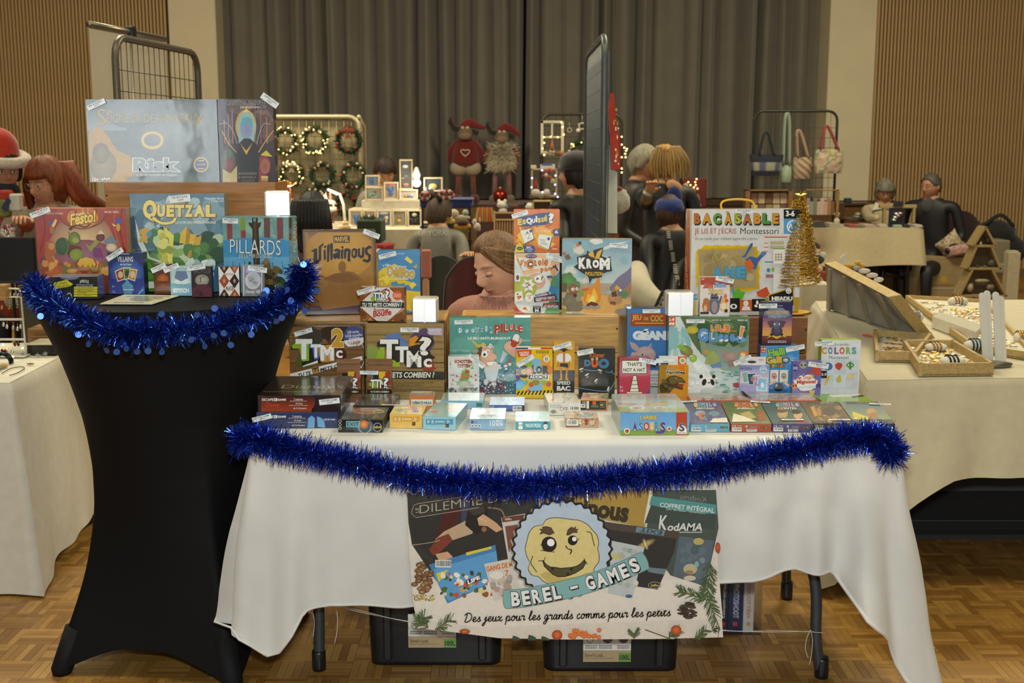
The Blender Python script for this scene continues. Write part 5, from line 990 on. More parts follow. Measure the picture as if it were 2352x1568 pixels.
def art_coc(p):
 p.R(1430,700,1530,915,'3f78b4','3a70ac');p.R(1448,719,1530,749,'a84e28','9a4420');p.T('JEU',1452,723,1473,738,'c8b44a',.02);p.T('DE',1479,728,1489,735,'c8b44a',.02);p.T('COC',1494,724,1523,738,'c8b44a',.02);p.R(1458,741,1525,743,'c8b44a');p.T('GÉAN',1453,755,1530,781,'d8dce0',.09);p.E(1482,815,24,20,'b09a98','c0aaa6');p.P('b09a98',1446,784,1458,788,1470,800,1458,806,1450,798);p.P('a8908e',1488,795,1497,786,1496,802);p.E(1491,818,12,7,'b8a09e',rot=30);p.E(1475.5,814,1.8,2.2,'201c1c');p.E(1455,816,6,8,'c89a9e');p.R(1492,850,1515,886,'c8ccd0');p.T('le sommet',1493,857,1515,863,'2a2e34',.0);p.T('cochons',1493,864,1513,870,'2a2e34',.0);p.T('lards par',1493,871,1515,877,'2a2e34',.0);p.T('excellence',1493,878,1515,884,'2a2e34',.0);p.R(1492,886,1515,889,'2f6a50');p.R(1492,889,1515,905,'a8aca8')
GB('big blue pig game box half hidden behind the waterfall game',(1438,912),(1536,912),709,.05,art_coc,z0=TT,d=3.69,yaw=0,side='24313e',tags=[(1496,714,40,9,-1,'JEU DE COCHONS GÉANT','39,90 €')],top=lambda p:p.R(1430,700,1545,711,'44648a'),left=lambda p:p.R(1415,700,1440,915,'15171a'))
def art_fam(p):
 p.R(1506,834,1586,910,'d0901c','c8841a');p.P('a87c20',1511,838,1532,838,1530,870,1524,905,1511,905);p.R(1561,836,1572,860,'d8781c');p.T('Jeu de',1531,845,1549,850.5,'2c2a20',.02,'e8e4d8',.05);p.T('Familles',1531,851.5,1573,858,'2c2a20',.04,'ecebe4',.07);p.P('4a3a1e',1516,902,1514,885,1524,876,1536,864,1550,862,1566,867,1575,876,1572,880,1560,878,1558,884,1570,892,1566,895,1548,890,1538,902);p.P('6a5a30',1536,866,1550,864,1566,869,1574,876,1558,877,1546,882,1538,880);p.P('8a3a2a',1556,879,1571,881,1567,891,1556,887);[p.P('e0d8b8',1559+i*3,879,1561+i*3,879,1560+i*3,882) for i in range(4)];p.E(1553,868,1.3,1.3,'d8b03a');p.S(4,14,1518,868,1545,900,2,5,['5a4a28','3a2e18','6f5e34'])
GB('orange family card pack with a roaring dinosaur and a white hang tab',(1513,903),(1580,903),838.5,.022,art_fam,z0=TT,d=3.575,yaw=0,side='c07a1c',tab=(1513,818.5,1578,838.5,'d8d4cc',lambda p:(p.R(1513,818,1578,840,'d8d6d0'),p.R(1557,818,1580,838,'cf5a2c'),p.E(1568,828,7.5,7.5,'dfe0d0'),p.E(1568,828,4.5,4.5,'8ab04a'),p.R(1517,830,1535,838,'24424a'))),tags=[(1527,827,41,11,-3,'','9,90 €')])
def art_gli(p):
 p.R(1521,722,1728,912,'5f7a5c','a8bcb4');p.S(3,50,1580,728,1722,800,6,18,['4a6a44','6a8a5a','3a5a3a','8aa070','54704a']);p.P('c8d4d0',1525,726,1562,726,1580,760,1600,800,1630,832,1660,850,1722,860,1722,910,1528,910);p.P('dfe4e0',1530,726,1548,726,1575,790,1615,835,1650,870,1600,905,1528,905);p.S(4,24,1526,740,1590,830,3,9,['8ab8b8','a8ccc8','c8dcd8'],asp=3.4,jag=0);p.P('5a6a44',1563,726,1582,726,1608,790,1612,815,1590,785);p.E(1590,757,14,9,'b8a83a','c8b84a')
 p.E(1577,806,16,12,'7a7440','9a9450',rot=35);p.P('8ab040',1554,796,1562,790,1578,800,1572,808);p.E(1592,822,9,9,'8ab838','a8c850');p.E(1587,820,3.4,4,'e8ece0');p.E(1587,821,1.6,2,'1e2a1e');p.E(1623,808,9,7,'a8924a','b8a25a');p.P('9aa860',1618,834,1624,815,1640,804,1652,822,1655,836,1640,840);p.P('6a8ab0',1630,838,1654,830,1658,842,1636,845);p.S(6,60,1620,850,1722,906,3,8,['6f9c90','8ab4a8','5a8a80','a8c8be'],asp=.3,jag=0);p.S(7,40,1540,836,1640,906,3,10,['e0e8e4','d0dcd8','ecf0ec'],asp=.5)
 p.E(1678,818,13,10,'a88880','b89890');p.E(1664,811,6,6,'a88880');p.P('a88880',1657,820,1668,818,1676,824,1668,828,1658,823);p.P('987870',1672,826,1686,826,1684,842,1672,842);p.E(1708,812,13,7,'c87a3a','d88a48');p.E(1706,814,6,5,'e0c8a0');p.E(1692,884,9,6,'a8404a')
 p.E(1624,878,19,17,'e4e0d8','ecebe6');p.E(1610,864,4,4.5,'2a2a28');p.E(1639,864,4,4.5,'2a2a28');p.E(1617,877,5,8,'2a2c2a',rot=20);p.E(1636,877,4.4,7.5,'2a2c2a',rot=-20);p.E(1628,878,2.6,1.6,'2a2c2a');p.E(1624,897,16,7,'c8d0c8')
 p.R(1532,727,1551,748,'cf5a32');p.T('5-9',1534,730,1549,737,'f0e8e0',.04);p.T('ans',1534,739.5,1549,746,'f0e8e0',.04)
 for c,x0,x1 in(('1,',1632,1640),('2,',1643,1661),('3',1662,1675)):p.T(c,x0,745 if c!='1,' else 746,x1,762,'dc7a2c',.07,'e8d8c0',.04)
 p.T('...',1677,758,1691,761,'dc7a2c',.05)
 p.word((('G',1602,753,1626,784),('L',1628,762,1641,784),('i',1643,762,1648,784),('s',1650,766,1661,784),('s',1662,767,1673,784),('e',1675,766,1688,784)),'5a90c8',.06,'dfe6ee',.09)
 p.E(1700,778,13,8,'6a9ad0',jag=.25);p.P('dfe0e8',1696,777,1700,747,1711,749,1702,778);p.P('dc8a2c',1698,774,1701,749,1709,751,1702,774);p.E(1698,781,2.6,2.6,'5a4a2a');p.T('JENS & YURI',1634,733,1676,736.5,'dfe4dc',.01);p.T('EMILIE',1694,733,1716,736.5,'dfe4dc',.01)
GLB='large green waterfall game box with a panda and a tortoise'
GB(GLB,(1533,912),(1716,912),727,.045,art_gli,z0=TT,d=3.635,yaw=-1,side='5d7558',tags=[(1597,737,42,9,0,'1,2,3 GLISSE','24,90 €')])
cube('bright silver cube box standing on the waterfall game',1533,1593,671.5,725,3.64,GBI[GLB][4]+TT,1)
def art_zim(p):
 p.R(1598,630,1680,726,'ded4cc');p.R(1598,630,1680,654,'b04a38');p.T('Zim',1615,650,1637,661,'c8643a',.08,'5a5a68',.05);p.T('Zam',1640,648,1666,659,'8ab0d8',.07,'5a6a88',.05);p.T('Zoum',1627,663,1660,675,'dcc07a',.07,'8a7048',.05);p.T('4-7',1611,638,1618,643,'e8d8d0',.03);p.E(1640,702,13,20,'5f6478','6f7488');p.E(1641,684,10,8,'6a6f80');p.P('5a5f70',1632,680,1635,672,1640,678,1646,672,1648,680);p.E(1641,705,7,14,'9a8f9a');p.R(1634,682,1649,685,'2a2c38');p.P('5f6478',1650,692,1656,678,1659,680,1654,698);p.E(1622,703,9,16,'a8683c','b8784a');p.E(1622,690,7,6,'b07040');p.E(1620,708,4,8,'d8b090');p.P('e0a868',1655,712,1656,690,1662,680,1668,690,1670,714);p.E(1662,703,6,8,'ecd8a8');p.E(1666,680,3.5,6,'d8703a');p.E(1669,690,4,4,'c8503a');p.R(1664,710,1671,717,'2a2c26');p.R(1608,716,1628,721,'3a3034')
GB('small white and red card box with three cartoon animals on the waterfall game',(1607,722.5),(1674.5,722.5),636.5,.03,art_zim,z0=GBI[GLB][4]+TT+.0005,d=3.647,yaw=1,side='d0c4ba',tags=[(1664,642,42,11,12,'ZIM ZAM ZOUM','12,00 €')])
def art_hal(p):
 p.R(1736,788,1840,912,'4a94cc','3f86c0');p.S(4,12,1742,796,1832,840,5,14,['5aa0d4','4088c4','66a8d8']);p.R(1746,796,1759,810,'b8482a');p.T('4-8',1748,798,1758,803,'e8d8cc',.02);p.T('ANS',1748,804.5,1758,808.5,'e8d8cc',.01);p.T('Halli',1764,799,1803,817,'8ac04a',.05,'2a4a3a',.05,rot=-8);p.T('Galli',1760,818,1796,834,'d8b84a',.05,'5a4a20',.05,rot=-4);p.E(1804.5,825,9,8.5,'6a7076','d8dcde');p.O(1804.5,827,9.2,2,'3a3c40',ry=7);[p.T(c,1767+i*6.2,836,1772+i*6.2,843.5,k,.07,'2a2a2a',.04) for i,(c,k) in enumerate(zip('JUNIOR',('c8503a','d8b83a','6aa84a','c8503a','d8903a','c8503a')))]
 for x,c in((1769,'b85a5a'),(1791,'3f8a4a')):p.P('e4dcd0',x,849,x+19,849,x+18,877,x-1,877);p.E(x+9,863,6,7,c,'e8d0c0');p.E(x+9,864,2,2,'b03a2a')
 p.E(1788,892,22,14,'2f70a8');p.E(1788,889,12,9,'15181c','22262a');p.E(1783,885,2.5,4,'9aa8b0',rot=30);p.P('dcb898',1766,880,1780,872,1784,876,1768,884);p.P('dcb898',1800,872,1814,884,1810,888,1796,876)
HGB='light blue bell game box under the purple elephant box'
GB(HGB,(1743,907),(1832,907),794.5,.05,art_hal,z0=TT,d=3.645,yaw=-1,side='3a78b0',tags=[(1826,799,43,11,-12,'HALLI GALLI','15,00 €')])
def art_mem(p):
 p.R(1745,690,1823,798,'33305c','2a2440');p.R(1745,722,1823,756,'4a4078','c88a78');p.R(1745,752,1823,771,'cc8a6a','d8a84a');p.R(1745,771,1823,798,'7a4438','3a2634');p.E(1785,719,31,12,'6a8498','8aa4ae',jag=.12);p.T('MEMOZISTOIRE',1760,713,1810,721,'d0a888',.05,'6a4a50',.04);p.S(4,14,1762,722,1808,730,2,4,['8aa0ae','c8a890','7a90a0']);p.P('d8b44a',1760,777,1776,764,1792,764,1808,775,1796,772,1784,778,1772,772);p.E(1784,760,13,12,'3e3a50','55506a');p.E(1783,745,10,11,'5a5870','6f6c84');p.P('5a4a5a',1762,738,1775,735,1777,752,1768,752);p.P('5a4a5a',1806,738,1790,735,1789,752,1798,752);p.P('5a5870',1783,750,1788,750,1792,762,1787,764);p.E(1779,744,1.8,2.4,'d8dce0');p.E(1790,744,1.6,2.2,'d8dce0');p.E(1772,768,4,3,'33304a');p.E(1795,768,4,3,'33304a');p.bars(1763,782,1806,788,2,'c8c0c8');p.T('ciné',1785,700,1797,703,'b8b4cc',.01)
GB('small purple memory game box with a sitting elephant',(1750,792.5),(1817,789.5),694,.04,art_mem,z0=GBI[HGB][4]+TT+.0005,d=3.655,yaw=6,side='3a3450',tags=[(1763,702,43,11,0,'MEMOZISTOIRE','12,00 €')])
def art_fro(p):
 p.R(1690,834,1770,905,'8a90c0','b8b4d0');p.R(1690,848,1770,880,'a8a8d0','d8c8d0');p.T('FROZEN',1700,844,1726,850,'4a4f7a',.01);p.E(1753,849,9,9,'b8d0e0','c8dcea');p.T('JEU',1748,843,1758,846,'6a8aa8',.01);p.T('4-8',1748,848,1758,853,'6a8aa8',.02)
 for q,c in(((1702,855,1719,852,1727,874,1708,880),'8ab0a0'),((1715,857,1735,856,1736,884,1720,884),'3a5a78'),((1729,861,1748,862,1748,893,1731,893),'c8a8c0'),((1740,866,1762,868,1761,898,1738,897),'8ac0dc')):
  cx=sum(q[::2])/4;cy=sum(q[1::2])/4;p.P('e8eaec',*q);p.P(c,*[cx+(a-cx)*.88 if i%2==0 else cy+(a-cy)*.9 for i,a in enumerate(q)])
 p.E(1751,884,4,6,'dce8f0');p.S(5,7,1732,866,1746,890,1.5,3,['a888a8','dcc8d8']);p.E(1728,870,4,6,'a8886a');p.R(1696,884,1736,900,'9a94c0')
GB('lilac card pack with four fanned picture cards and a white hang tab',(1698.5,900),(1765,900),838.5,.022,art_fro,z0=TT,d=3.615,yaw=0,side='a8a8c8',tab=(1696,820.5,1761,838.5,'d8d6d2',lambda p:(p.R(1694,818,1764,840,'d8d6d0'),p.E(1727,831,10,3,'3a3a30'),p.E(1748,826,6,2.5,'c8a8ac'))),tags=[(1705,827,43,11,-24,'JEU DE CARTES','9,00 €')])
def art_tro(p):
 p.R(1812,824,1890,912,'6a62a0','7a74b0');p.E(1826,844,8,8,'4a4488');p.E(1822,845,3,3.4,'e0e0ec');p.E(1829,845,3,3.4,'e0e0ec');p.E(1822,845,1.4,1.6,'201c30');p.E(1829,845,1.4,1.6,'201c30');p.E(1845,838,9,8,'a8a090');p.E(1841,838,2.4,3,'3a5a3a');p.E(1850,838,2.4,3,'3a5a3a');p.P('d8503a',1862,852,1868,842,1884,838,1885,862,1874,860);p.E(1851,879,28,18,'e8e4e0',jag=.12);p.T('Trop',1843,862,1863,874,'d8705a',.03,rot=-3);p.T('Mignons!',1830,872,1874,883,'c8483a',.05,rot=-2);p.T('Le jeu Evolution',1834,884,1872,893,'8ac0cc',-.01,rot=-2);p.E(1824,887,7,7,'d8803a');p.E(1822,886,1.6,2,'201c1c');p.E(1828,885,1.6,2,'201c1c');p.E(1880,886,7,6,'4a3a80');p.P('d8b43a',1864,862,1870,860,1868,868,1864,867);p.S(4,12,1816,850,1884,900,.8,1.5,['d8b43a','e0d0e8']);p.E(1836,868,4,3,'d86a5a');p.E(1856,856,4,2.5,'c8483a');p.P('d8c070',1858,896,1872,896,1868,908,1860,908)
GB('small violet card box with owl faces and a white cloud',(1819,908),(1884,908),829,.025,art_tro,z0=TT,d=3.612,yaw=1,side='5a5490',tags=[(1879,838,47,12,8,'TOP MIGNONS','7,90 €')])
def art_fla(p):
 p.R(1877,776,1980,905,'d8dce0','d0d6da');p.T('Flashcards',1900,787,1949,794,'6a6e70',.0);[p.T(c,x0,797,x1,813,k,.045) for c,x0,x1,k in(('C',1887,1899,'d8923a'),('O',1902,1912,'4a8a9a'),('L',1916,1926,'8a5a80'),('O',1928,1940,'d0603a'),('R',1943,1954,'7ab03a'),('S',1956,1967,'5a9aa0'))];p.T('Montessori',1904,817,1949,824,'5a5e60',.0)
 [p.R(1888+i*28,826+j*33,1914+i*28,857+j*33,'c0c8d0' if(i+j)%2 else 'c8d0d6') for i in range(3) for j in range(2)]
 p.E(1902,841,10,9,'3f62a0','4f78b8');p.P('b84030',1917,838,1924,832,1933,834,1935,840,1928,850,1920,846);p.R(1950,830,1955,848,'4a8a3a');p.O(1952.5,838,9,3,'4a8a3a',ry=6);p.P('d8a83a',1891,884,1902,862,1907,864,1897,885);p.E(1926,872,6,7,'b8b04a');p.E(1928,864,3,3,'b8b04a');p.E(1954,864,9,5,'d8c080',rot=-25);p.R(1885,851,1899,868,'22241e');p.T('2-5',1886,856,1898,862,'e8e8e4',.03)
GB('white and lime flashcard box with coloured letters',(1883,897),(1972,897),781,.04,art_fla,z0=TT,d=3.63,yaw=0,side='8ab02c',tags=[(1893,788,44,11,-4,'FLASHCARDS','13,90 €')])
# ---- lying boxes at the front of the cloth -------------------------------------------
SPN=lambda p,y0,y1:None
def esc(top,c1,c2,y0,y1,x0,x1,dis):
 def f(p):
  p.R(580,y0-4,790,y1+4,c1,c1)
  if dis=='r':p.R(600,y0,740,y1,'2e1f1c','9a3f20');p.P('2a1c1a',722,y0,760,y0,790,y1,715,y1,724,(y0+y1)/2);p.E(720,y1-4,4,5,'221614')
  else:p.P('6aa0cc',706,y1,708,y0+14,716,y0+8,723,y0+14,722,y1);p.P('6aa0cc',730,y1-3,728,y0+10,736,y0+12,745,y0+20,747,y1);p.T('HEROES GAMES',744,y0+15,770,y0+19,'c8d0e4',.02)
  p.T('ESCAPE',602+(0 if dis=='r' else 0),y0+7.5,628,y0+13.5,'e0dcd4',.02);p.R(629,y0+7,637,y0+14,'e0dcd4');p.R(631,y0+8,633,y0+13,'b8402c' if dis=='r' else '4a9ad0');p.T('GAME',638,y0+8,657,y0+13,'e0dcd4',.04)
  p.T('Disney',611,y0+17,643,y0+30,'cf4a24' if dis=='r' else '1e2850',.0,sh=.2);cx=684 if dis=='r' else 681
  p.T('5 scénarios',cx-9,y0+7,cx+12,y0+12,'dcd8d0',.01);p.bars(cx-18,y0+13,cx+22,y0+15.5,1,'b8aca4');p.T('5h de jeu',cx-5,y0+17,cx+11,y0+22,'dcd8d0',.01);p.bars(cx-20,y0+23,cx+24,y0+25.5,1,'b8aca4');p.T('de 2 à 8 joueurs',cx-10,y0+28,cx+20,y0+33,'dcd8d0',.01)
 return f
EB='dark blue escape game box, lower one of the pair at the table corner'
GB(EB,(590,983),(776,983),947.5,.29,esc(0,'2b3560',0,946,983,588,776,'b'),z0=TT,yaw=1,side='27305a',tags=[(602,959,45,12,-14,'ESCAPE GAME','24,90 €')])
GB('dark brown and red escape game box, upper one of the pair at the table corner',(593,945.5),(783,945.5),908,.285,esc(0,'33251f',0,907,945,592,783,'r'),z0=TT+GBI[EB][4]+.0005,d=GBI[EB][0].y+.004,yaw=1,side='2a201b',tags=[(757,921,47,13,-6,'ESCAPE GAME','26,00 €')],top=lambda p:(p.R(585,860,830,912,'2a221c','241d19'),p.T('Disney',645,884,770,894,'b8a888',-.01,sh=.2),p.R(605,899,770,900,'8a7a68')),mat=FILM)
def exit_f(p):
 p.R(774,960,882,996,'20231f','191c19');p.E(836,982,26,18,'2a3a48','4a6a80');p.O(838,980,14,1.2,'c8a078',ry=14);p.O(838,978,17,1,'8ab0c0',ry=17);p.E(836,974,11,10,'b85a2a','f0a860');p.R(795,966.5,827,981,'8ab8bc');p.R(796,967.5,826,980,'7aa8b0');p.T('EXIT',797.5,969.5,824,979,'15282c',.0);p.O(867,981,10,1.6,'9aa89a',ry=10.5);p.T('iello',860,977,871,983,'d8b84a',.03);p.R(871.5,978,875,982.5,'d8a030');[(p.E(781,967+i*8,3.6,3.6,'b8b4a0'),p.E(781,967+i*8,2.4,2.4,'2a2c28')) for i in range(3)];p.T('Le Retour',795,983,815,986,'6a8088',.01)
EXT=lambda p:(p.R(770,925,910,966,'33342c','2c2e28'),p.E(845,944,34,7,'5a4030','9a6a48'),p.O(845,944,34,2,'a8805a',ry=7),p.E(870,945,12,3,'6a6030'),p.O(870,945,13,1,'c8c0a8',ry=3.4),p.S(3,10,800,950,880,962,4,12,['4a4c40','3a3c34','5a5848'],asp=.3))
GB('black flat puzzle game box with an orange planet print at the front edge',(777,992.5),(879,993),963.5,.15,exit_f,z0=TT,side='1d1f1c',top=EXT,back=(815,931),yaw=-1)
GB('black flat puzzle game box pushed in behind the planet puzzle box',(812,961),(905,961),931,.15,lambda p:p.R(800,925,920,965,'1a1c1a'),z0=TT,side='1b1d1b',top=lambda p:(p.R(805,898,940,934,'2c2e26','24261f'),p.E(910,912,14,3.4,'6a5a30'),p.S(5,8,830,904,900,928,4,12,['3c3e34','4a483a'],asp=.3)),back=(845,904.5),yaw=-1)
def gig(c1,c2,x0,x1,y0,y1):
 def f(p):p.R(x0-3,y0-3,x1+3,y1+3,c1);p.R(x0+7,y0+5,x1-6,y0+18,c2);[p.T(a,x0+b,y0+7,x0+b+w_,y0+15,'f0ece0',.0) for a,b,w_ in(('8+',11,5),('30',20,5),("Jeu d'ambiance",29,21),('3+',56,6))];p.R(x1-24,y1-14,x1-16,y1-6,'2a2420');p.R(x1-23,y1-12,x1-20,y1-8,'c8402a');p.T('une création pour tous',x0+18,y1-11,x1-26,y1-8,c2,.0)
 return f
GB('small yellow flat party game box between the black and pale blue ones',(895.5,982.5),(970,983),951,.1,gig('dcb65c','d09a30',895,970,951,983),z0=TT,side='d8b464',top=lambda p:(p.R(890,922,995,954,'d4bc84','dcc07a'),p.E(945,938,14,4,'c8a0a0'),p.E(918,942,10,3,'8ab0a8'),p.E(955,944,8,3,'9a8ac0'),p.E(930,936,8,3,'e8d8b0')),back=(910,929),yaw=-2,ttags=[(905,932,60,5,0,'PARTY','12 €')])
GB('pale blue flat party game box beside the yellow one',(971.5,985.5),(1046.5,988.5),956,.16,gig('8fbccb','3f8fb0',971,1047,957,987),z0=TT,side='86b4c4',top=lambda p:(p.R(965,918,1092,960,'94b4b4','8ab0b8'),p.E(1043,934,20,4,'b8b878'),p.E(1040,942,12,4,'c89888'),p.E(998,945,9,3,'b88878'),p.E(1062,930,10,3,'6aa0a0')),back=(1010,924),yaw=-8)
GB('small blue dice game box with white lettering in the front row',(1078.5,986.5),(1160,987.5),962,.08,lambda p:(p.R(1075,958,1163,990,'7aa4c4','86acc8'),p.T('10',1125,965,1137,978,'e4e8e8',.0),p.T('MINUTE',1139,964,1154,970,'e4e8e8',.03),p.T('BUTIN',1139,971,1155,978,'e4e8e8',.03),p.T('LE DÉS DONJON',1127,980,1154,983.5,'b8b890',.02),p.E(1085,969,3.4,3.4,'4a5060'),p.E(1093,969,3,2.4,'8a7a98'),[p.R(1082+i*8,974,1088+i*8,981,'d8e0e4') for i in range(3)],[p.E(1085+i*8,977.5,1.8,2,'2a3038') for i in range(3)],p.bars(1082,982.5,1104,984.5,1,'3a4858')),z0=TT,side='6f9ab8',top=lambda p:(p.R(1075,930,1168,964,'8a9ca0','90a4ac'),p.T('MINUTE BUTIN',1085,940,1118,946,'c8ccc8',.02),p.S(4,14,1090,944,1158,960,3,8,['7a8c90','a8b0ac','6a8080'],asp=.35)),back=(1087,936.5),yaw=-1,ttags=[(1118,953,45,6,-2)])
GB('small orange question box behind the yellow party game box',(940.5,940),(998,940),909.5,.07,lambda p:(p.R(937,905,1002,945,'c8743c','d07a40'),p.R(944.5,917,994,931,'e4e0d4'),p.R(945.5,918,993,930,'d8dcd4'),p.T('DÉBATS NULS',947.5,920.5,991,927.5,'1f3a4a',.03)),z0=TT,side='b86c3a',top=lambda p:(p.R(935,890,1005,912,'6a7068','a87a50'),p.R(945,894,994,901,'c8c4b4'),p.E(985,905,8,2,'c87a48')),d=3.44,yaw=0,h=None)
GB('pale blue flat game box lying behind the blue dice game',(1013,947),(1110,947),920,.12,lambda p:(p.R(1010,917,1113,950,'8ab8d0','7fb0cc'),p.R(1094,925,1108,934,'2f7a70')),z0=TT,d=3.50,yaw=-1,side='7aa8c4',top=lambda p:(p.R(1010,895,1120,922,'a0ac9c','98b0b0'),p.S(3,22,1022,902,1106,918,3,10,['b8b890','8aa0a0','a8b8b0','c0b08a'],asp=.25)))
GB('royal blue flat game box with a barcode behind the teal llama box',(1124,955),(1204.5,956),930,.12,lambda p:(p.R(1120,926,1208,960,'3f62a8','39589c'),p.code(1177.5,932.5,1200,942.5),p.R(1199,931,1207,944,'22262e'),p.O(1180,947.5,5,1.6,'d8dce4'),p.T('CE',1126,932,1135,937,'c8d0e0',.01),p.bars(1142,933,1176,940,3,'6a84b8'),p.bars(1126,946,1160,952,2,'6a84b8')),z0=TT,d=3.47,yaw=-1,side='37508c',top=lambda p:(p.R(1115,900,1225,933,'8a9cb0','6a84a8'),p.S(5,16,1135,908,1205,928,3,9,['9aa8b4','7a90a8','b0b8b8'],asp=.3)),right=lambda p:p.R(1195,900,1230,960,'8a8478'))
GB('small teal flat game box with a llama at the front edge',(1184.5,985.5),(1264,986),967.5,.09,lambda p:(p.R(1180,964,1268,990,'4a9cb0','4296aa'),p.T('MACHO PICHU',1207,972.5,1242,981,'e4ecec',.02),p.E(1195.5,982,5,7,'e8e8e4'),p.E(1195.5,974,4.4,5,'e8e8e4'),p.P('e8e8e4',1191,972,1191,968,1193.5,971),p.P('e8e8e4',1198,971,1200,968,1200,972),p.O(1193.6,976,2,.6,'2a5a6a'),p.O(1197.6,976,2,.6,'2a5a6a'),p.E(1253,979,4.6,6.5,'e8e8e8'),p.R(1248,970,1258,974,'2f4468'),p.R(1250,967,1256,971,'2f4468'),p.P('d89a3a',1250,978,1256,978,1253,981)),z0=TT,side='3f8a9c',top=lambda p:(p.R(1180,940,1270,969,'8ab4b8','9ac0c4'),p.T('ADDUPI',1204,948,1238,955,'c8d8d8',.06),p.E(1222,960,14,3,'d8c8c0'),p.S(3,8,1190,950,1260,964,3,8,['a8c4c4','7aa8ac'],asp=.3)),back=(1187,944.5),yaw=0,ttags=[(1186,953,34,4,3)])
GB('white flat game box with barcode turned at an angle',(1259.5,953.5),(1333.5,948),925,.14,lambda p:(p.R(1255,920,1337,958,'dcdad4','d4d2ca'),p.bars(1263,929,1290,938,3,'a8a49c'),p.O(1290,938,4.4,.9,'b85a4a'),p.T('CE',1295,934.5,1304,940.5,'4a4a44',.01),p.code(1308,932,1331,943),p.E(1271,945,7,4,'7a8a70',jag=.3)),z0=TT,side='b4ae9e',top=lambda p:(p.R(1230,895,1340,930,'b8b4a4','ccc8ba'),p.S(6,14,1250,904,1315,922,3,10,['a8a494','d8d4c8','98927e','c0b8a0'],asp=.25)),yaw=4,left=lambda p:(p.R(1230,900,1262,960,'9a927e'),p.P('6a624e',1240,920,1246,920,1246,932,1240,930),p.P('6a624e',1249,924,1255,924,1255,938,1249,934)))
GB('small flat food print game box with a silver barcode sticker',(1298.5,981),(1375,981),960.5,.07,lambda p:(p.R(1294,957,1379,985,'a8785a','b89878'),p.S(4,30,1300,960,1374,980,2,5,['c8a058','8a3a2a','6a7a4a','d8c8b0','9a5a38','e0d8c8']),p.code(1302,963,1328,977),p.R(1300,977,1330,980,'8a4438'),p.E(1360,970,6,6,'c0b0a0')),z0=TT,side='a89880',top=lambda p:(p.R(1290,938,1382,963,'a89c84','b0a68e'),p.E(1345,952,20,5,'7a7460','8a846c'),p.S(3,8,1300,945,1370,958,3,8,['c4bca8','8f8770'],asp=.3)),back=(1300,943.5),yaw=0)
GB('yellow and orange flat game box with a black panel',(1333.5,941),(1394.5,944.5),918.5,.11,lambda p:(p.R(1328,913,1400,948,'cf7a30','c87028'),p.R(1330,920.5,1392,940.5,'22241f'),p.T('CE',1337,921.5,1345,926,'e0e0d8',.01),p.code(1334,927,1345,936),p.R(1347,921,1353,938,'d8d8d0'),p.R(1361,921,1369,929,'cf5a24'),p.bars(1358,930,1374,936,3,'8a8a80'),p.bars(1378,923,1390,937,4,'6a6a60'),p.R(1379,928,1385,931,'b8a83a')),z0=TT,side='c8a42a',top=lambda p:(p.R(1325,895,1420,922,'c8a430','d08a30'),p.E(1362,903,17,3.4,'4a4a40'),p.E(1362,903,14,2.4,'d8cfa8'),p.E(1392,911,12,5,'5a6a2a','8aa03a'),p.E(1345,909,12,4,'b8482a'),p.R(1355,910,1375,914,'e0c060')),yaw=-7,right=lambda p:(p.R(1390,900,1416,948,'c4a42c'),p.E(1405,925,4,8,'55502a')))
def sour(p):
 p.R(1420,942,1587,1004,'6aa4d4','7ab0d8');q=[]
 for i in range(25):x=1424+i*6.7;q+=[x,989-4*abs(sin(i*1.3))+(2 if i%2 else 0)]
 p.P('7a9a3a',*(q+[1587,1004,1420,1004]));p.R(1553,946,1578,999,'b84a2a');p.P('ecebe6',1555,996,1555,985,1559,978,1566,975,1573,978,1577,985,1577,996);p.T('S',1560,972,1572,990,'33508a',.02,'c8a03a',.04);p.T('Schmidt',1557,991,1575,995,'2a3038',.01)
 p.T("L'ARBRE",1470,953,1509,963,'e0c860',.03,'6a4a2a',.04)
 p.word((('À',1453,968,1463,988,'5a4088'),('S',1467,970,1477,988,'4a8ab8'),('O',1478,969,1491,988,'c8502a'),('U',1492,969,1503,989,'d8b03a'),('R',1504,969,1512,989,'4a8ab8'),('I',1513,970,1517,989,'8ab03a'),('S',1517,969,1528,992,'5a4088')),'',.05,'ecebe6',.07)
 p.Ln('5a4088',[2,4,5],1526,988,1520,993,1506,992,sm=4);p.E(1440,989,7,6.5,'e8e4dc');p.E(1440,989.5,4.6,4.6,'b8502a');p.E(1537,984,5.6,5,'e8e4dc');p.E(1537,984,3.6,3,'b8502a')
GB('blue and green children game box with bright lettering in the front row',(1424.5,999),(1583,999.5),947,.2,sour,z0=TT,side='8aa0a0',top=lambda p:(p.R(1405,898,1590,950,'98a8b0','98a878'),p.R(1410,918,1590,936,'9ab0bc'),p.T('À SOURIS',1430,907,1560,914,'b08a98',.04),p.E(1464,937,16,4,'d8d4cc'),p.E(1464,937,12,2.8,'a8786a'),p.E(1515,937,12,3,'d8d4cc'),p.E(1515,937,9,2,'a8786a'),p.P('b8a468',1475,926,1530,922,1535,930,1478,932),p.E(1440,927,22,2.5,'b08878'),p.P('8a9a60',1410,935,1440,932,1450,948,1415,948)),back=(1418,904.5),yaw=1)
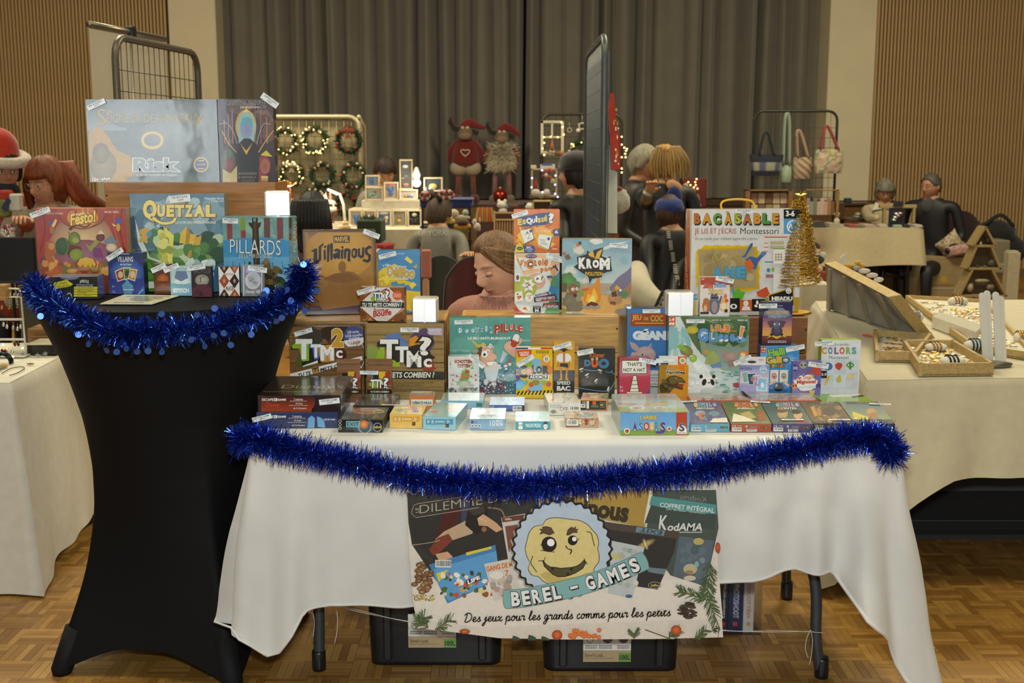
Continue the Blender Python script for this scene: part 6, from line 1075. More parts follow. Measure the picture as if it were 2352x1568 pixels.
# red board and the picture deduction boxes
def red_front(p):p.R(1575,915,1885,950,'b8502c')
GB('large flat orange red game box behind the five picture boxes',(1587,940),(1880,940),919.5,.11,red_front,z0=TT,d=3.50,yaw=0,side='a8563a',top=lambda p:(p.R(1570,890,1890,921,'9a8a70','a86a4a'),p.S(3,30,1590,900,1870,917,6,24,['a89a84','8a8878','b0a090','7f9088','b8a890'],asp=.16,jag=0)))
SIMG='picture deduction card boxes in a row at the right front'
def simi(label,x0,x1,xt0,ct,cf,lt,art_t,tagpos=None):
 W_=x1-x0
 def top(p):
  p.R(1560,916,2060,975,ct,ct);s=(x1-x0)/91.0;X=lambda a,y:xt0+a*s+(x0-xt0)*(y-922)/51.0
  art_t(p,X)
 def front(p):
  p.R(1575,966,2065,996,cf);p.T('CE',x0+3,976,x0+12,980,'d8d8d8',.01);p.code(x0+3,981.5,x0+25,990);p.bars(x0+15,977,x0+25,979,1,'d8d8d8');p.R(x0+36,985,x0+60,990.5,'dcdcdc');p.bars(x0+38,986,x0+58,989.5,1,'33332f');p.E(x0+36,979,3,3,'9ab0a0');p.bars(x0+45,978,x0+62,984,2,'8a8a8a');p.R(x0+69,979,x0+86,983,'33332c');p.R(x0+70,980,x0+76,982,'c8503a');p.R(x0+78,980,x0+84,982,'8ab03a')
 o=GB(label,(x0,991.5),(x1,991.5),973,.15,front,z0=TT,side=cf,top=top,back=(xt0,922),tilt=9,yaw=0,grp=SIMG,ttags=[tagpos] if tagpos else())
def simtxt(p,X,c,sub):
 x=17;ws=(9,3.2,12,3.2,7.5,10);cs=[c]*6 if isinstance(c,str) else c
 for ps in(0,1):
  x=17
  for i,k in enumerate('SIMILO'):q=[(X(x,925),925),(X(x+ws[i],925),925),(X(x+ws[i],935),935.5),(X(x,935),935.5)];p.T(k,0,0,1,1,cs[i] if ps else 'dcdad4',.04 if ps else.12,q=q);x+=ws[i]+1.6
 p.T(sub,X(20,938),936.5,X(62,938),941,'dcdad4',.02)
def s1(p,X):p.R(1570,918,1680,975,'55577a','6a6c90');p.E(X(28,948),949,12,7,'8a9ab0','a8b0c0');p.P('b87a5a',X(22,950),948,X(36,950),948,X(34,962),964,X(24,962),962);p.E(X(60,950),950,13,6,'6a9098');p.S(3,18,X(10,955),952,X(80,955),970,3,7,['5a5c80','7a7c9a','6a8a98'],asp=.5);simtxt(p,X,('c8b83a','6aa0a8','6aa0a8','b8a8c8','6a80b0','8a7ab0'),'ANIMAUX MARINS');p.P('d8d4c4',X(46,970),971,X(56,960),962,X(88,958),960,X(88,971),971)
def s2(p,X):p.R(1660,918,1780,975,'5a6a3e','6a7a48');p.S(4,16,X(5,950),940,X(80,950),970,4,10,['5f6e40','7a7444','6a5a3a'],asp=.5);p.P('9a5a30',X(66,950),942,X(78,950),945,X(82,960),962,X(68,960),968,X(64,955),955);p.P('a89a6a',X(24,955),950,X(44,955),944,X(60,960),958,X(40,965),966);simtxt(p,X,'cf6a3a','ANIMAUX');p.P('dcd8c4',X(4,966),970,X(10,950),950,X(30,955),956,X(60,968),969)
def s3(p,X):p.R(1755,918,1870,975,'3f5a5a','4a6464');p.E(X(28,952),950,12,11,'a89068','b8a078');p.E(X(27,942),942,15,6,'6a5236');p.P('55452e',X(14,965),970,X(26,960),958,X(42,965),970);p.E(X(62,955),953,10,9,'c89a78');p.E(X(61,946),946,11,5,'2a2622');p.P('8a2e2a',X(48,968),970,X(60,962),962,X(80,968),966,X(82,971),971);simtxt(p,X,('6a9aa0','6a9aa0','8a8ab0','c87a6a','6a80b0','8a7ab0'),'CONTES')
def s4(p,X):p.R(1845,918,1965,975,'4f3d28','6a4f2e');p.R(X(0,921),920,X(95,921),928,'2c241c');p.T('SIMILO',X(30,924),922,X(62,924),927,'9a8a6a',.02);p.S(5,26,X(4,950),932,X(88,950),968,4,11,['7a5a30','5a4628','8a6a38','4a3a24','9a7440'],asp=.5);p.P('b8863a',X(3,940),935,X(12,940),932,X(16,955),955,X(8,958),958);p.P('b8863a',X(80,940),934,X(88,940),938,X(84,955),958,X(78,950),946);p.E(X(46,945),945,16,9,'3f3222');p.R(X(0,970),968,X(95,970),973,'3a2e22');p.E(X(40,968),967,6,3,'b89a78')
def s5(p,X):p.R(1935,918,2062,975,'4a6480','8a9a60');p.R(X(0,921),920,X(95,921),928,'33302c');p.T('HARRY POTTER',X(24,924),922,X(66,924),927,'8a7a5a',.0);p.P('c8b83a',X(2,958),945,X(40,955),958,X(40,962),963,X(2,962),963);p.E(X(47,950),945,12,8,'a8844a','b8985a');p.E(X(50,955),955,10,8,'9a6a3a');p.R(X(0,968),963,X(95,968),973,'3a342c');p.E(X(50,968),968,14,3,'8a7a5a')
simi('small flat picture box with a lilac sea print and pale blue edge',1585,1675,1575.5,'5a5c80','5fa0b8',None,s1,(1582,924,40,9,-8,'SIMILO','12 €'))
simi('small flat picture box with a green print and orange red edge',1678.5,1771,1668.5,'5f6e40','a84a30',None,s2,(1746,925,46,9,10,'SIMILO','12 €'))
simi('small flat picture box with two painted people and violet edge',1773.5,1866,1763,'46605f','4a3f70',None,s3,(1820,966,50,6,0,'SIMILO','12 €'))
simi('small flat picture box with a brown beast print and dark brown edge',1867.5,1959.5,1853,'5a4630','4a3a2c',None,s4,(1928,966,50,6,0,'SIMILO','12 €'))
simi('small flat picture box with a blue and yellow print at the right end',1961.5,2054,1942.5,'6a7a70','2e2a26',None,s5,(2021,930,50,7,6,'SIMILO','12 €'))
GB('lime green flat memory game box beside the flashcards',(1899,921),(2011,921),916,.12,lambda p:p.R(1890,905,2020,930,'a8c04a'),z0=TT,d=3.45,yaw=5,h=.028,side='6a9a2c',top=lambda p:(p.R(1860,880,2020,925,'8ab03a'),p.P('dcdcc8',1877,891,1956,889,1995,910,1912,912),p.E(1920,898,12,3,'c89a88'),p.E(1945,895,10,3,'a8b068'),p.R(1897,901,1918,905,'2a2c26'),p.P('3a3428',1955,910,1990,906,1994,910,1960,914)))
pt=[onz(1703,898,TT+.034),onz(1727,921,TT+.02)];m=M();m.tube([pt[0],pt[0].lerp(pt[1],.12),pt[0].lerp(pt[1],.15),pt[1]],[.0015,.004,.0045,.0045],10,'2f3034')
o=obj('pen',m,surf(.25,.4),loc=tuple(pt[1]),world=True);tag(o,'dark metallic pen lying on the orange red box','pen');m=M();m.tube([pt[0].lerp(pt[1],.55)+V((.005,0,.004)),pt[1]+V((.005,0,.004))],.0011,6,'a8a8a8');obj('pen_clip',m,METAL,o,world=True)
# golden wire tree ------------------------------------------------------------------------
TB=at(1826,714,3.87);TB.z=CRZ+.001;tz=at(1826,705,3.87)
def zat(py,d=3.87):return at(1826,py,d).z
o=thing('wire_tree','golden tinsel wire spiral tree with a star on top','ornament',TB)
m=M();m.lathe([(0,0),(.052,0),(.055,.004),(.05,.009),(.012,.012),(0,.012)],28,'b8923c',TB);obj('base',m,GLITTER,o,world=True)
z0,z1=zat(700),zat(470);m=M();m.tube([(TB.x,TB.y,CRZ+.01),(TB.x,TB.y,z1)],.0025,8,'b08a38');obj('trunk',m,GLITTER,o,world=True)
zb,zt=zat(652),zat(458);m=M();r=random.Random(3);pts=[]
n=30*16
for i in range(n+1):
 u=i/n;a=u*30*2*pi;rad=(.068*(1-u)**.75+.010)*(1+.10*noise.noise(V((u*60,1,2))));pts.append(V((TB.x+rad*cos(a),TB.y+rad*sin(a),zb+(zt-zb)*u+.006*sin(a+1)*(1-u)+.003*noise.noise(V((u*90,5,2))))))
m.tube(pts,.0011,5,'b8902f')
for k in range(2):
 q=[p+V((r.gauss(0,.004),r.gauss(0,.004),r.gauss(0,.004))) for p in pts];m.tube(q,.0008,4,'c89f3a')
tinsel(m,pts,9500,.011,.00045,['c8a040','a88028','dcb858','8f6c20'],8);q_=obj('spiral',m,surf(.3,.9,nz=.2,sc=200),o,world=True);q_['kind']='stuff'
m=M();sc_=at(1839,449,3.87);sp=[]
for i in range(10):a=pi/2+i*pi/5;rr=.021 if i%2==0 else.009;sp.append(V((sc_.x+rr*cos(a),sc_.y-.001,sc_.z+rr*sin(a))))
for sgn in(-1,1):m.add(sp+[sc_+V((0,sgn*.007,0))],[(i,(i+1)%10,10) for i in range(10)],'cfa848')
m.tube([sc_+V((0,0,-.01)),V((TB.x,TB.y,zt))],.0025,8,'b8902f');obj('star',m,surf(.22,.9,nz=.1),o,world=True)
bpy.data.objects.remove(_fo) if 0 else None
# ================================================================ banner, strings, storage bins
BD=3.065;BN=V((0,-1,0));B0=at(1300,1300,BD)
bm_=lambda x,y:onplane(x,y,B0,BN)
outl=[(934,1122),(1641,1122),(1645,1180),(1650,1300),(1661,1463),(1500,1467),(1300,1468),(1146,1465),(1049,1452),(960,1442),(948,1380),(938,1250)]
m=M();m.prism([bm_(x,y) for x,y in outl],(0,.0015,0),'d8d2c4')
ban=obj('banner',m,surf(.42,nz=.03,sc=20),loc=(B0 .x,BD,0),world=True);tag(ban,'printed vinyl banner with a round yellow face emblem hanging on the white cloth','banner')
org=V((B0 .x,BD,0));p=Pr(lambda x,y:bm_(x,y)-org,(0,-1,0))
def clipx(*q):return q
p.P('d8d0c2',*[a for xy in outl for a in xy]);p.P('e0d8ca',946,1330,1652,1330,1660,1420,1100,1440,960,1420)
# left: painted dilemma box
p.P('33332f',935,1130,1236,1122,1240,1200,1178,1300,1010,1345,946,1250,938,1200);p.P('2a2b2a',940,1190,1150,1150,1175,1270,1130,1290,1000,1290,950,1240)
p.P('4a1a18',1020,1175,1060,1165,1040,1230,1000,1240);p.P('3a4058',1060,1150,1085,1150,1090,1200,1060,1215);p.P('b8a080',1000,1238,1020,1220,1070,1195,1090,1205,1085,1225,1040,1240,1012,1255);p.P('7a3a28',985,1262,1005,1235,1030,1225,1040,1240,1010,1268,995,1275);p.P('1e1c1a',1068,1205,1075,1165,1100,1150,1122,1168,1118,1210,1095,1228);p.E(1094,1168,20,14,'3a3834',jag=.15);p.P('c8a07a',1096,1190,1110,1180,1140,1200,1155,1215,1140,1222,1120,1208,1100,1206);p.Ln('d8b48c',3,1100,1188,1118,1198);p.E(1112,1215,6,6,'8a6a4a');p.P('c8a07a',1000,1272,1028,1266,1040,1278,1030,1288,1008,1286);p.Ln('b8b09a',1.2,940,1252,985,1246,1010,1240,sm=3);p.Ln('8a7a5a',3,1120,1165,1150,1170,1160,1190,sm=3)
for q in((945,1178,950,1160,960,1156),(960,1156,1160,1126),(945,1178,955,1188,1100,1165)):p.Ln('a8a08c',1.3,*q)
p.T('DILEMME DU',0,0,1,1,'b8b09a',-.015,q=[(964,1160),(1168,1128),(1170,1148),(964,1179)]);p.T('LE',0,0,1,1,'b8b09a',0,q=[(955,1177),(954,1166),(961,1165),(962,1176)])
# centre left small boxes
p.P('c8c4bc',1151,1188,1210,1178,1218,1280,1168,1290);p.P('6a3a30',1152,1188,1208,1180,1206,1192,1154,1199);p.P('7a4a3a',1160,1208,1200,1202,1204,1260,1168,1266);p.T('iello',1160,1188,1175,1194,'d8c8b8',.02)
p.P('3f7fb4',985,1296,1138,1250,1145,1330,1028,1385);p.P('5a9ccc',990,1308,1140,1264,1148,1330,1030,1380);p.P('d8c43a',1002,1316,1030,1307,1008,1336);p.P('d8c43a',1070,1268,1128,1254,1130,1259,1072,1275);p.code(1000,1285,1036,1302);p.S(5,44,1010,1310,1140,1372,3,8,['e0c88a','c8a060','e8e0d0','3a3a3a','c8503a','4a6a3a','f0e8d8','8a5a3a'],asp=.8);p.P('2a2e33',1070,1332,1103,1318,1106,1330,1073,1344);p.T('LIFE',0,0,1,1,'ecebe6',.05,q=[(1073,1332),(1101,1320),(1104,1328),(1075,1342)])
p.P('d0c8bc',1112,1294,1180,1280,1195,1360,1135,1380);p.T('GANG DE M',0,0,1,1,'c8703a',.04,q=[(1116,1300),(1176,1288),(1178,1300),(1118,1312)]);p.S(6,20,1122,1316,1180,1372,4,9,['a8a098','c8b8a8','9a9088','b0988a']);p.E(1140,1320,16,9,'e0dcd2');p.T('7',1160,1308,1168,1322,'c8703a',.03)
# right boxes
p.P('a88a42',1236,1122,1500,1122,1480,1210,1400,1195,1240,1165);p.T('Villainous',0,0,1,1,'33301f',.05,q=[(1255,1136),(1450,1152),(1440,1200),(1250,1165)],sh=-.05)
p.P('d8d4c8',1492,1126,1508,1122,1490,1205,1478,1200);p.P('44524a',1500,1124,1644,1124,1650,1210,1620,1345,1540,1320,1480,1240);p.P('3a4a44',1498,1150,1646,1160,1640,1215,1480,1200);p.P('4f8f8c',1496,1138,1560,1146,1645,1158,1645,1180,1560,1172,1491,1158);p.T('COFFRET INTÉGRAL',0,0,1,1,'d0dcd8',.02,q=[(1516,1150),(1641,1163),(1640,1177),(1515,1163)]);p.T('Jeu de base · Extension',0,0,1,1,'b8ccc8',0,q=[(1530,1165),(1620,1175),(1620,1181),(1530,1171)]);p.T('Kodama',0,0,1,1,'8a8f88',-.01,q=[(1620,1140),(1560,1132),(1562,1144),(1621,1152)]);p.T('K',1512,1182,1532,1216,'d8dcd6',.02,sh=.2);p.T('odAMA',1533,1200,1612,1218,'d8dcd6',.02,sh=.2);p.R(1540,1220,1612,1222,'c0c8c2');p.P('55666e',1560,1230,1640,1240,1620,1345,1545,1320);p.S(9,14,1555,1240,1625,1330,6,14,['5f7078','6a7c80','4a5c64','7a8a86']);p.E(1604,1242,12,8,'b8a868');p.E(1585,1305,16,12,'b8b08a');p.E(1583,1312,9,4,'a87848');p.E(1584,1326,14,6,'c8c0a8');p.E(1600,1294,5,7,'7ab0b8')
p.P('2c2e2e',1370,1210,1555,1228,1548,1265,1510,1352,1395,1335,1370,1280);p.P('4a4238',1385,1196,1560,1220,1556,1236,1380,1212);p.P('6a8a94',1462,1208,1527,1217,1524,1229,1459,1220);p.T('EXIT',0,0,1,1,'2a3a42',.02,q=[(1518,1227),(1468,1219),(1471,1210),(1521,1218)]);p.E(1482,1248,26,8,'3a342a','e0c080',rot=-25);p.E(1482,1248,5,14,'6a5a40','f0d8a0',rot=-20);p.P('6a7c88',1480,1300,1530,1305,1525,1318,1490,1312);p.O(1503,1342,15,1.6,'8a8f86',ry=8);p.T('iello',1495,1339,1512,1345,'c8b04a',.03)
p.P('b8c0c0',1405,1240,1480,1255,1452,1372,1396,1360);p.S(4,16,1404,1250,1470,1362,5,12,['a8b0a8','8aa0a0','c8b8a0','9aa898','d0ccc0']);p.T('HA',0,0,1,1,'c8b84a',.06,q=[(1406,1268),(1424,1270),(1424,1284),(1406,1282)]);p.E(1444,1367,8,4,'3f6a94')
# emblem
q=[];
for i in range(240):a=2*pi*i/240;rr=114.5+3.2*cos(a*32);q+=[1290.5+rr*cos(a),1259+rr*.985*sin(a)]
p.P('9a9a94',*[v+(3 if i%2 else-3) for i,v in enumerate(q)]);p.P('1e1e1c',*q);q=[]
for i in range(240):a=2*pi*i/240;rr=109+3.0*cos(a*32);q+=[1290.5+rr*cos(a),1259+rr*.985*sin(a)]
p.P('b4c6d4',*q)
fc=[(1292,1189),(1312,1192),(1330,1194),(1348,1203),(1358,1214),(1370,1228),(1374,1245),(1372,1258),(1375,1272),(1374,1288),(1364,1302),(1362,1314),(1350,1328),(1330,1336),(1312,1340),(1290,1339),(1268,1340),(1248,1332),(1238,1322),(1222,1318),(1214,1304),(1217,1290),(1211,1276),(1207,1258),(1211,1240),(1216,1222),(1228,1208),(1246,1204),(1254,1193),(1270,1188)]
f2=[(v.x,v.y) for v in smooth([(a,b,0) for a,b in fc],4,True)];p.P('1e1c16',*[v for a,b in f2 for v in(1290+(a-1290)*1.018,1264+(b-1264)*1.02)]);p.P('d8c884',*[v for a,b in f2 for v in(a,b)]);p.P('c0ae68',1240,1318,1255,1310,1290,1326,1330,1322,1350,1312,1346,1328,1312,1339,1262,1338)
for x,y,r1,hx,hy,r2,c in((1261,1248,17.5,1265,1244,8.6,0),(1315,1239,11.2,1319,1236,5.2,0)):p.E(x,y,r1,r1*1.02,'1a1816');p.E(hx,hy,r2,r2,'eef0ee')
for q in((1241,1248,1248,1254,1246,1260,1258,1264),(1241,1262,1274,1266),(1327,1238,1330,1234),(1298,1252,1303,1258,1312,1262,1309,1270,sm if 0 else 1310,1271)):p.Ln('1e1c16',1.6,*q)
p.Ln('1e1c16',1.6,1300,1251,1304,1258,1312,1260,1313,1264,1309,1271,sm=4);p.Ln('1e1c16',1.8,1347,1219,1357,1222,1361,1236,1365,1252,sm=4);p.Ln('1e1c16',1.8,1224,1274,1219,1290,1226,1302,1233,1312,sm=4)
for q in((1240,1225,1244,1217,1238,1213,1246,1213,1246,1208,1256,1207,1266,1210,1273,1222,1262,1227,1248,1222),(1301,1227,1304,1215,1312,1208,1318,1211,1322,1207,1322,1213,1328,1213,1324,1218,1327,1221,1315,1221,1308,1226)):p.P('5a4630',*q);p.Ln('1e1c16',1.2,*(q+q[:2]))
mo=[1246,1284,1254,1294,1264,1300,1276,1301,1288,1303,1300,1302,1312,1301,1324,1298,1334,1292,1342,1283,1345,1290,1338,1303,1330,1308,1322,1313,1310,1318,1296,1322,1282,1322,1270,1317,1260,1308,1250,1298]
p.P('4f4a2e',*mo);p.Ln('1e1c16',2,*(mo+mo[:2]));[p.R(x,y,x+6,y+6,'1e1c16') for x,y in((1266,1301),(1309,1302),(1301,1313))];p.Ln('1e1c16',1.6,1236,1286,1250,1285,1252,1277);p.Ln('1e1c16',1.6,1341,1282,1349,1294);p.Ln('1e1c16',1.6,1341,1290,1342,1280)
# ribbon with the shop lettering
rib=[(1160,1374),(1200,1371),(1260,1360),(1320,1346),(1380,1328),(1430,1308),(1482,1284)]
rs=[(v.x,v.y) for v in smooth([(a,b,0) for a,b in rib],8)]
p.Ln('6a7c74',43.5,*[v for a,b in rs for v in(a,b)]);p.E(1163,1373.5,8,21.7,'6a7c74');p.E(1479,1286,8,22,'6a7c74',rot=-22)
p.Ln('7fb0ae',41,*[v for a,b in rs for v in(a,b)]);p.E(1163,1373.5,7,20.5,'7fb0ae',rot=-3);p.E(1478,1286,7,20.5,'7fb0ae',rot=-24)
for c,x,hw in(('B',1184,10),('E',1208,9),('R',1232,10),('E',1256,9),('L',1278,9),('-',1318,9),('G',1355,10),('A',1380,12),('M',1407,12),('E',1432,9),('S',1456,10)):
 k=min(range(1,len(rs)-1),key=lambda i:abs(rs[i][0]-x));a,b=rs[k-1],rs[k+1];t=atan2(b[1]-a[1],b[0]-a[0]);cx,cy=x,rs[k][1]+(rs[k+1][1]-rs[k][1])*0;hh=16.5 if c!='-' else 3;ca,sa=cos(t),sin(t)
 Q=lambda dx,dy:[(cx+u*ca-v*sa+dx,cy+u*sa+v*ca+dy) for u,v in((-hw,-hh),(hw,-hh),(hw,hh),(-hw,hh))]
 p.T(c,0,0,1,1,'1a1a1c',.085,q=Q(2.5,2.5));p.T(c,0,0,1,1,'e6e6e2',.045,'1a1a1c',.035,q=Q(0,0))
 # handwriting
HW={'D':(1.55,[[(.35,1.75),(.3,.9),(.15,.1),(.5,-.02),(1.05,.25),(1.3,.9),(1.05,1.6),(.5,1.85),(.05,1.6),(-.05,1.3)]]),'e':(.86,[[(-.05,.3),(.3,.42),(.55,.7),(.42,.98),(.18,.85),(.1,.45),(.25,.05),(.55,.05),(.85,.32)]]),'s':(.80,[[(-.05,.15),(.25,.6),(.4,1.02),(.45,.7),(.58,.3),(.45,.02),(.15,.05)],[(.45,.02),(.8,.3)]]),' ':(.62,[]),'j':(.62,[[(0,.3),(.25,.98),(.25,.2),(.1,-.7),(-.15,-.85),(-.2,-.55),(.2,-.1),(.62,.32)],[(.26,1.4),(.30,1.42)]]),'u':(1.02,[[(-.05,.35),(.12,.98),(.12,.25),(.3,0),(.55,.2),(.66,.95),(.66,.2),(.8,.02),(1.02,.32)]]),'x':(.95,[[(-.05,.7),(.15,.98),(.35,.6),(.5,.1),(.7,.02),(.95,.3)],[(.72,.95),(.1,.0)]]),'p':(1.0,[[(-.05,.3),(.15,1.0),(.12,.2),(.08,-.85)],[(.13,.7),(.4,1.0),(.68,.7),(.55,.1),(.25,.02)],[(.5,.05),(.75,.05),(1.0,.32)]]),'o':(.92,[[(.5,.98),(.15,.85),(.08,.3),(.35,0),(.62,.3),(.6,.85),(.4,.98),(.6,.72),(.92,.8)]]),'r':(.78,[[(-.02,.75),(.12,1.05),(.25,.85),(.5,.9),(.45,.3),(.55,.02),(.78,.32)]]),'l':(.66,[[(-.05,.3),(.3,1.1),(.38,1.8),(.2,1.85),(.12,1.0),(.18,.15),(.4,.02),(.66,.32)]]),'g':(.95,[[(.6,.9),(.3,1.0),(.08,.5),(.25,.05),(.55,.35),(.65,.95),(.6,-.2),(.4,-.85),(.1,-.8),(.1,-.5),(.55,-.1),(.95,.3)]]),'a':(1.0,[[(.6,.88),(.3,1.0),(.06,.5),(.22,.03),(.5,.3),(.64,.95),(.62,.2),(.75,.02),(1.0,.32)]]),'n':(1.02,[[(-.05,.6),(.1,.98),(.12,.02),(.2,.65),(.45,1.0),(.6,.7),(.62,.2),(.78,.02),(1.02,.32)]]),'d':(1.0,[[(.6,.88),(.3,1.0),(.06,.5),(.22,.03),(.5,.3),(.66,1.2),(.68,1.85),(.64,.25),(.75,.02),(1.0,.32)]]),'c':(.80,[[(.58,.8),(.35,1.0),(.1,.6),(.18,.1),(.45,.02),(.8,.32)]]),'m':(1.45,[[(-.05,.6),(.1,.98),(.12,.02),(.2,.7),(.4,1.0),(.52,.7),(.52,.02),(.62,.7),(.85,1.0),(1.0,.7),(1.02,.2),(1.18,.02),(1.45,.32)]]),'t':(.66,[[(-.02,.4),(.25,1.2),(.22,.9),(.2,.15),(.4,.02),(.66,.32)],[(-.05,1.0),(.55,1.08)]]),'i':(.55,[[(-.02,.4),(.18,.98),(.18,.15),(.32,.02),(.55,.32)],[(.2,1.42),(.24,1.44)]])}
txt='Des jeux pour les grands comme pour les petits';tot=sum(HW[c][0] for c in txt);x0,x1,y0,y1=1067,1540,1425,1410;sc=(x1-x0)/tot;x=0
for c in txt:
 ad,st=HW[c];k=p.k
 for s_ in st:
  P=[(x0+(x+a+.18*b)*sc-1,y0+(y1-y0)*(x+a)/tot-b*11.0) for a,b in s_];p.Ln('1c1c1e',2.5,*[v for q in P for v in q],sm=4 if len(P)>2 else 0)
 p.k=k+1;x+=ad
 # fir twigs, cones, berries printed at the rim
def cone(cx,cy,w_,h_,cols,seed):
 r=random.Random(seed)
 for i in range(34):a=r.uniform(-1,1);b=-1+2*i/33;p.E(cx+a*w_*sqrt(max(0,1-b*b))*.8,cy+b*h_*.85,w_*.30,h_*.14,r.choice(cols[:2]),r.choice(cols[2:]),n=9);p.k-=.75
 p.k+=1
cone(970,1323,27,38,['5a3a20','3a2414','c8a070','a87c50'],2);p.S(8,50,946,1360,1000,1376,1,2.4,['c8b050','a89040','8a7a3a']);cone(1579,1397,26,20,['2a2420','1c1815','6a5a4c','4a3e34'],5)
def twig(x0,y0,x1,y1,n,l,cols,seed):
 r=random.Random(seed);p.Ln('6a5230',2,x0,y0,x1,y1)
 for i in range(n):
  t=r.random();x,y=x0+(x1-x0)*t,y0+(y1-y0)*t;a=atan2(y1-y0,x1-x0)+r.choice((-1,1))*r.uniform(.5,1.0);k=p.k;X,Y=x+l*cos(a),y+l*sin(a)
  if 946<X<1657 and Y<1464:p.Ln(r.choice(cols),1.2,x,y,X,Y)
  p.k=k+.1
 p.k+=1
FIR=['3f5a34','2f4a2c','5a7248','4a6640']
for a in((1630,1290,1622,1365,90,24),(1622,1365,1652,1440,70,22),(1620,1372,1558,1352,70,18),(1540,1462,1480,1440,0,1),(960,1430,975,1412,40,20),(1000,1440,1035,1418,40,18),(1455,1462,1455,1448,30,18),(1530,1462,1560,1440,40,14),(1590,1462,1620,1440,50,14),(985,1436,955,1418,40,18)):twig(*a,FIR,a[0])
for x,y,r_,c in((1068,1444,12,0),(1279,1452,12,1),(1551,1441,12,1)):p.E(x,y,r_,r_*.95 if c else 6,'9a3a1c' if c else '7a3a1c','d8763a')
for i in range(20):a=random.Random(i);p.E(1300+a.uniform(0,78),1446+a.uniform(-6,12),5,5,'c8622a','e08a44')
for x,y in((1186,1459),(1222,1457),(1252,1460)):p.P('2f4a34',x-10,1464,x-8,y-6,x,y-4,x+8,y,x+10,1464)
p.E(1646,1252,6,12,'9a3a22','d0683a')
decal('banner_print',p,surf(.38,nz=.05,sc=60),ban)
for x,y in((951,1128),(1644,1445)):
 c=bm_(x,y);m=M();m.tube([c+V((.008*cos(a),-.002,.008*sin(a))) for a in[i*pi/9 for i in range(18)]],.0028,6,'a8a49c',closed=True);m.ell(c+V((0,-.0012,0)),(.006,.0006,.006),'1c1a18',12,4);obj('eyelet',m,METAL,ban,world=True)
 # strings that tie the banner to the table legs
def string(label,paths):
 m=M()
 for q in paths:m.tube(smooth(q,5),.0011,5,'d8d2c0')
 c=paths[0][0];o=obj('string',m,surf(.9,nz=.1,sc=400),loc=tuple(c),world=True);tag(o,label,'string')
a3=lambda x,y,d:at(x,y,d)
string('white string tying the lower right banner eyelet to the right table leg',[[a3(1644,1445,3.06),a3(1700,1449,3.1),a3(1800,1448,3.18),a3(1898,1453,3.23)],[a3(1646,1447,3.06),a3(1760,1451,3.14),a3(1870,1449,3.23)],[a3(1862,1446,3.225),a3(1853,1465,3.225),a3(1850,1490,3.225),a3(1856,1510,3.225)],[a3(1862,1446,3.225),a3(1866,1470,3.225),a3(1864,1500,3.225),a3(1859,1527,3.225)]])
string('white string tying the lower left banner corner to the left table leg',[[a3(750,1384,3.28),a3(830,1402,3.2),a3(900,1420,3.1),a3(968,1432,3.06)],[a3(750,1386,3.28),a3(840,1408,3.2),a3(940,1427,3.07)],[a3(722,1384,3.3),a3(718,1400,3.28),a3(722,1430,3.28),a3(719,1463,3.28)],[a3(772,1390,3.28),a3(775,1420,3.28),a3(774,1450,3.28),a3(768,1478,3.28)]])
# black storage bins under the table ---------------------------------------------------------
def bin_(label,x0,x1,yb,yt,d,sx0,sy0):
 A=onz(x0,yb,0);B=onz(x1,yb,0);W=B.x-A.x;D=.36;H=.36;y0=A.y
 o=thing('storage_bin',label,'bin',((A.x+B.x)/2,y0+D/2,0));cx=(A.x+B.x)/2
 def rr(w_,d_,z,n=6,r=.035):
  out=[]
  for(sx,sy,a0) in((1,-1,-pi/2),(1,1,0),(-1,1,pi/2),(-1,-1,pi)):
   for i in range(n+1):a=a0+pi/2*i/n;out.append(V((cx+sx*(w_/2-r)+r*cos(a),y0+D/2+sy*(d_/2-r)+r*sin(a),z)))
  return out
 m=M();rings=[rr(W,D,.0),rr(W*1.0,D,.012),rr(W*1.06,D*1.03,H)];vs=[v for q in rings for v in q];k=len(rings[0])
 m.add(vs,[(i*k+j,i*k+(j+1)%k,(i+1)*k+(j+1)%k,(i+1)*k+j) for i in range(2) for j in range(k)]+[tuple(range(k))[::-1]],'17181a',True);obj('tub',m,surf(.38,nz=.15,sc=12,bump=.15,bsc=60),o,world=True)
 m=M();m.prism(rr(W*1.09,D*1.06,H-.012),(0,0,.035),'1b1c1e');m.prism(rr(W*.98,D*.9,H+.022),(0,0,.012),'202123');obj('lid',m,surf(.38,nz=.12,sc=12),o,world=True)
 for s_ in(-1,1):
  m=M();m.box((cx+s_*W*.36-.012,y0-.016,.02),(cx+s_*W*.36+.012,y0+.0,H-.02),'1d1e20',.004);obj('rib',m,surf(.38,nz=.15,sc=12),o,world=True)
 c=at(sx0,sy0,y0-.018);sxm=onplane(sx0+110,sy0,c,BN).x-c.x;h_=.105;m=M();m.box((c.x,c.y,c.z-h_),(c.x+sxm,c.y+.001,c.z),'d8d6cc')
 pr=Pr(lambda u,v:V((c.x+sxm*u/110,c.y,c.z-h_*v/67)),(0,-1,0));pr.m=m;pr.R(0,44,110,67,'b09a76');pr.R(82,49,110,67,'6a9a4a');pr.T('Store’n Lock',4,50,46,57,'5a4a34',.02);pr.T('100L',84,53,108,63,'22301c',.03);pr.bars(4,59,70,62,1,'8a7858');pr.O(15,22,8,1.2,'55524c');pr.bars(4,34,32,42,2,'6a6660');pr.bars(36,34,66,42,2,'6a6660');pr.bars(78,34,106,42,2,'6a6660');pr.E(56,20,12,10,'3a3430');pr.E(92,20,12,10,'8a4a30');pr.E(94,23,8,6,'33302c')
 obj('sticker',m,CARD,o,world=True)
bin_('black storage bin with a label under the left half of the table',850,1150,1527,1400,3.3,937,1410)
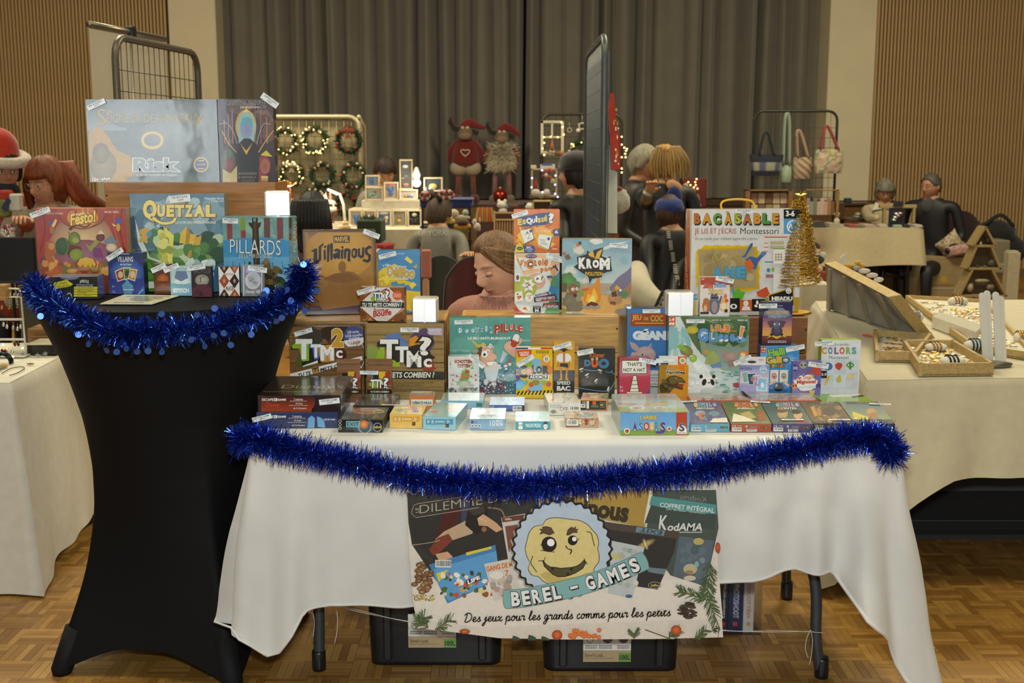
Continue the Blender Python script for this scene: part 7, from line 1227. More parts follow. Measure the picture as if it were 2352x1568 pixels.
bin_('black storage bin with a label under the middle of the table',1250,1556,1541,1460,3.25,1340,1442)
# clear box with boxed games
A=onz(1655,1458,0);o=thing('clear_box','clear plastic box holding upright game boxes beside the right table leg','bin',(A.x+.05,A.y+.2,0));bx0,bx1,by0,by1=A.x-.25,onz(1748,1458,0).x,A.y,A.y+.36
CLEAR=surf(.12,trans=1.0,nz=0.0,alpha=.35,spec=.4)
m=M();T_=.003
for a,b in(((bx0,by0,0),(bx1,by0+T_,.26)),((bx0,by1-T_,0),(bx1,by1,.26)),((bx1-T_,by0,0),(bx1,by1,.26)),((bx0,by0,0),(bx0+T_,by1,.26)),((bx0,by0,0),(bx1,by1,T_))):m.box(a,b,'c8cccc')
obj('tub',m,CLEAR,o,world=True);m=M();m.box((bx0-.006,by0-.006,.256),(bx1+.006,by1+.006,.27),'c0c4c4',.003);obj('lid',m,CLEAR,o,world=True)
xs=[(1655,1672,'2e3436','Multi-univers','dark grey game box standing leftmost in the clear plastic box'),(1673,1706,'27335c','PHOTOSHOOT','navy blue game box with a white title standing in the clear plastic box'),(1708,1732,'d8d4cc','CULOTTÉES','white game box with orange lettering standing rightmost in the clear plastic box')]
for a,b,c,t_,lb in xs:
 x0,x1=at(a,1400,by0+.012).x,at(b,1400,by0+.012).x;m=M();m.box((0,0,0),(x1-x0,.26,.215),c,.001);g=obj('game_box',m,CARD,loc=(x0,by0+.014,.0035));tag(g,lb,'board game')
 w_=x1-x0;pr=Pr(lambda u,v:V((w_*u/30,0,.215*(1-v/100))),(0,-1,0));pr.T(t_,0,0,1,1,'c8703a' if c[0]=='d' else 'd8dce4',.02,q=[(22,25),(22,78),(10,78),(10,25)]);pr.R(10,84,20,90,'c8503a' if c[0]!='d' else 'd89a5a');pr.R(8,8,22,16,'b8803a');decal('spine_print',pr,CARD,g)
 # ================================================================ stalls behind
def one(name,label,cat,m,mat=None,group=None):
 xs=[p[0] for p in m.v];ys=[p[1] for p in m.v];zs=[p[2] for p in m.v]
 o=obj(name,m,mat or MATTE,loc=((min(xs)+max(xs))/2,(min(ys)+max(ys))/2,min(zs)),world=True);return tag(o,label,cat,group)
def base(name,label,cat,x,y,d,group=None):
 return thing(name,label,cat,at(x,y,d),0,group)
def pxb(m,x0,y0,x1,y1,d,t,col,bev=.003,z0=None):
 a=at(x0,y0,d);b=at(x1,y1,d);m.box((a.x,d,b.z if z0 is None else z0),(b.x,d+t,a.z),col,bev);return m
def sub(name,par,m,mat=None):return obj(name,m,mat or MATTE,par,world=True)
def flat(par,name,d,n=V((0,-1,0))):
 A=at(1176,500,d);inv=PM[par.name].inverted();return Pr(lambda x,y:inv@onplane(x,y,A,n),n)
LED=surf(.4,emit=5.0,nz=0);LEDC=surf(.4,emit=14.0,nz=0)
def bulbs(par,pts,r,col='ffcf7a'):
 m=M()
 for p in pts:m.ell(p,r,col,8,6)
 q=sub('fairy_light',par,m,LED);q['kind']='stuff';return q
def grid_panel(label,p1,p2,zb,col,wire,pitch=.05,r=.016,wr=.0022):
 o=thing('grid_panel',label,'display panel',((p1 .x+p2 .x)/2,(p1 .y+p2 .y)/2,0));zt=max(p1 .z,p2 .z) if 0 else(p1 .z+p2 .z)/2;d=(p2-p1);d.z=0;L=d.length;e=d/L;P=lambda s,z:V((p1 .x,p1 .y,0))+e*s+V((0,0,z))
 c=.09;pts=[P(0,zb)]+[P(0,zt-c)]+[P(c*(1-cos(a)),zt-c+c*sin(a)) for a in(.4,.8,1.2,pi/2)]+[P(L-c+c*sin(a),zt-c+c*cos(a)) for a in(0,.4,.8,1.2,pi/2)]+[P(L,zb)]
 m=M();m.tube(pts,r,10,col);sub('frame',o,m,DARKMETAL);m=M()
 k=int(L/pitch)
 for i in range(1,k):m.tube([P(i*L/k,zb+.1),P(i*L/k,zt-.008)],wr,4,wire)
 k=int((zt-zb-.1)/(pitch*1.6))
 for i in range(k):m.tube([P(0,zb+.1+i*pitch*1.6),P(L,zb+.1+i*pitch*1.6)],wr,4,wire)
 q=sub('wire_mesh',o,m,DARKMETAL);q['kind']='stuff'
 for s in(0,L):
  m=M();n=V((-e.y,e.x,0));m.box((-.02,-.22,0),(.02,.22,max(.02,zb+.01)),col,.004,Matrix.Translation(P(s,0))@Matrix.Rotation(atan2(e.y,e.x),4,'Z'));sub('foot',o,m,DARKMETAL)
 return o
grid_panel('brown grey wire grid panel behind the shiny grey war game',at(262,84,5.05),at(452,122,5.95),.0,'5f574a','4a4234',.055)
g=grid_panel('dark grey grid panel seen edge on with aprons hanging from it',at(1349,134,6.0),at(1390,70,4.95),.0,'54585a','4a4e50',.05,.014)
a,b=at(1350,190,5.95),at(1392,150,4.98);m=M();m.prism([(a.x+.012,a.y,.25),(b.x+.012,b.y,.25),(b.x+.012,b.y,1.93),(a.x+.012,a.y,1.93)],(.004,0,0),'55595b');sub('grey_sheet',g,m,surf(.7,nz=.1,sc=20))
m=M();e=at(1407,300,4.95);pts=[(1402,215),(1410,212),(1412,240),(1420,300),(1426,330),(1425,388),(1406,390),(1402,320),(1398,250)]
def apron(label,pts,d,col,spots,seed):
 P=[at(x,y,d) for x,y in pts];P=[V((p.x,d+.05*noise.noise(V((p.z*9,seed,0))),p.z)) for p in P];m=M();m.prism(P,(0,.05,0),col);o=one('apron',label,'apron',m,CLOTH)
 p=flat(o,'x',d-.04);r=random.Random(seed);c0=(sum(p_[0] for p_ in pts)/len(pts),sum(p_[1] for p_ in pts)/len(pts))
 for i in range(spots):y=r.uniform(min(q[1] for q in pts)+35,max(q[1] for q in pts)-8);p.E(c0[0]+2+r.uniform(-5,8)*(y/390),y,r.uniform(1,3),r.uniform(2,5),r.choice(['dcd8d0','e0b8a0','8a8a3a']))
 if spots:decal('spot_print',p,CLOTH,o)
apron('red apron with white spots hanging from the edge on grid panel',pts,4.95,'9a2e1c',16,2)
apron('cream cloth hanging under the red apron on the grid panel',[(1393,345),(1404,330),(1409,390),(1418,395),(1417,535),(1392,534)],5.0,'b8b8a4',0,3)
m=M();c=at(1424,462,5.3);m.ell(c,(.045,.05,.055),'b4ac96',14,10,jit=.2);m.ell(c+V((-.01,-.02,.055)),(.02,.02,.012),'8a2a22',10,6);one('plush_ball','round cream plush with a red tip hanging beside the cream cloth','plush',m,FELT)
# roll-up banner stand
a,b=at(203,46,5.9),at(380,98,6.7);o=thing('banner_stand','white roll up banner stand seen from behind left of the curtain','banner stand',((a.x+b.x)/2,(a.y+b.y)/2,0));zt=(a.z+b.z)/2
m=M();m.prism([(a.x,a.y,.1),(b.x,b.y,.1),(b.x,b.y,zt),(a.x,a.y,zt)],(0,.004,0),'b9ae98');sub('sheet',o,m,surf(.7,nz=.05,sc=4))
m=M();m.tube([(a.x,a.y,zt),(b.x,b.y,zt)],.016,8,'8a8474');sub('top_rail',o,m,METAL);c=V((a.x,a.y,0)).lerp(V((b.x,b.y,0)),.52)
m=M();m.tube([(c.x,c.y-.02,.1),(c.x,c.y-.02,zt)],.009,8,'c8c2b4');sub('pole',o,m,METAL);m=M();m.box((c.x-.025,c.y-.035,zt-.03),(c.x+.025,c.y+.02,zt+.03),'20242a',.006);sub('clip',o,m,PLAST)
m=M();m.box((a.x-.02,a.y-.08,0),(b.x+.02,b.y+.08,.1),'8a8474',.01);sub('base',o,m,METAL)
# wreath wall ------------------------------------------------------------------------
WRD=10.2;a,b=at(600,268,WRD),at(824,268,WRD)
g=grid_panel('cream wire grid panel covered with lit christmas wreaths',a,b,.0,'c9bb98','a08c5c',.06,.02,.004)
m=M();m.box((a.x,WRD+.03,.4),(b.x+.02,WRD+.04,b.z-.03),'b4a682');sub('backing_cloth',g,m,surf(.9,nz=.06));c=at(836,292,WRD+.8);m=M();m.tube([b,c,(c.x,c.y,.1)],.018,8,'c9bb98');sub('side_bar',g,m,MATTE)
def wreath(label,x,y,r,lit,deco,seed,d=WRD-.06,bow=None,cols=('1f3a1e','2c4a26','3a5a30')):
 c=at(x,y,d);k=r/FPX*c.y;t=thing('wreath',label,'wreath',c);pts=[c+V((k*.76*cos(i*pi/18),0,k*.76*sin(i*pi/18))) for i in range(37)]
 m=M();tinsel(m,pts,700,k*.36,.0025,list(cols),seed);q=sub('foliage',t,m,MATTE);q['kind']='stuff';rr=random.Random(seed);m=M()
 m.tube(pts,k*.14,8,'1c2c18');sub('ring',t,m,MATTE)
 for i in range(12):
  a=rr.uniform(0,6.28);p=c+V((k*rr.uniform(.62,.95)*cos(a),-k*.22,k*rr.uniform(.62,.95)*sin(a)));m=M();m.ell(p,(k*.10,k*.09,k*.10),rr.choice(deco),8,6,jit=.3,seed=i);sub('ornament',t,m,MATTE)
 if bow:
  m=M();p=c+V((0,-k*.3,k*.62));[m.ell(p+V((s*k*.24,0,k*.05)),(k*.26,k*.08,k*.17),bow,10,6,Matrix.Rotation(s*.3,3,'Y')) for s in(-1,1)];m.ell(p,(k*.1,k*.1,k*.1),bow,8,6);m.prism([p,p+V((-k*.2,0,-k*.5)),p+V((-k*.02,0,-k*.45))],(0,.01,0),bow);m.prism([p,p+V((k*.05,0,-k*.45)),p+V((k*.22,0,-k*.5))],(0,.01,0),bow);sub('bow',t,m,CLOTH)
 if lit:bulbs(t,[c+V((k*q*cos(a),-k*.34,k*q*sin(a))) for a,q in[(rr.uniform(0,6.28),rr.uniform(.6,1.0)) for i in range(lit)]],.0062)
RD,WH=['8a2a1c','a83c24','b8a890','6a2018'],['c8bda4','b0a080','8a7a5a']
for q in(('lit wreath with pine cones at the top left of the cream grid',655,325,33,22,['6a4a2a','8a6a3a','b0a080'],1),('brightly lit wreath with white flowers at the top middle of the cream grid',723,322,33,26,WH,2),('dark wreath with a brown red bow at the top right of the cream grid',801,323,33,0,RD,3,WRD-.06,'7a2f1a'),('lit wreath with a cream bow and long tassel in the second row',671,400,31,24,WH,4,WRD-.06,'a89e86'),('unlit green wreath with pale stars in the middle of the second row',740,402,32,0,WH+['6a2a22'],5),('wreath with orange red berries at the right of the second row',812,404,33,0,RD+['b8482a'],6),('wreath with cream bells low on the cream grid behind the desk lamp',722,458,30,0,WH,7),('red berry wreath low on the cream grid beside the picture frames',795,470,30,0,RD,8)):wreath(*q)
# lamps and the figurine stall ----------------------------------------------------------
STD=8.6
def stall(label,cl,x0,x1,y,d,depth,col,hem=.12,z=.74,tl=None,top=None):
 a,b=at(x0,y,d).x,at(x1,y,d).x;t=thing('stall_table',tl,'table',((a+b)/2,d+depth/2,0));m=M();m.box((a+.02,d+.02,z-.03),(b-.02,d+depth-.02,z-.004),'8a8272',.004);sub('tabletop',t,m)
 for x in(a+.08,b-.08):
  for yy in(d+.08,d+depth-.08):m=M();m.tube([(x,yy,0),(x,yy,z-.03)],.018,8,'2a2a2a');sub('leg',t,m,DARKMETAL)
 P=[(a,d),(b,d),(b,d+depth),(a,d+depth)]
 def fn(u,v):
  s=u*4;i=int(s)%4;k=s-int(s);p=V(P[i]+(0,)).lerp(V(P[(i+1)%4]+(0,)),k);c=V(((a+b)/2,d+depth/2,0));o_=(p-c).normalized();w_=(.02+.03*v+.02*v*sin(s*14+x0));return(p.x+o_.x*w_,p.y+o_.y*w_,z-(z-hem)*v+.01*v*sin(s*9))
 m=M();m.grid(fn,120,12,col,closed=True);m.box((a-.012,d-.012,z-.001),(b+.012,d+depth+.012,z+.004),col,.002);one('tablecloth',cl,'tablecloth',m,CLOTH)
stall('cream cloth on the framed pictures stall behind the blue and yellow game','cream cloth on the framed pictures stall behind the blue and yellow game',655,1010,527,STD,1.0,'c9bc9c',.1,at(800,528,STD).z,'stall table under the framed crochet pictures')
def lamp_led():
 t=base('desk_lamp','white desk lamp with a slim lit head beside the framed pictures','lamp',792,522,STD+.1);D=STD+.1;m=M();m.tube([at(793,518,D),at(789,470,D),at(781,447,D)],.011,8,'cfc6b4');sub('arm',t,m,PLAST);m=M();m.lathe([(0,0),(.06,0),(.06,.012),(0,.016)],16,'cfc6b4',at(793,520,D));sub('base',t,m,PLAST)
 a,b=at(751,434,D),at(784,447,D);m=M();m.tube([a,a.lerp(b,.1),b],[.010,.018,.018],8,'d8d0c0',flat=.5);sub('lamp_head',t,m,PLAST);m=M();m.tube([a+V((.01,-.012,-.004)),b.lerp(a,.25)+V((0,-.012,-.006))],.014,8,'fff6e4',flat=.5);sub('light_strip',t,m,LEDC)
lamp_led()
def pl(nm,loc,p,col=(1,.82,.55),r=.05):
 l=bpy.data.lights.new(nm,'POINT');l.energy=p;l.color=col;l.shadow_soft_size=r;o=bpy.data.objects.new(nm,l);COL.objects.link(o);o.location=loc
pl('desk_lamp_light',at(762,455,STD-.05),2.2,(1,.9,.75))
t=base('clip_lamp','bright white bulb lamp glowing behind the tall framed picture','lamp',957,470,9.0);c=at(957,420,8.9);m=M();m.ell(c,.030,'fff8ee',14,10);sub('bulb',t,m,LEDC);m=M();m.lathe([(.022,.03),(.032,.06),(.012,.115),(.0,.12)],14,'d8d0c0',c);sub('lamp_shade',t,m,PLAST);m=M();m.tube([c+V((.06,.02,-.03)),c+V((.075,.05,-.16)),at(968,478,9.0)],.012,8,'e8e0d0');sub('arm',t,m,PLAST);pl('bulb_light',c+V((0,-.12,0)),3,(1,.93,.82))
t=base('table_lamp','small golden dome lamp on two thin rods below the wreaths','lamp',660,466,8.7);c=at(661,425,8.7);m=M();m.lathe([(.042,0),(.040,.016),(.024,.034),(0,.040)],16,'b07a30',c);sub('lamp_shade',t,m,METAL);m=M();m.ell(c+V((0,-.004,-.002)),(.034,.03,.010),'fff0cc',12,6);sub('bulb',t,m,LED);m=M();[m.tube([c+V((s,.01,0)),c+V((s,.01,-.30))],.004,6,'a87a48') for s in(-.026,.014)];sub('rods',t,m,METAL)
t=base('figurine','white rocking horse figurine on a round stand lit by the desk lamp','figurine',760,520,STD+.15);c=at(760,512,STD+.15);K_=Matrix.Translation(c)@Matrix.Scale(.62,4)@Matrix.Translation(-c);sub_=sub;sub=lambda n,p,m,q=None:(setattr(m,'v',[tuple(K_@V(v)) for v in m.v]),sub_(n,p,m,q))
m=M();m.lathe([(.05,0),(.04,.01),(.045,.10),(.085,.12),(.085,.135),(0,.14)],18,'5a3018',c);sub('stand',t,m,PLAST);m=M();m.lathe([(.075,0),(.075,.05),(.06,.055)],18,'c8bca8',c+V((0,0,.14)));sub('base',t,m,PLAST)
m=M();q=c+V((0,0,.25));m.ell(q,(.05,.03,.03),'d8cfbc',14,10);m.tube([q+V((-.035,0,0)),q+V((-.055,0,.05)),q+V((-.06,0,.08))],[.025,.02,.018],10,'d8cfbc');m.tube([q+V((-.055,0,.085)),q+V((-.085,0,.065))],[.018,.012],8,'d8cfbc');[m.tube([q+V((s,k,-.01)),q+V((s*1.15,k,-.07))],[.012,.008],8,'d8cfbc') for s in(-.035,.035) for k in(-.015,.015)];m.tube([q+V((.045,0,.01)),q+V((.07,0,-.03))],[.012,.006],8,'b8ac90');m.ell(q+V((0,0,.055)),(.02,.018,.035),'c87a5a',10,8);m.ell(q+V((0,0,.10)),(.014,.014,.016),'d8b090',10,8);sub('horse',t,m,PLAST);sub=sub_
for x,y,r_,cl,lb in((668,495,.05,'c8b48a','cream santa figurine with red trim beside the silver cube'),(716,510,.05,'d8c8a8','white bell shaped figurine behind the long black hair'),(750,510,.04,'d0c4ac','small white mug standing below the rocking horse')):
 c=at(x,y,STD+.2);m=M();m.lathe([(r_*.8,-.05),(r_,0),(r_*.85,.05),(r_*.5,.09),(.0,.10)],14,cl,c);m.ell(c+V((0,0,.12)),r_*.5,'d0b090',10,8);m.lathe([(r_*.55,.13),(r_*.3,.18),(0,.23)],10,'8a2a1c' if x==668 else cl,c);one('figurine',lb,'figurine',m,PLAST)
 # white stepped display with crochet pictures
t=base('step_display','white stepped display stand carrying the framed crochet pictures','display stand',880,526,STD+.4);m=M();pxb(m,800,480,962,526,STD+.40,.3,'cfc4ac');sub('lower_step',t,m);m=M();pxb(m,830,460,966,480,STD+.52,.2,'d0c6b0');sub('upper_step',t,m)
def frame(label,x0,y0,x1,y1,d,bgc,mot,colf='c8b48c',tiltz=0):
 t=base('picture_frame',label,'picture frame',(x0+x1)/2,y1,d,'framed crochet pictures');w_=3.6;m=M()
 for q in((x0,y0,x1,y0+w_),(x0,y1-w_,x1,y1),(x0,y0+w_,x0+w_,y1-w_),(x1-w_,y0+w_,x1,y1-w_)):pxb(m,*q,d,.03,colf,.002)
 sub('frame',t,m,WOODY);m=M();pxb(m,x0+w_-.5,y0+w_-.5,x1-w_+.5,y1-w_+.5,d+.018,.008,bgc,0);sub('backing',t,m);m=M();s=d/FPX
 for x,y,rx,ry,c in mot:m.ell(at(x,y,d+.012),(rx*s,.012,ry*s),c,10,8)
 sub('crochet_figure',t,m,FELT)
blue=lambda x,y,k=1:[(x,y+3*k,4*k,4.5*k,'2f5a90'),(x,y-4*k,5*k,4*k,'3a6aa0'),(x-5*k,y-7*k,1.6*k,3.4*k,'4a6a9a'),(x+5*k,y-7*k,1.6*k,3.4*k,'4a6a9a'),(x,y+4*k,2.2*k,2.6*k,'6a9ac0')]
for q in(('framed blue crochet figure at the top left of the white stand',838,402,872,430,9.02,'8a95a0',blue(854,418,.9)),('framed green crochet picture at the left end of the upper step',838,429,880,461,8.98,'9a9a88',[(856,446,9,4,'6a8a72'),(862,440,4,2.4,'a03a30'),(850,448,4,5,'7a9a82')]),('framed blue crochet figure in the middle of the upper step',881,418,915,459,8.96,'a8967c',blue(898,441,1.25)+[(898,425,9,2,'b86a6a')]),('tall narrow framed picture with three small crochet scenes',917,366,948,436,9.0,'5a5a54',[(931,382,7,4,'c8c0b0'),(932,404,6,3,'6a6a64'),(932,424,7,4,'a86a60'),(925,409,4,1.5,'b89a50')]),('low framed picture with three crochet animals on the upper step',917,435,960,459,8.94,'a89f88',[(932,449,3,4,'b08a50'),(939,449,4,4.5,'7a7a70'),(946,450,3,4,'6a8aa8')]),('framed yellow crochet figure on dark ground beside the bulb lamp',973,407,1017,440,8.9,'3a3f42',[(995,428,10,7,'b8a868'),(988,434,4,4,'8aa8c0')]),('framed blue crochet figure leftmost on the lower step',803,482,832,521,8.9,'b0a79a',blue(818,505,1.2)),('framed beige crochet picture second on the lower step',834,482,864,521,8.92,'a8a090',[(849,498,7,6,'c0b8a8')]),('framed seaside crochet picture third on the lower step',866,482,899,521,8.9,'5a7aa8',[(888,500,5,5,'c8b088'),(886,508,4,5,'b89a70'),(876,499,4,4,'2a3040'),(882,489,13,4,'a8b0b4')]),('framed yellow chick crochet picture on the lower step',901,482,934,521,8.92,'8a8a78',[(917,498,5,5,'8a6a3a'),(917,506,4.4,4.4,'cfa048')]),('framed night scene crochet picture rightmost on the lower step',936,482,968,521,8.9,'23282a',[(952,493,6,4.5,'c8c090'),(950,508,4,8,'101214'),(957,505,3,8,'14181a'),(942,503,2,2,'a03a30')])):frame(*q)
m=M();pxb(m,819,505,876,560,8.2,.3,'23331c',.01);r=random.Random(3)
for i in range(90):x=r.uniform(828,862);a=at(x,506,8.2+r.uniform(.02,.25));m.add([a,a+V((.006,0,0)),a+V((r.uniform(-.03,.03),0,r.uniform(.02,.06)))],[(0,1,2)],'34502a')
one('planter_box','dark green box with grass on top behind the villain game','planter',m)
m=M();c=at(793,524,8.55);m.ell(c,(.04,.03,.03),'b89a68',10,8,jit=.3);m.ell(c+V((0,0,.03)),(.025,.02,.025),'c0a878',10,8,jit=.3);m.ell(c+V((0,0,.055)),(.012,.012,.015),'c0a878',8,6);one('figurine','small beige shell figurine in front of the desk lamp foot','figurine',m)
m=M();c=at(885,567,7.4);m.lathe([(.02,-.03),(.05,-.02),(.06,.02),(.056,.022),(.0,-.01)],18,'9a3434',c);m.ell(c+V((-.01,-.03,-.03)),(.05,.03,.03),'c8a898',12,8);one('bowl','red bowl with a pale lining at the edge of the cream stall cloth','bowl',m,PLAST)
# stage toys: the two long legged reindeer
def reindeer(label,x,yt,yb,seed,fur):
 d=WD-.06;zb=STZ;c=at(x,yb,d);s=(at(x,yt,d).z-zb)/1.0;t=thing('plush_reindeer',label,'plush',(c.x,d,zb));P=lambda a,b,e=0:V((c.x+a*s,d+e,zb+b*s))
 red,cr=('6a1712','a89a7c');m=M()
 for q in(-.10,.10):m.tube([P(q,.05),P(q*.9,.38)],.030*s,8,'7a3a24' if not fur else '8a5a50')
 sub('legs',t,m,FELT);m=M();[m.ell(P(q*1.1,.035,-.03),(.06*s,.09*s,.05*s),'6a1712' if not fur else '7a6a5a',10,8) for q in(-.10,.10)];sub('boots',t,m,FELT)
 if not fur:
  m=M();[m.ell(P(q,.41),(.11*s,.09*s,.10*s),cr,12,8) for q in(-.085,.085)];sub('shorts',t,m,FELT);m=M();m.lathe([(.165*s,.44*s),(.17*s,.5*s),(.15*s,.68*s),(.09*s,.77*s),(0,.79*s)],18,red,(c.x,d,zb),sy=.6);sub('jumper',t,m,FELT);m=M();hp=P(0,.60,-.105*s)
  m.tube([hp+V((.045*s*(sin(a)**3)*1.2,0,.05*s*(.8*cos(a)-.3*cos(2*a)-.1*cos(3*a)))) for a in[i*2*pi/24 for i in range(24)]],.009*s,6,'b8b0a0',closed=True);sub('heart',t,m,FELT)
 else:m=M();m.lathe([(.10*s,.37*s),(.19*s,.42*s),(.205*s,.50*s),(.16*s,.66*s),(.08*s,.77*s),(0,.79*s)],22,'c0b496',(c.x,d,zb),sy=.7);tinsel(m,[P(0,.45),P(0,.7)],2600,.20*s,.005,['c4b89a','b8ac8c','ccc2a6'],4);sub('fur_coat',t,m,FELT)
 m=M();[m.tube([P(q*.10,.74),P(q*.19,.62),P(q*.20,.48)],[.035*s,.04*s,.035*s],8,red if not fur else '8a3a34') for q in(-1,1)];sub('arms',t,m,FELT)
 m=M();m.ell(P(0,.84,-.02),(.085*s,.10*s,.085*s),'7a6248',14,10);m.ell(P(0,.80,-.09*s),(.07*s,.06*s,.05*s),'8a7052',12,8);[m.ell(P(q*.03,.90,-.10*s),(.02*s,)*3,'c8c0b0',8,6) for q in(-1,1)];sub('head',t,m,FELT)
 m=M();m.tube([P(-.06,.88),P(-.14,.90),P(-.19,.97),P(-.18,1.03)],[.03*s,.04*s,.035*s,.02*s],8,'33241a');m.tube([P(.07,.87),P(.16,.84)],[.03*s,.035*s],8,'33241a');sub('antlers',t,m,FELT);m=M();m.tube(smooth([P(-.02,.90),P(.05,.96),P(.14,.93),P(.24,.85 if fur else.90)],4),[.08*s*(1-.06*i) for i in range(13)],10,'7a1f1a');sub('hat',t,m,FELT)
reindeer('tall plush reindeer in a dark red jumper with a white heart',1070,275,463,1,False);reindeer('tall plush reindeer in a cream fur coat beside the red jumper one',1153,285,463,2,True)
m=M();c=at(1149,451,11.0);m.ell(c,.068,'8a2a14',18,12);m.lathe([(.015,.066),(.015,.085),(0,.09)],10,'a88a4a',c);one('bauble','large shiny copper red bauble under the cream fur reindeer','bauble',m,surf(.2,.7))
# ---- toys stall in the middle ---------------------------------------------------------
stall('x','dark red cloth on the toy stall behind the woman in the pink sweater',1100,1300,470,10.6,.8,'3a1c14',.08,at(1180,470,10.6).z,'toy stall table below the plush reindeer')
t=base('shelf_rack','black legged rack with blue fabric bins behind the woman in grey','rack',1028,600,8.5);D=8.5
m=M();[pxb(m,x,478,x+6,620,D+k,.02,'14161a',.003) for x in(968,1076) for k in(0,.35)];pxb(m,964,520,1082,524,D,.37,'1a1c20');pxb(m,964,560,1082,564,D,.37,'1a1c20');sub('frame',t,m,DARKMETAL)
for x0,x1,lb in((964,1008,'blue fabric bin left on the black legged rack'),(1036,1085,'blue fabric bin right on the black legged rack')):m=M();pxb(m,x0,458,x1,478,D-.02,.32,'25305f',.012);pxb(m,x0-1,457,x1+1,461,D-.03,.34,'2c386c',.004);one('fabric_bin',lb,'bin',m,CLOTH)
def blob(label,name,cat,parts,d,mat=None,grp=None):
 m=M();s=d/FPX
 for x,y,rx,ry,c in parts:m.ell(at(x,y,d),(rx*s,min(rx,ry)*s*.8,ry*s),c,12,8,jit=.08,seed=x)
 one(name,label,cat,m,mat or FELT,grp)
blob('sunflower plush with a brown face on the rack beside the woman in grey','sunflower_plush','plush',[(1062,522,17,6,'b87820'),(1048,519,6,6,'c08a24'),(1076,519,6,6,'c08a24'),(1062,512,16,8,'3e2412'),(1060,530,18,4,'5a7a34')],8.4)
blob('cream owl faced plush box on the rack above the sunflower','owl_plush','plush',[(1042,490,12,10,'b8ae90'),(1060,500,20,7,'b0a688'),(1037,489,4,4,'4a4034'),(1047,489,4,4,'4a4034'),(1069,488,7,7,'9aa094')],8.45)
blob('yellow plush ball at the shoulder of the woman in grey','plush_ball','plush',[(1031,501,9,7,'b8964a'),(1037,508,9,6,'c0a050')],8.4)
blob('pink and white rabbit plush hanging at the side of the black rack','rabbit_plush','plush',[(1090,510,5,8,'b8ac98'),(1096,520,8,9,'c0b0a0'),(1099,526,5,5,'c89a94'),(1102,505,2,6,'b8ac98')],8.3)
blob('white plush cat with a blue scarf on the toy stall','cat_plush','plush',[(1152,470,11,9,'c8c4b4'),(1146,462,4,5,'d0ccbc'),(1160,462,4,5,'d0ccbc'),(1155,484,10,7,'b8b09c'),(1163,474,4,6,'4a8aa0')],10.3)
blob('brown teddy bear plush lying beside the white plush cat','bear_plush','plush',[(1180,474,12,6,'5a3a20'),(1170,470,4,4,'63422a'),(1192,470,4,4,'5a3a20')],10.35)
blob('black and white penguin plush right on the toy stall','penguin_plush','plush',[(1216,474,10,9,'d0ccc0'),(1207,468,5,5,'1a1a1c'),(1224,478,5,7,'c8c4b8')],10.3)
m=M()
for i in range(7):a=at(1096+i*5,476,10.2);m.prism([a,a+V((.02,0,0)),a+V((.03+.004*(i-3),-.05,-.12)),a+V((-.012+.004*(i-3),-.05,-.12))],(0,.004,0),'9a3414' if i%2 else '7a6a2a')
one('ribbon_skirt','orange ribbon decoration hanging from the front of the toy stall','decoration',m,CLOTH)
t=base('wooden_crib','small slatted wooden doll crib behind the pink sweater woman','crib',1160,560,9.6);m=M();[pxb(m,1136,y,1182,y+4,9.6,.02,'a08254',.003) for y in(487,503,600)];[pxb(m,x,484,x+4,612,9.6,.025,'a98a5a',.003) for x in(1134,1180)];sub('frame',t,m,WOODY)
for x in range(1140,1180,6):m=M();pxb(m,x,505,x+3.4,602,9.605,.015,'97794c',.002);sub('slat',t,m,WOODY)
t=base('garden_chair','dark grey chair with a pink towel behind the woman in grey','chair',1015,780,7.15)
def chair(t,x,d,w_,zs,zt,col,seatcol,yaw=0):
 m=M();m.box((x-w_,d,zs-.03),(x+w_,d+.42,zs+.03),seatcol,.015);sub('seat',t,m,CLOTH)
 def fn(u,v):a=(u-.5)*2;return(x+a*w_*(1-.12*v**3),d-.02+.07*a*a+.0,zs+.06+(zt-zs-.06)*(v-.0)-.10*a*a*v**4)
 m=M();m.grid(fn,20,14,seatcol);m.grid(lambda u,v:V(fn(u,v))+V((0,-.025,0)),20,14,seatcol);m.tube([V(fn(0,v/8))+V((0,-.012,0)) for v in range(9)]+[V(fn(u/10,1))+V((0,-.012,0)) for u in range(1,11)]+[V(fn(1,1-v/8))+V((0,-.012,0)) for v in range(1,9)],.013,6,col);sub('backrest',t,m,CLOTH)
 for sx in(-1,1):
  for yy in(.02,.40):m=M();m.tube([(x+sx*w_*.92,d+yy,0),(x+sx*w_*.9,d+yy,zs-.02)],.012,8,col);sub('leg',t,m,DARKMETAL)
chair(t,at(1015,650,7.2).x,7.2,.15,.45,at(1010,588,7.2).z,'2a2c2c','33362f')
m=M();pxb(m,966,573,991,640,7.1,.03,'a8685a',.01);pxb(m,970,640,986,690,7.1,.025,'b08a6a',.01);one('towel','pink towel hanging over the left of the dark grey chair','towel',m,CLOTH)
t=base('stacking_chair','dark red upholstered chair behind the pink sweater woman','chair',1090,780,5.4);chair(t,at(1085,640,5.4).x,5.4,.13,.45,at(1085,592,5.4).z,'2a1c18','4a1618')
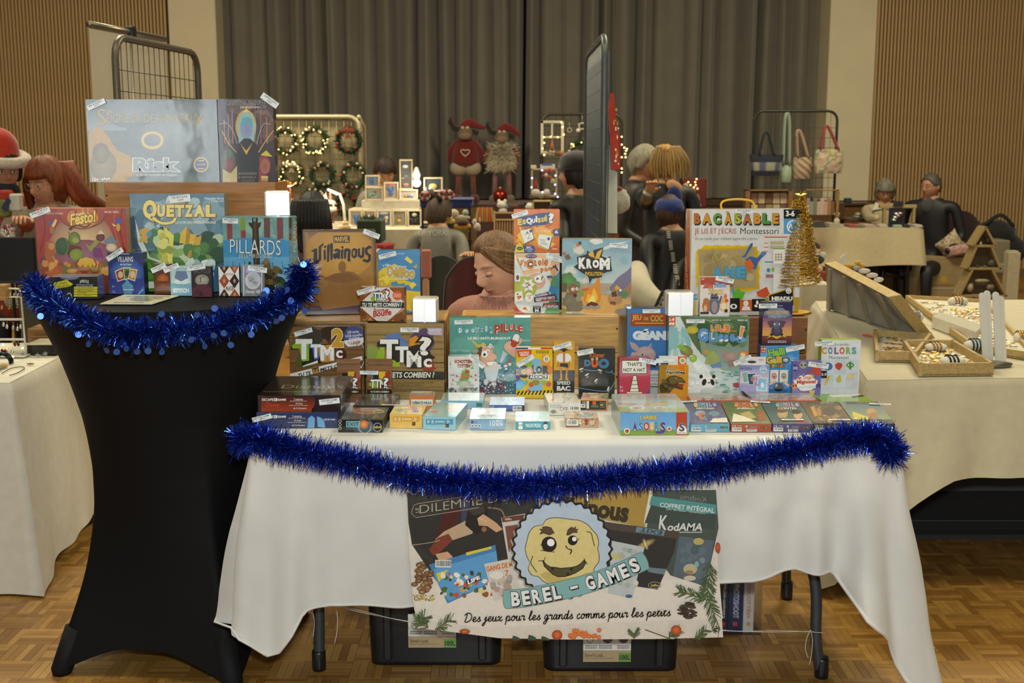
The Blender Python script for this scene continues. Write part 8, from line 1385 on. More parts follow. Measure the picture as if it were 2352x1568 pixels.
# ---- display right of centre -------------------------------------------------------------
grid_panel('dark wire grid rack with lit christmas decorations in front of the curtain',at(1244,262,10.6),at(1429,262,10.6),.0,'3f3930','3a342a',.06,.013)
t=base('window_decoration','white wooden window decoration with lights and an orange gnome','decoration',1268,357,10.4);D=10.4;m=M()
for q in((1242,277,1295,283),(1242,351,1295,357),(1242,277,1248,357),(1289,277,1295,357),(1266,280,1270,318),(1248,313,1290,317)):pxb(m,*q,D,.03,'bdb49e',.002)
sub('frame',t,m);m=M();s=D/FPX;m.lathe([(5*s,0),(3*s,.045),(0,.10)],12,'a85a1c',at(1268,345,D-.02));m.ell(at(1268,348,D-.02),(7*s,4*s,5*s),'b8aa90',10,8);[m.ell(at(x,352,D-.01),(8*s,4*s,5*s),c,10,6,jit=.3) for x,c in((1252,'a89a84'),(1282,'7a4a2a'),(1290,'9a6a3a'))];sub('gnome',t,m,FELT);bulbs(t,[at(x,y,D-.03) for x,y in((1290,281),(1292,292),(1249,315),(1281,315),(1250,328),(1246,341),(1250,356),(1265,314),(1295,309))],.0075)
wreath('green wreath with white stars and lights right of the window decoration',1335,352,33,9,WH,12,10.4)
for x,y,r_,c,lb in((1308,299,5,'9a8f7a','small dark ring ornament hanging left on the dark grid rack'),(1328,300,5,'d0ccc0','white ball ornament hanging in the middle of the dark grid rack'),(1337,290,7,'a8a090','pale ring ornament hanging at the top of the dark grid rack')):
 c_=at(x,y,10.5);m=M();k=r_*10.5/FPX
 if c[0]=='d':m.ell(c_,k,c,12,8)
 else:m.tube([c_+V((k*cos(i*pi/9),0,k*sin(i*pi/9))) for i in range(18)],k*.3,6,c,closed=True)
 m.tube([c_+V((0,0,k)),c_+V((0,0,k*3.5))],.002,4,'b0a890');one('hanging_ornament',lb,'ornament',m)
t=base('wooden_lantern','wooden lantern frame with blue white lights and a red capped gnome','decoration',1250,450,10.0);D=10.0;m=M()
for q in((1220,387,1280,391),(1220,448,1280,452),(1220,387,1224,452),(1276,387,1280,452)):pxb(m,*q,D,.05,'a08a60',.003)
sub('frame',t,m,WOODY);s=D/FPX;m=M();m.lathe([(7*s,0),(4*s,.05),(0,.11)],12,'8a2014',at(1231,436,D+.02));m.ell(at(1231,442,D),(10*s,5*s,8*s),'b8b0a0',12,8,jit=.15);[m.ell(at(x,y,D),(r_*s,r_*s,r_*s),c,10,8,jit=.2) for x,y,r_,c in((1256,442,8,'b0a690'),(1243,448,8,'8a7a5a'),(1250,394,5,'8a2418'),(1262,392,6,'9a2a1c'),(1254,402,5,'c0b8a8'),(1248,404,4,'8a2418'),(1262,408,5,'8a2418'),(1270,416,6,'a8905a'))];sub('gnome',t,m,FELT);bulbs(t,[at(x,y,D-.03) for x,y in((1222,409),(1221,430),(1245,391),(1276,403),(1246,441),(1275,424),(1275,445),(1281,452))],.0075,'a8b8ff');m=M();pxb(m,1219,379,1232,388,D,.02,'b8b2a4');pxb(m,1241,377,1275,388,D,.02,'b8b4a8');pxb(m,1243,376,1268,380,D-.002,.02,'33558a');sub('price_sign',t,m)
t=base('wooden_box','pale open wooden box below the lantern on the toy stall','box',1243,480,9.9);m=M();[pxb(m,*q,9.9,.12,'a8926a',.003) for q in((1222,460,1268,464),(1222,460,1226,600),(1264,460,1268,600),(1222,596,1268,600))];sub('shell',t,m,WOODY);m=M();pxb(m,1226,464,1264,596,10.0,.01,'6a5a40');sub('back_panel',t,m)
t=base('light_string','string of warm fairy lights hanging right of the red apron','fairy lights',1432,360,10.4);bulbs(t,[at(x,y,10.4) for x,y in((1428,314),(1428,332),(1434,339),(1438,346),(1436,353),(1437,361),(1428,361),(1428,387),(1428,396),(1440,342))],.0075);m=M();m.tube([at(1428,300,10.42),at(1429,332,10.42),at(1437,346,10.42),at(1436,361,10.42),at(1428,362,10.42),at(1428,400,10.42)],.003,5,'2a3a20');sub('cable',t,m)
t=base('gift_box','dark red gift box with a lit twig arrangement in front of the curtain','gift box',1600,470,11.0);m=M();pxb(m,1570,409,1622,478,11.0,.25,'571310',.01);sub('box',t,m);bulbs(t,[at(x,y,10.95) for x,y in((1581,418),(1597,418),(1586,425),(1598,425),(1594,430),(1602,433),(1576,443),(1595,447),(1578,428),(1600,411))],.0075);m=M();[m.ell(at(x,y,10.96),(.03,.03,.04),c,10,8,jit=.3,seed=x) for x,y,c in((1575,430,'a88a60'),(1590,440,'7a5a34'),(1600,455,'8a5a34'),(1602,472,'b0a48a'),(1582,455,'6a4428'))];sub('twigs',t,m,FELT)
# ---- bag rack and sewing stall on the right -----------------------------------------------
grid_panel('dark wire grid rack with four fabric bags by the cream pillar',at(1733,255,11.6),at(1924,255,11.6),.0,'2e302c','55503f',.06,.013)
def bag(label,top,sx,body,cols,d,hc):
 s=d/FPX;c=at(body[0],body[1],d);t=thing('tote_bag',label,'bag',c);W_,H_=body[2]*s,body[3]*s
 def fn(u,v):
  a=2*pi*u;w_=W_/2*(1-(.22*(1-v) if body[4] else.12*abs(2*v-1)**2));return(c.x+w_*cos(a),c.y+.05*sin(a)*(.4+.6*sin(pi*(.15+.8*v))),c.z+H_*v-(.02 if body[4] else.03)*(1-v)*(1-abs(cos(a)))*0)
 m=M();rows=18
 cf=lambda u,v:cols(u,v)
 m.grid(lambda u,v:(V(fn(u,v)),cf(u,v)),40,rows,closed=True);m.add([fn(i/24,0) for i in range(24)],[tuple(range(24))],cf(0,0));sub('body',t,m,CLOTH)
 for k in(-.03,.03):m=M();pk=at(top[0],top[1],d);m.tube(smooth([c+V((-sx*s,k,H_*.97)),pk+V((-.02,k,-.01)),pk+V((.02,k,-.01)),c+V((sx*s,k,H_*.97))],5),.008,6,hc);sub('handle',t,m,CLOTH)
bag('navy tote bag with a pale checked band, leftmost on the rack',(1760,306),17,(1759,404,78,48,1),lambda u,v:'171d2c' if v>.62 or v<.26 else('8a8a78' if int(u*12)%2 else '4a4e66'),11.45,'191f2b')
bag('small pale green pouch bag on a long strap',(1808,270),7,(1804,418,26,38,0),lambda u,v:'8fa08a',11.5,'8a9a86')
bag('cream and brown shoulder bag third on the rack',(1835,303),12,(1842,410,46,48,0),lambda u,v:'a8957a' if(u*7+v*3)%1<.72 else '6a4426',11.55,'a88a70')
bag('flowered tote bag with dusty red handles, rightmost on the rack',(1899,292),21,(1902,398,66,54,0),lambda u,v:random.Random(int(u*31)+int(v*13)*57).choice(['b0a084','a8907c','8a8436','b8a890','a88880','6a7a70']),11.4,'8a3c3e')
def shelfbox(label,x0,y0,x1,y1,d,cells,seed):
 t=base('wooden_display',label,'display shelf',(x0+x1)/2,y1,d);m=M();[pxb(m,*q,d,.12,'7d5630',.003) for q in((x0,y0,x1,y0+3),(x0,y1-3,x1,y1),(x0,y0,x0+9,y1),(x1-8,y0,x1,y1))];sub('frame',t,m,WOOD);m=M();pxb(m,x0,y0,x1,y1,d+.11,.01,'4a3420',0);sub('back_panel',t,m);r=random.Random(seed)
 for i in range(cells):
  for j in range(2):x=x0+11+(x1-x0-22)*i/cells;y=y0+4+(y1-y0-8)*j/2;m=M();w_=(x1-x0-22)/cells;pxb(m,x+1,y+2,x+w_-1,y+(y1-y0-8)/2,d+.05,.03,r.choice(['a8987c','8a7458','b0a48e','6a5038','9a8a78']),.004);sub('hair_clip_card',t,m)
shelfbox('brown wooden display shelf with small sewn goods below the bags',1713,436,1820,500,11.0,5,4)
t=base('wooden_stand','wooden frame stand with hanging fabric strips beside the golden tree','display stand',1890,500,11.05);m=M();[pxb(m,*q,11.05,.03,'8a6a3c',.003) for q in((1845,435,1926,438),(1845,435,1849,500),(1922,435,1926,500))];sub('frame',t,m,WOOD);r=random.Random(8)
for i,c in enumerate(('8a7a72','7a8478','6a6a5a','a89484','b0988c','a88a80','8a6a48','6a4a2c')):m=M();pxb(m,1853+i*8,455+8*(i%2),1860+i*8,494,11.03,.02,c,.004);sub('fabric_strip',t,m,CLOTH)
stall('x','beige cloth on the sewing stall in front of the seated couple',1760,2116,526,11.3,.75,'b8ab88',.42,at(1900,526,11.3).z,'sewing stall table under the beige cloth by the slatted wall')
TZ2=at(1900,526,11.3).z+.006
r=random.Random(21)
for i,(x,y,w_,h_,c,lb) in enumerate(((1880,512,28,12,'4a4438','dark folded cloth pile at the left of the sewing stall'),(1915,514,28,9,'a89e88','cream folded cloth pile on the sewing stall'),(1972,519,14,4,'4a5a24','green scarf lying on the sewing stall'),(1958,512,18,6,'9a4a40','red patterned cloth on the sewing stall'),(1995,512,24,8,'b09a88','pale flowered cloths on the sewing stall'),(2025,514,20,7,'b8aa96','white patterned cloth on the sewing stall'),(2058,510,20,6,'9aa890','pale green folded cloth on the sewing stall'),(2080,509,12,8,'1e2632','navy folded cloth on the sewing stall'),(2106,508,18,8,'b8aca0','pinkish folded cloth at the right of the sewing stall'))):
 s=11.5/FPX;c_=at(x,y,11.5);m=M();[m.box((c_.x-w_*s*.5*(1-.06*k),11.42+.02*k,TZ2+k*.014),(c_.x+w_*s*.5*(1-.05*k),11.68,TZ2+.012+k*.014),c,.004) for k in range(max(1,int(h_/3)))];one('folded_cloth',lb,'cloth',m,CLOTH)
blob('small white reindeer doll with a red scarf on the sewing stall','reindeer_doll','plush',[(1922,508,7,8,'b8ae98'),(1922,496,5,5,'c0b6a0'),(1917,491,2,3,'b0a48a'),(1927,491,2,3,'b0a48a'),(1920,503,5,2,'8a2a20')],11.5)
m=M();c=at(2062,494,11.45);[m.ell(c+V((a,0,b)),(.022,.012,.012),k,10,8) for a,b,k in((-.02,-.02,'ffe0d0'),(.01,-.005,'b0b0ff'),(.03,.02,'ffd080'),(-.01,.015,'d0e0ff'),(-.03,-.045,'c0fff0'))];m.box((c.x-.08,c.y+.02,TZ2),(c.x+.08,c.y+.03,c.z+.07),'6a6472',.004);one('mirror_sign','small mirrored ornament glinting in front of the grey haired woman','ornament',m,surf(.1,.9))
t=base('bracelet_rack','pale wooden rack with a dark label in front of the seated couple','rack',2068,515,11.6);m=M();pxb(m,2022,470,2106,478,11.6,.06,'a08c5a',.004);[pxb(m,x,478,x+4,512,11.6,.05,'9a8454',.003) for x in(2030,2066,2098)];sub('frame',t,m,WOODY);m=M();pxb(m,2052,462,2075,473,11.58,.01,'20242a',.002);sub('label',t,m)
m=M();pxb(m,1925,466,2010,472,12.3,.3,'4a3018',.005);[pxb(m,x,472,x+5,640,12.3,.05,'4a3018',.004) for x in(1928,2002)];one('side_table','dark brown side table behind the sewing stall','table',m,WOOD)
m=M();pxb(m,1941,455,1956,468,12.3,.05,'16241f',.004);pxb(m,1943,457,1954,465,12.295,.01,'22342c',.002);one('small_box','small dark green box on the brown side table','box',m)
m=M();pxb(m,1945,502,2012,509,12.0,.3,'4a3420',.01);s=12/FPX;[m.ell(at(x,y,12.05),(a*s,.05,b*s),c,12,8,jit=.2) for x,y,a,b,c in((1968,498,10,4,'8a8478'),(1970,492,7,4,'a8a49a'),(1986,496,10,4,'1e2a44'))];one('tray','brown tray with silver and blue trinkets behind the sewing stall','tray',m,WOOD)
# stuff below and beside the sewing stall
t=base('chair','dark red chair behind the man in the dark jacket','chair',2215,600,12.1);chair(t,at(2205,500,12.1).x,12.1,.22,.45,at(2220,486,12.1).z,'22181a','2a1216')
def cushion(label,x,y,rx,ry,d,c,spots,rot,seed):
 s=d/FPX;c0=at(x,y,d);R=Matrix.Rotation(rot,3,'Y');rr=random.Random(seed);m=M()
 def fn(u,v):
  a,b=(u-.5)*2,(v-.5)*2;k=1-.12*(1-a*a)*(b*b)-.12*(1-b*b)*(a*a);return a*k,b*k,(1-a**4)*(1-b**4)
 for sg in(-1,1):m.grid(lambda u,v:(c0+R@V((fn(u,v)[0]*rx*s,sg*.09*fn(u,v)[2],fn(u,v)[1]*ry*s)),(spots if rr.random()<.25 else c) if spots else c),18,18)
 one('cushion',label,'cushion',m,CLOTH)
cushion('plain brick red cushion behind the flowered cushion',2158,548,20,18,11.9,'7a2c20',None,.1,1);cushion('flowered cream cushion in the cardboard box',2182,560,30,22,11.6,'a8987c','6a4428',-.7,2);cushion('pale pink dotted cushion in the cardboard box',2208,573,38,14,11.5,'a8857a','8a5a50',-.18,3)
t=base('cardboard_box','large cardboard box with a faded print below the cushions','box',2160,668,11.5);m=M();a,b=at(2070,590,11.5),at(2225,670,11.5);m.box((a.x,11.5,0),(b.x,12.1,a.z),'8f7c56',.004);sub('carton',t,m);p=flat(t,'x',11.498);p.E(2168,642,9,8,'a88a2a');p.R(2130,652,2190,656,'8a6a3a');p.R(2125,660,2195,664,'a09880');decal('carton_print',p,MATTE,t)
t=base('tree_shelf','pale wooden christmas tree shaped shelf standing on the floor','shelf',2256,680,10.5);D=10.5;m=M()
def bar(m,x0,y0,x1,y1,w_=.018,dp=.16,col='8f7a50'):a,b=at(x0,y0,D),at(x1,y1,D);e=(b-a).normalized();n=V((-e.z,0,e.x))*w_/2;m.prism([a+n,b+n,b-n,a-n],(0,dp,0),col)
for q in((2264,521,2288,565),(2264,521,2236,565),(2236,565,2292,565),(2244,566,2222,618),(2278,566,2299,618),(2222,617,2300,617),(2234,620,2204,680),(2280,620,2312,680),(2202,680,2314,680)):m2=M();bar(m2,*q);sub('board',t,m2,WOODY)
m=M();[m.add([at(x,y,D+.15) for x,y in q],[tuple(range(len(q)))],'6a5c40') for q in(((2264,524),(2288,565),(2237,565)),((2245,566),(2278,566),(2298,617),(2223,617)),((2234,620),(2280,620),(2311,679),(2206,679)))];sub('back_panel',t,m,MATTE)
m=M();s=D/FPX;[m.ell(at(x,y,D+.04),(a*s,.02,b*s),c,8,6,jit=.3,seed=x) for x,y,a,b,c in((2252,560,3,6,'a8a08a'),(2270,550,6,9,'3a342a'),(2245,611,6,3,'33301f'),(2280,605,12,10,'3f3a2c'),(2262,612,6,3,'5a4a34'),(2255,645,18,5,'8a8268'),(2228,660,8,10,'9a9074'),(2275,660,10,7,'6a604a'))];one('trinkets','small trinkets standing on the tree shaped shelf','ornament',m)
m=M();s=12.4/FPX;c=at(2285,540,12.4);m.ell(c,(46*s,.2,34*s),'14140f',20,14,jit=.15);m.ell(c+V((.1,0,-.15)),(50*s,.2,36*s),'0f0f10',20,14,jit=.15);m.tube(smooth([c+V((-.15,-.1,.12)),c+V((0,-.12,.22)),c+V((.15,-.1,.1))],5),.02,8,'1c1c16');one('holdall','big black holdall bag against the slatted wall','bag',m,CLOTH)
m=M();pxb(m,2278,552,2318,610,11.4,.3,'6f6850',.01);pxb(m,2282,606,2334,628,11.3,.3,'7a7258',.01);one('storage_box','grey green storage box behind the tree shaped shelf','box',m);m=M();pxb(m,2318,580,2342,628,11.2,.12,'a89c80',.004,z0=.0);pxb(m,2320,576,2340,582,11.22,.1,'b0a48a',.003);one('paper_bag','white paper bag standing on the floor right of the tree shelf','bag',m)
m=M();a=[at(x,y,11.4) for x,y in((2034,590),(2018,650),(2078,590),(2086,690))];m.tube([a[0],(a[1].x,11.4,0)],.02,8,'1c1a18');m.tube([a[2],(a[3].x,11.4,0)],.02,8,'1c1a18');m.tube([at(2026,625,11.4),at(2082,640,11.4)],.015,8,'1c1a18');one('trestle','dark trestle leg under the sewing stall cloth','trestle',m,DARKMETAL)
# ================================================================ the people
from mathutils.bvhtree import BVHTree
def hair(t,R,H,s,col,extra=None,name='hair',**k):
 m=M();hair_shell(m,R,H,s,col,**k)
 if extra:extra(m)
 return sub(name,t,m,HAIR)
def glasses(t,R,H,s,col='2a2420'):
 m=M();[m.tube([H+R@(V((sx*.031+.021*cos(a),-.098+.006*abs(cos(a)),.006+.017*sin(a)))*s) for a in[i*pi/8 for i in range(16)]],.0013,5,col,closed=True) for sx in(-1,1)]
 m.tube([H+R@(V((x,-.101,.008))*s) for x in(-.010,.010)],.0013,5,col);[m.tube([H+R@(V((sx*.052,-.092,.010))*s),H+R@(V((sx*.078,.0,.012))*s)],.0013,5,col) for sx in(-1,1)];sub('glasses',t,m,PLAST)
 # woman in the pink turtleneck behind the table
H=at(1148,612,4.28);sc=1.06
t,R,H,W=person('young woman in a pink cable knit turtleneck sweater looking down to the side',H,-52,'b07a66',skin='d3a384',pitch=20,roll=-4,s=sc,body_yaw=-20,brow='7d5c42',lip='b0625a',eyes='closed',hi=True,hands=False,rise=.09,bottom='2a2c36',cloth=surf(.75,nz=.06,sc=60,bump=.3,bsc=260))
def ex(m):
 L=lambda x,y,z:H+R@(V((x,y,z))*sc)
 locks(m,[[L(.05*k,-.07,.085+.01*k),L(.07,-.03,.07-.012*j),L(.082,.03,.03-.014*j),L(.06,.085,-.02-.01*j),L(.03,.115,-.05)] for j in range(6) for k in(.6,1.0)],.010,'7a5a3a',3);locks(m,[[L(.03-.012*j,.10,.0),L(.03-.01*j,.12,-.08),L(.02-.008*j,.12,-.17)] for j in range(5)],.013,'70522f',6)
hair(t,R,H,sc,'7a5a3c',ex,thick=.014,line=.066,side=.010,back=-.10,fringe=.072)
m=M();nb=W(0,.02,-.19);nt=H+R@V((0,.03,-.105))
def cf(u,v):a=2*pi*u;p=nb.lerp(nt,v);r_=(.085-.022*v+.006*sin(pi*v))*(1+.035*sin(a*26));return(p.x+r_*cos(a),p.y+r_*sin(a),p.z)
m.grid(cf,156,8,'b57f6b',closed=True);sub('turtleneck',t,m,FELT)
bd=[o for o in t.children if o.name.startswith('body')][0];bv0=BVHTree.FromPolygons([v.co for v in bd.data.vertices],[tuple(f.vertices) for f in bd.data.polygons]);B0i=PM[t.name];m=M()
for q in((1092,694,1086,712,1092,730),(1092,694,1100,710,1092,730),(1112,680,1104,702,1112,728),(1112,680,1122,704,1112,728),(1134,684,1126,706,1134,730),(1134,684,1144,706,1134,730),(1158,686,1150,708,1158,730),(1158,686,1168,708,1158,730)):
 P_=[bv0 .ray_cast(B0i.inverted()@CAMP,ray(v.x,v.y).normalized())[0] for v in smooth([(q[i],q[i+1],0) for i in(0,2,4)],4)];P_=[B0i@v for v in P_ if v]
 if len(P_)>3:m.tube(P_,.0045,6,'b88472')
sub('cable_stitch',t,m,FELT);m=M();[m.ell(H+R@(V((.079,.006,z))*sc),r_,'d8dce0',10,6) for z,r_ in((-.042,.0042),(-.055,.003))];sub('earring',t,m,METAL)
# woman in grey with lettering on her back
H=at(1008,492,7.9);t,R,H,W=person('woman seen from behind in a grey sweater with white lettering and scrunchies in her hair',H,150,'7c786a',skin='b98a62',s=.97,body_yaw=172,wide=.92,armR=(at(1066,606,7.75),at(1074,588,7.55)),rise=.10,bottom='26282c')
def ex(m):L=lambda x,y,z:H+R@V((x,y,z));m.ell(L(.05,.03,.13),(.04,.04,.035),'4a3a2a',12,8,jit=.25);m.ell(L(-.05,.05,.125),(.035,.035,.03),'4a3a2a',12,8,jit=.25)
hair(t,R,H,.97,'4a3c2c',ex,thick=.014,line=.05,side=-.03,back=-.10)
m=M()
for q in((1026,447,17,10),(976,450,10,9)):
 c=at(q[0],q[1],7.78);k=7.8/FPX;[m.ell(c+V((q[2]*k*.8*cos(a),-.01*sin(3*a),q[3]*k*.8*sin(a))),(.014,.012,.014),'8a2418' if i%2 else 'b8a89c',8,6) for i,a in enumerate([j*pi/6 for j in range(12)])]
sub('scrunchie',t,m,CLOTH)
bd=[o for o in t.children if o.name.startswith('body')][0];bv=BVHTree.FromPolygons([v.co for v in bd.data.vertices],[tuple(f.vertices) for f in bd.data.polygons]);inv=PM[t.name].inverted()
def onbody(x,y):
 h=bv.ray_cast(inv@CAMP,ray(x,y).normalized());return(h[0] if h[0] else inv@at(x,y,7.75))-ray(x,y).normalized()*.006
p=Pr(onbody,(0,-1,0));p.T('NEW',956,530,978,542,'a8a698',.01);p.T('YORK',983,527,1026,541,'a8a698',.01,rot=-3);decal('back_print',p,CLOTH,t)
# long black hair, from behind
H=at(717,490,7.0);t,R,H,W=person('person with long black hair seen from behind at the figurine stall',H,178,'5a4434',skin='b08a68',s=.98,hands=False,bottom='1c1c20')
hair(t,R,H,.98,'0c0b0a',lambda m:locks(m,[[H+V((x,-.06-.03*cos(x*18),.08)),H+V((x*1.25,-.11,-.03)),H+V((x*1.3,-.10,-.12)),H+V((x*.9,-.12,-.22-.05*cos(x*30)))] for x in[(-.085+.017*i) for i in range(11)]],.022,'0d0c0b',2),thick=.022,line=.04,side=-.09,back=-.12)
# boy with a bowed head behind the picture stand
H=at(884,398,9.5);t,R,H,W=person('person with short brown hair bending over behind the framed pictures',H,12,'8a8578',skin='b8845c',pitch=30,s=.98,hands=False,bottom='2a2a30',brow='3a2a1c');hair(t,R,H,.98,'33221a',thick=.024,line=.05,side=.0,back=-.08,fringe=.038,seed=4)
# woman in dark clothes beside the grid panel
H=at(1325,402,6.8);t,R,H,W=person('person in dark brown clothes and dark cap standing left of the edge on grid panel',H,-112,'1c1512',skin='a87a58',s=1.0,pose='stand',hands=False,body_yaw=-150,bottom='17151a',brow='1c1412',armR=(at(1346,500,6.95),at(1338,560,6.8)),armL=(at(1290,495,6.7),at(1296,560,6.55)))
hair(t,R,H,1.0,'17100d',lambda m:(locks(m,[[H+V((.05,.0,.03)),H+V((.06+.01*i,-.02+.02*i,-.05)),H+V((.05+.012*i,-.02+.02*i,-.15))] for i in range(4)],.02,'150e0b',2)),thick=.024,line=.035,side=-.06,back=-.13,fringe=.04)
m=M();m.lathe([(.102,.03),(.108,.06),(.095,.105),(.05,.135),(0,.142)],20,'1d1516',H,sy=1.1);sub('cap',t,m,FELT)
# grey haired and blonde pair
H=at(1478,376,8.2);t,R,H,W=person('grey haired person in a dark coat bending towards the blonde woman',H,62,'241c17',skin='b07c58',pitch=14,pose='stand',hands=False,bottom='17161a',brow='6a6458');hair(t,R,H,1.0,'8a8270',thick=.022,line=.045,side=-.04,back=-.12,seed=3)
H=at(1524,380,7.5);t,R,H,W=person('blonde woman with loosely tied hair in a black off shoulder top with a silver cuff',H,165,'15161a',skin='c08c62',pose='stand',s=.98,body_yaw=190,armL=(at(1484,478,7.4),at(1491,443,7.3)),bottom='17171b',neck='c08c62')
hair(t,R,H,.98,'8f6f3c',lambda m:(m.ell(H+V((.0,-.05,.085)),(.07,.06,.045),'a87a3c',14,10,jit=.4,seed=3),locks(m,[[H+V((-.05+.02*i,-.085,.12)),H+V((-.09+.035*i,-.11,.03)),H+V((-.08+.035*i,-.10,-.06-.02*(int(i*2)%3)))] for i in[j*.5 for j in range(14)]]+[[H+V((.06,-.05,.09)),H+V((.11,-.06,.0)),H+V((.13,-.06,-.10))]],.009,'a8854a',4)),thick=.02,line=.04,side=-.05,back=-.11,seed=7)
m=M();a,b=at(1485,462,7.33),at(1491,440,7.28);m.tube([a,a.lerp(b,.3),a.lerp(b,.7),b],[.043,.041,.038,.037],14,'8a8678');sub('cuff',t,m,GLITTER);m=M();q=at(1549,428,7.36);m.ell(q,(.055,.02,.035),'c08c62',14,8,Matrix.Rotation(.5,3,'Y'));m.ell(at(1548,455,7.33),(.05,.02,.075),'16255e',14,10);sub('blue_top',t,m,CLOTH)
# seated person in a black hoodie
H=at(1537,490,7.0);t,R,H,W=person('seated person in a black hoodie with a lettered stripe and pale trousers',H,160,'0d0d0e',skin='a87a58',s=.86,wide=1.15,body_yaw=205,hands=False,bottom='b0a890',armR=(at(1552,620,6.9),at(1540,690,6.7)),armL=(at(1488,610,6.8),at(1490,680,6.6)))
hair(t,R,H,.86,'3a261a',thick=.018,line=.04,side=-.04,back=-.10);m=M();m.lathe([(.085,.01),(.09,.035),(.077,.073),(.043,.095),(0,.10)],20,'1a2a66',H,sy=1.08);m.ell(H+R@V((0,-.11,.03)),(.06,.05,.01),'16245a',14,6);sub('cap',t,m,CLOTH)
bd=[o for o in t.children if o.name.startswith('body')][0];bv=BVHTree.FromPolygons([v.co for v in bd.data.vertices],[tuple(f.vertices) for f in bd.data.polygons]);inv=PM[t.name].inverted()
p=Pr(lambda x,y:(lambda h:(h[0] if h[0] else inv@at(x,y,6.9))-ray(x,y).normalized()*.006)(bv.ray_cast(inv@CAMP,ray(x,y).normalized())),(0,-1,0))
for k in range(5):x,y=1530+k*5.2,525+k*27;[p.R(x+i*.4,y+i*4.6,x+9+i*.4,y+i*4.6+3.4,'8a8578') for i in range(5)]
decal('sleeve_print',p,CLOTH,t)
m=M();q=smooth([at(1462,618,6.6),at(1466,660,6.4),at(1490,690,6.3),at(1535,712,6.2)],6);m.tube(q,[.055+.03*sin(pi*i/(len(q)-1)) for i in range(len(q))],14,'b4ab92');a,b=at(1497,716,6.08),at(1520,668,6.1);m2=M();m2 .prism([a,a+V((.035,0,0)),b+V((.035,0,.0)),b],(0,.02,0),'23211e');lg=sub('raised_leg',t,m,CLOTH);sub('leg_band',t,m2,CLOTH)
pp=Pr(lambda x,y:PM[t.name].inverted()@at(x,y,6.07),(0,-1,0));pp.T('KEEP GOING',0,0,1,1,'b0a890',.04,q=[(1503,716),(1525,670),(1534,672),(1513,718)]);decal('band_print',pp,CLOTH,t)
# couple at the sewing stall
H=at(2032,441,11.95);t,R,H,W=person('grey haired woman in a pale top with a white collar sitting at the sewing stall',H,-8,'a89a7c',skin='a8744e',pitch=22,s=1.02,bottom='2a2622',brow='5a5248',armL=(at(2062,500,11.7),at(2048,505,11.5)),armR=(at(1996,500,11.7),at(2018,500,11.5)),hands=False)
hair(t,R,H,1.02,'6f6a5a',thick=.026,line=.035,side=-.07,back=-.12,fringe=.03,seed=5);m=M();[m.prism([W(0,-.05,-.23),W(s_*.09,-.04,-.17),W(s_*.12,-.06,-.25)],(0,-.01,0),'c8c4b4') for s_ in(-1,1)];sub('collar',t,m,CLOTH)
H=at(2139,428,11.75);t,R,H,W=person('grey haired man with glasses in a dark jacket beside the grey haired woman',H,-62,'0e0e12',skin='a8765a',pitch=6,s=1.08,wide=1.25,body_yaw=-35,bottom='121218',brow='4a4438',hands=False);hair(t,R,H,1.08,'4f4c42',thick=.012,line=.06,side=.0,back=-.07,seed=2);glasses(t,R,H,1.08);m=M();m.ell(W(0,-.05,-.25),(.07,.05,.08),'3a3a3c',14,10);sub('shirt_front',t,m,CLOTH)
# the two women at the left stall
H=at(8,392,5.95);t,R,H,W=person('woman in a santa hat and orange red sweater holding wrapped gifts at the left edge',H,38,'8f2c12',skin='a8765a',pitch=8,s=.95,pose='stand',body_yaw=25,armL=(at(66,520,5.8),at(50,505,5.55)),bottom='1c1c20',brow='201814',iris='2a1c14')
hair(t,R,H,.95,'17110e',thick=.018,line=.03,side=-.06,back=-.10,fringe=.034,seed=3);m=M();q=smooth([H+V((-.01,.0,.08)),H+V((-.0,.0,.14)),H+V((-.06,.02,.17)),H+V((-.15,.03,.13))],5);m.tube(q,[.098-.0055*i for i in range(len(q))],18,'a3240f');sub('santa_hat',t,m,FELT);m=M();m.tube([H+R@V((.105*cos(a),.115*sin(a),.065+.012*sin(a))) for a in[i*pi/12 for i in range(24)]],.028,10,'b8aa98',closed=True);sub('hat_brim',t,m,FELT);m=M();m.ell(W(0,-.02,-.18),(.075,.07,.05),'0f0f10',14,8);sub('black_collar',t,m,CLOTH)
m=M();s=5.5/FPX;pxb(m,-12,437,18,462,5.5,.08,'9a2a18',.01);pxb(m,16,445,44,486,5.52,.06,'b8b2a4',.008);pxb(m,-12,458,14,500,5.48,.08,'6a6a3a',.01);m.prism([at(2,478,5.47),at(18,452,5.47),at(24,462,5.47),at(14,486,5.47)],(0,.01,0),'26304a');one('gift_parcel','red white and green wrapped parcels in the arms of the santa hat woman','gift',m,CARD)
m=M();[m.ell(at(20+4*cos(i*2.4)*((i%5)**.8),532+3.5*sin(i*2.4)*(i%4),5.45),(.02,.014,.016),random.Random(i).choice(['c8c0b4','a8a094','8a2a3a','d8d0c4','6a4a4a']),8,6) for i in range(26)];one('candy_bag','clear bag of pale sweets below the hand of the santa hat woman','gift',m,surf(.12,coat=1.0))
H=at(110,422,5.8);t,R,H,W=person('woman with long red hair and glasses in a grey beige fuzzy sweater',H,-28,'827a60',skin='b07c5c',pitch=12,s=1.02,pose='stand',body_yaw=15,bottom='26262a',brow='6a3a1c',hands=False,cloth=FELT,rise=.09,iris='2a2018')
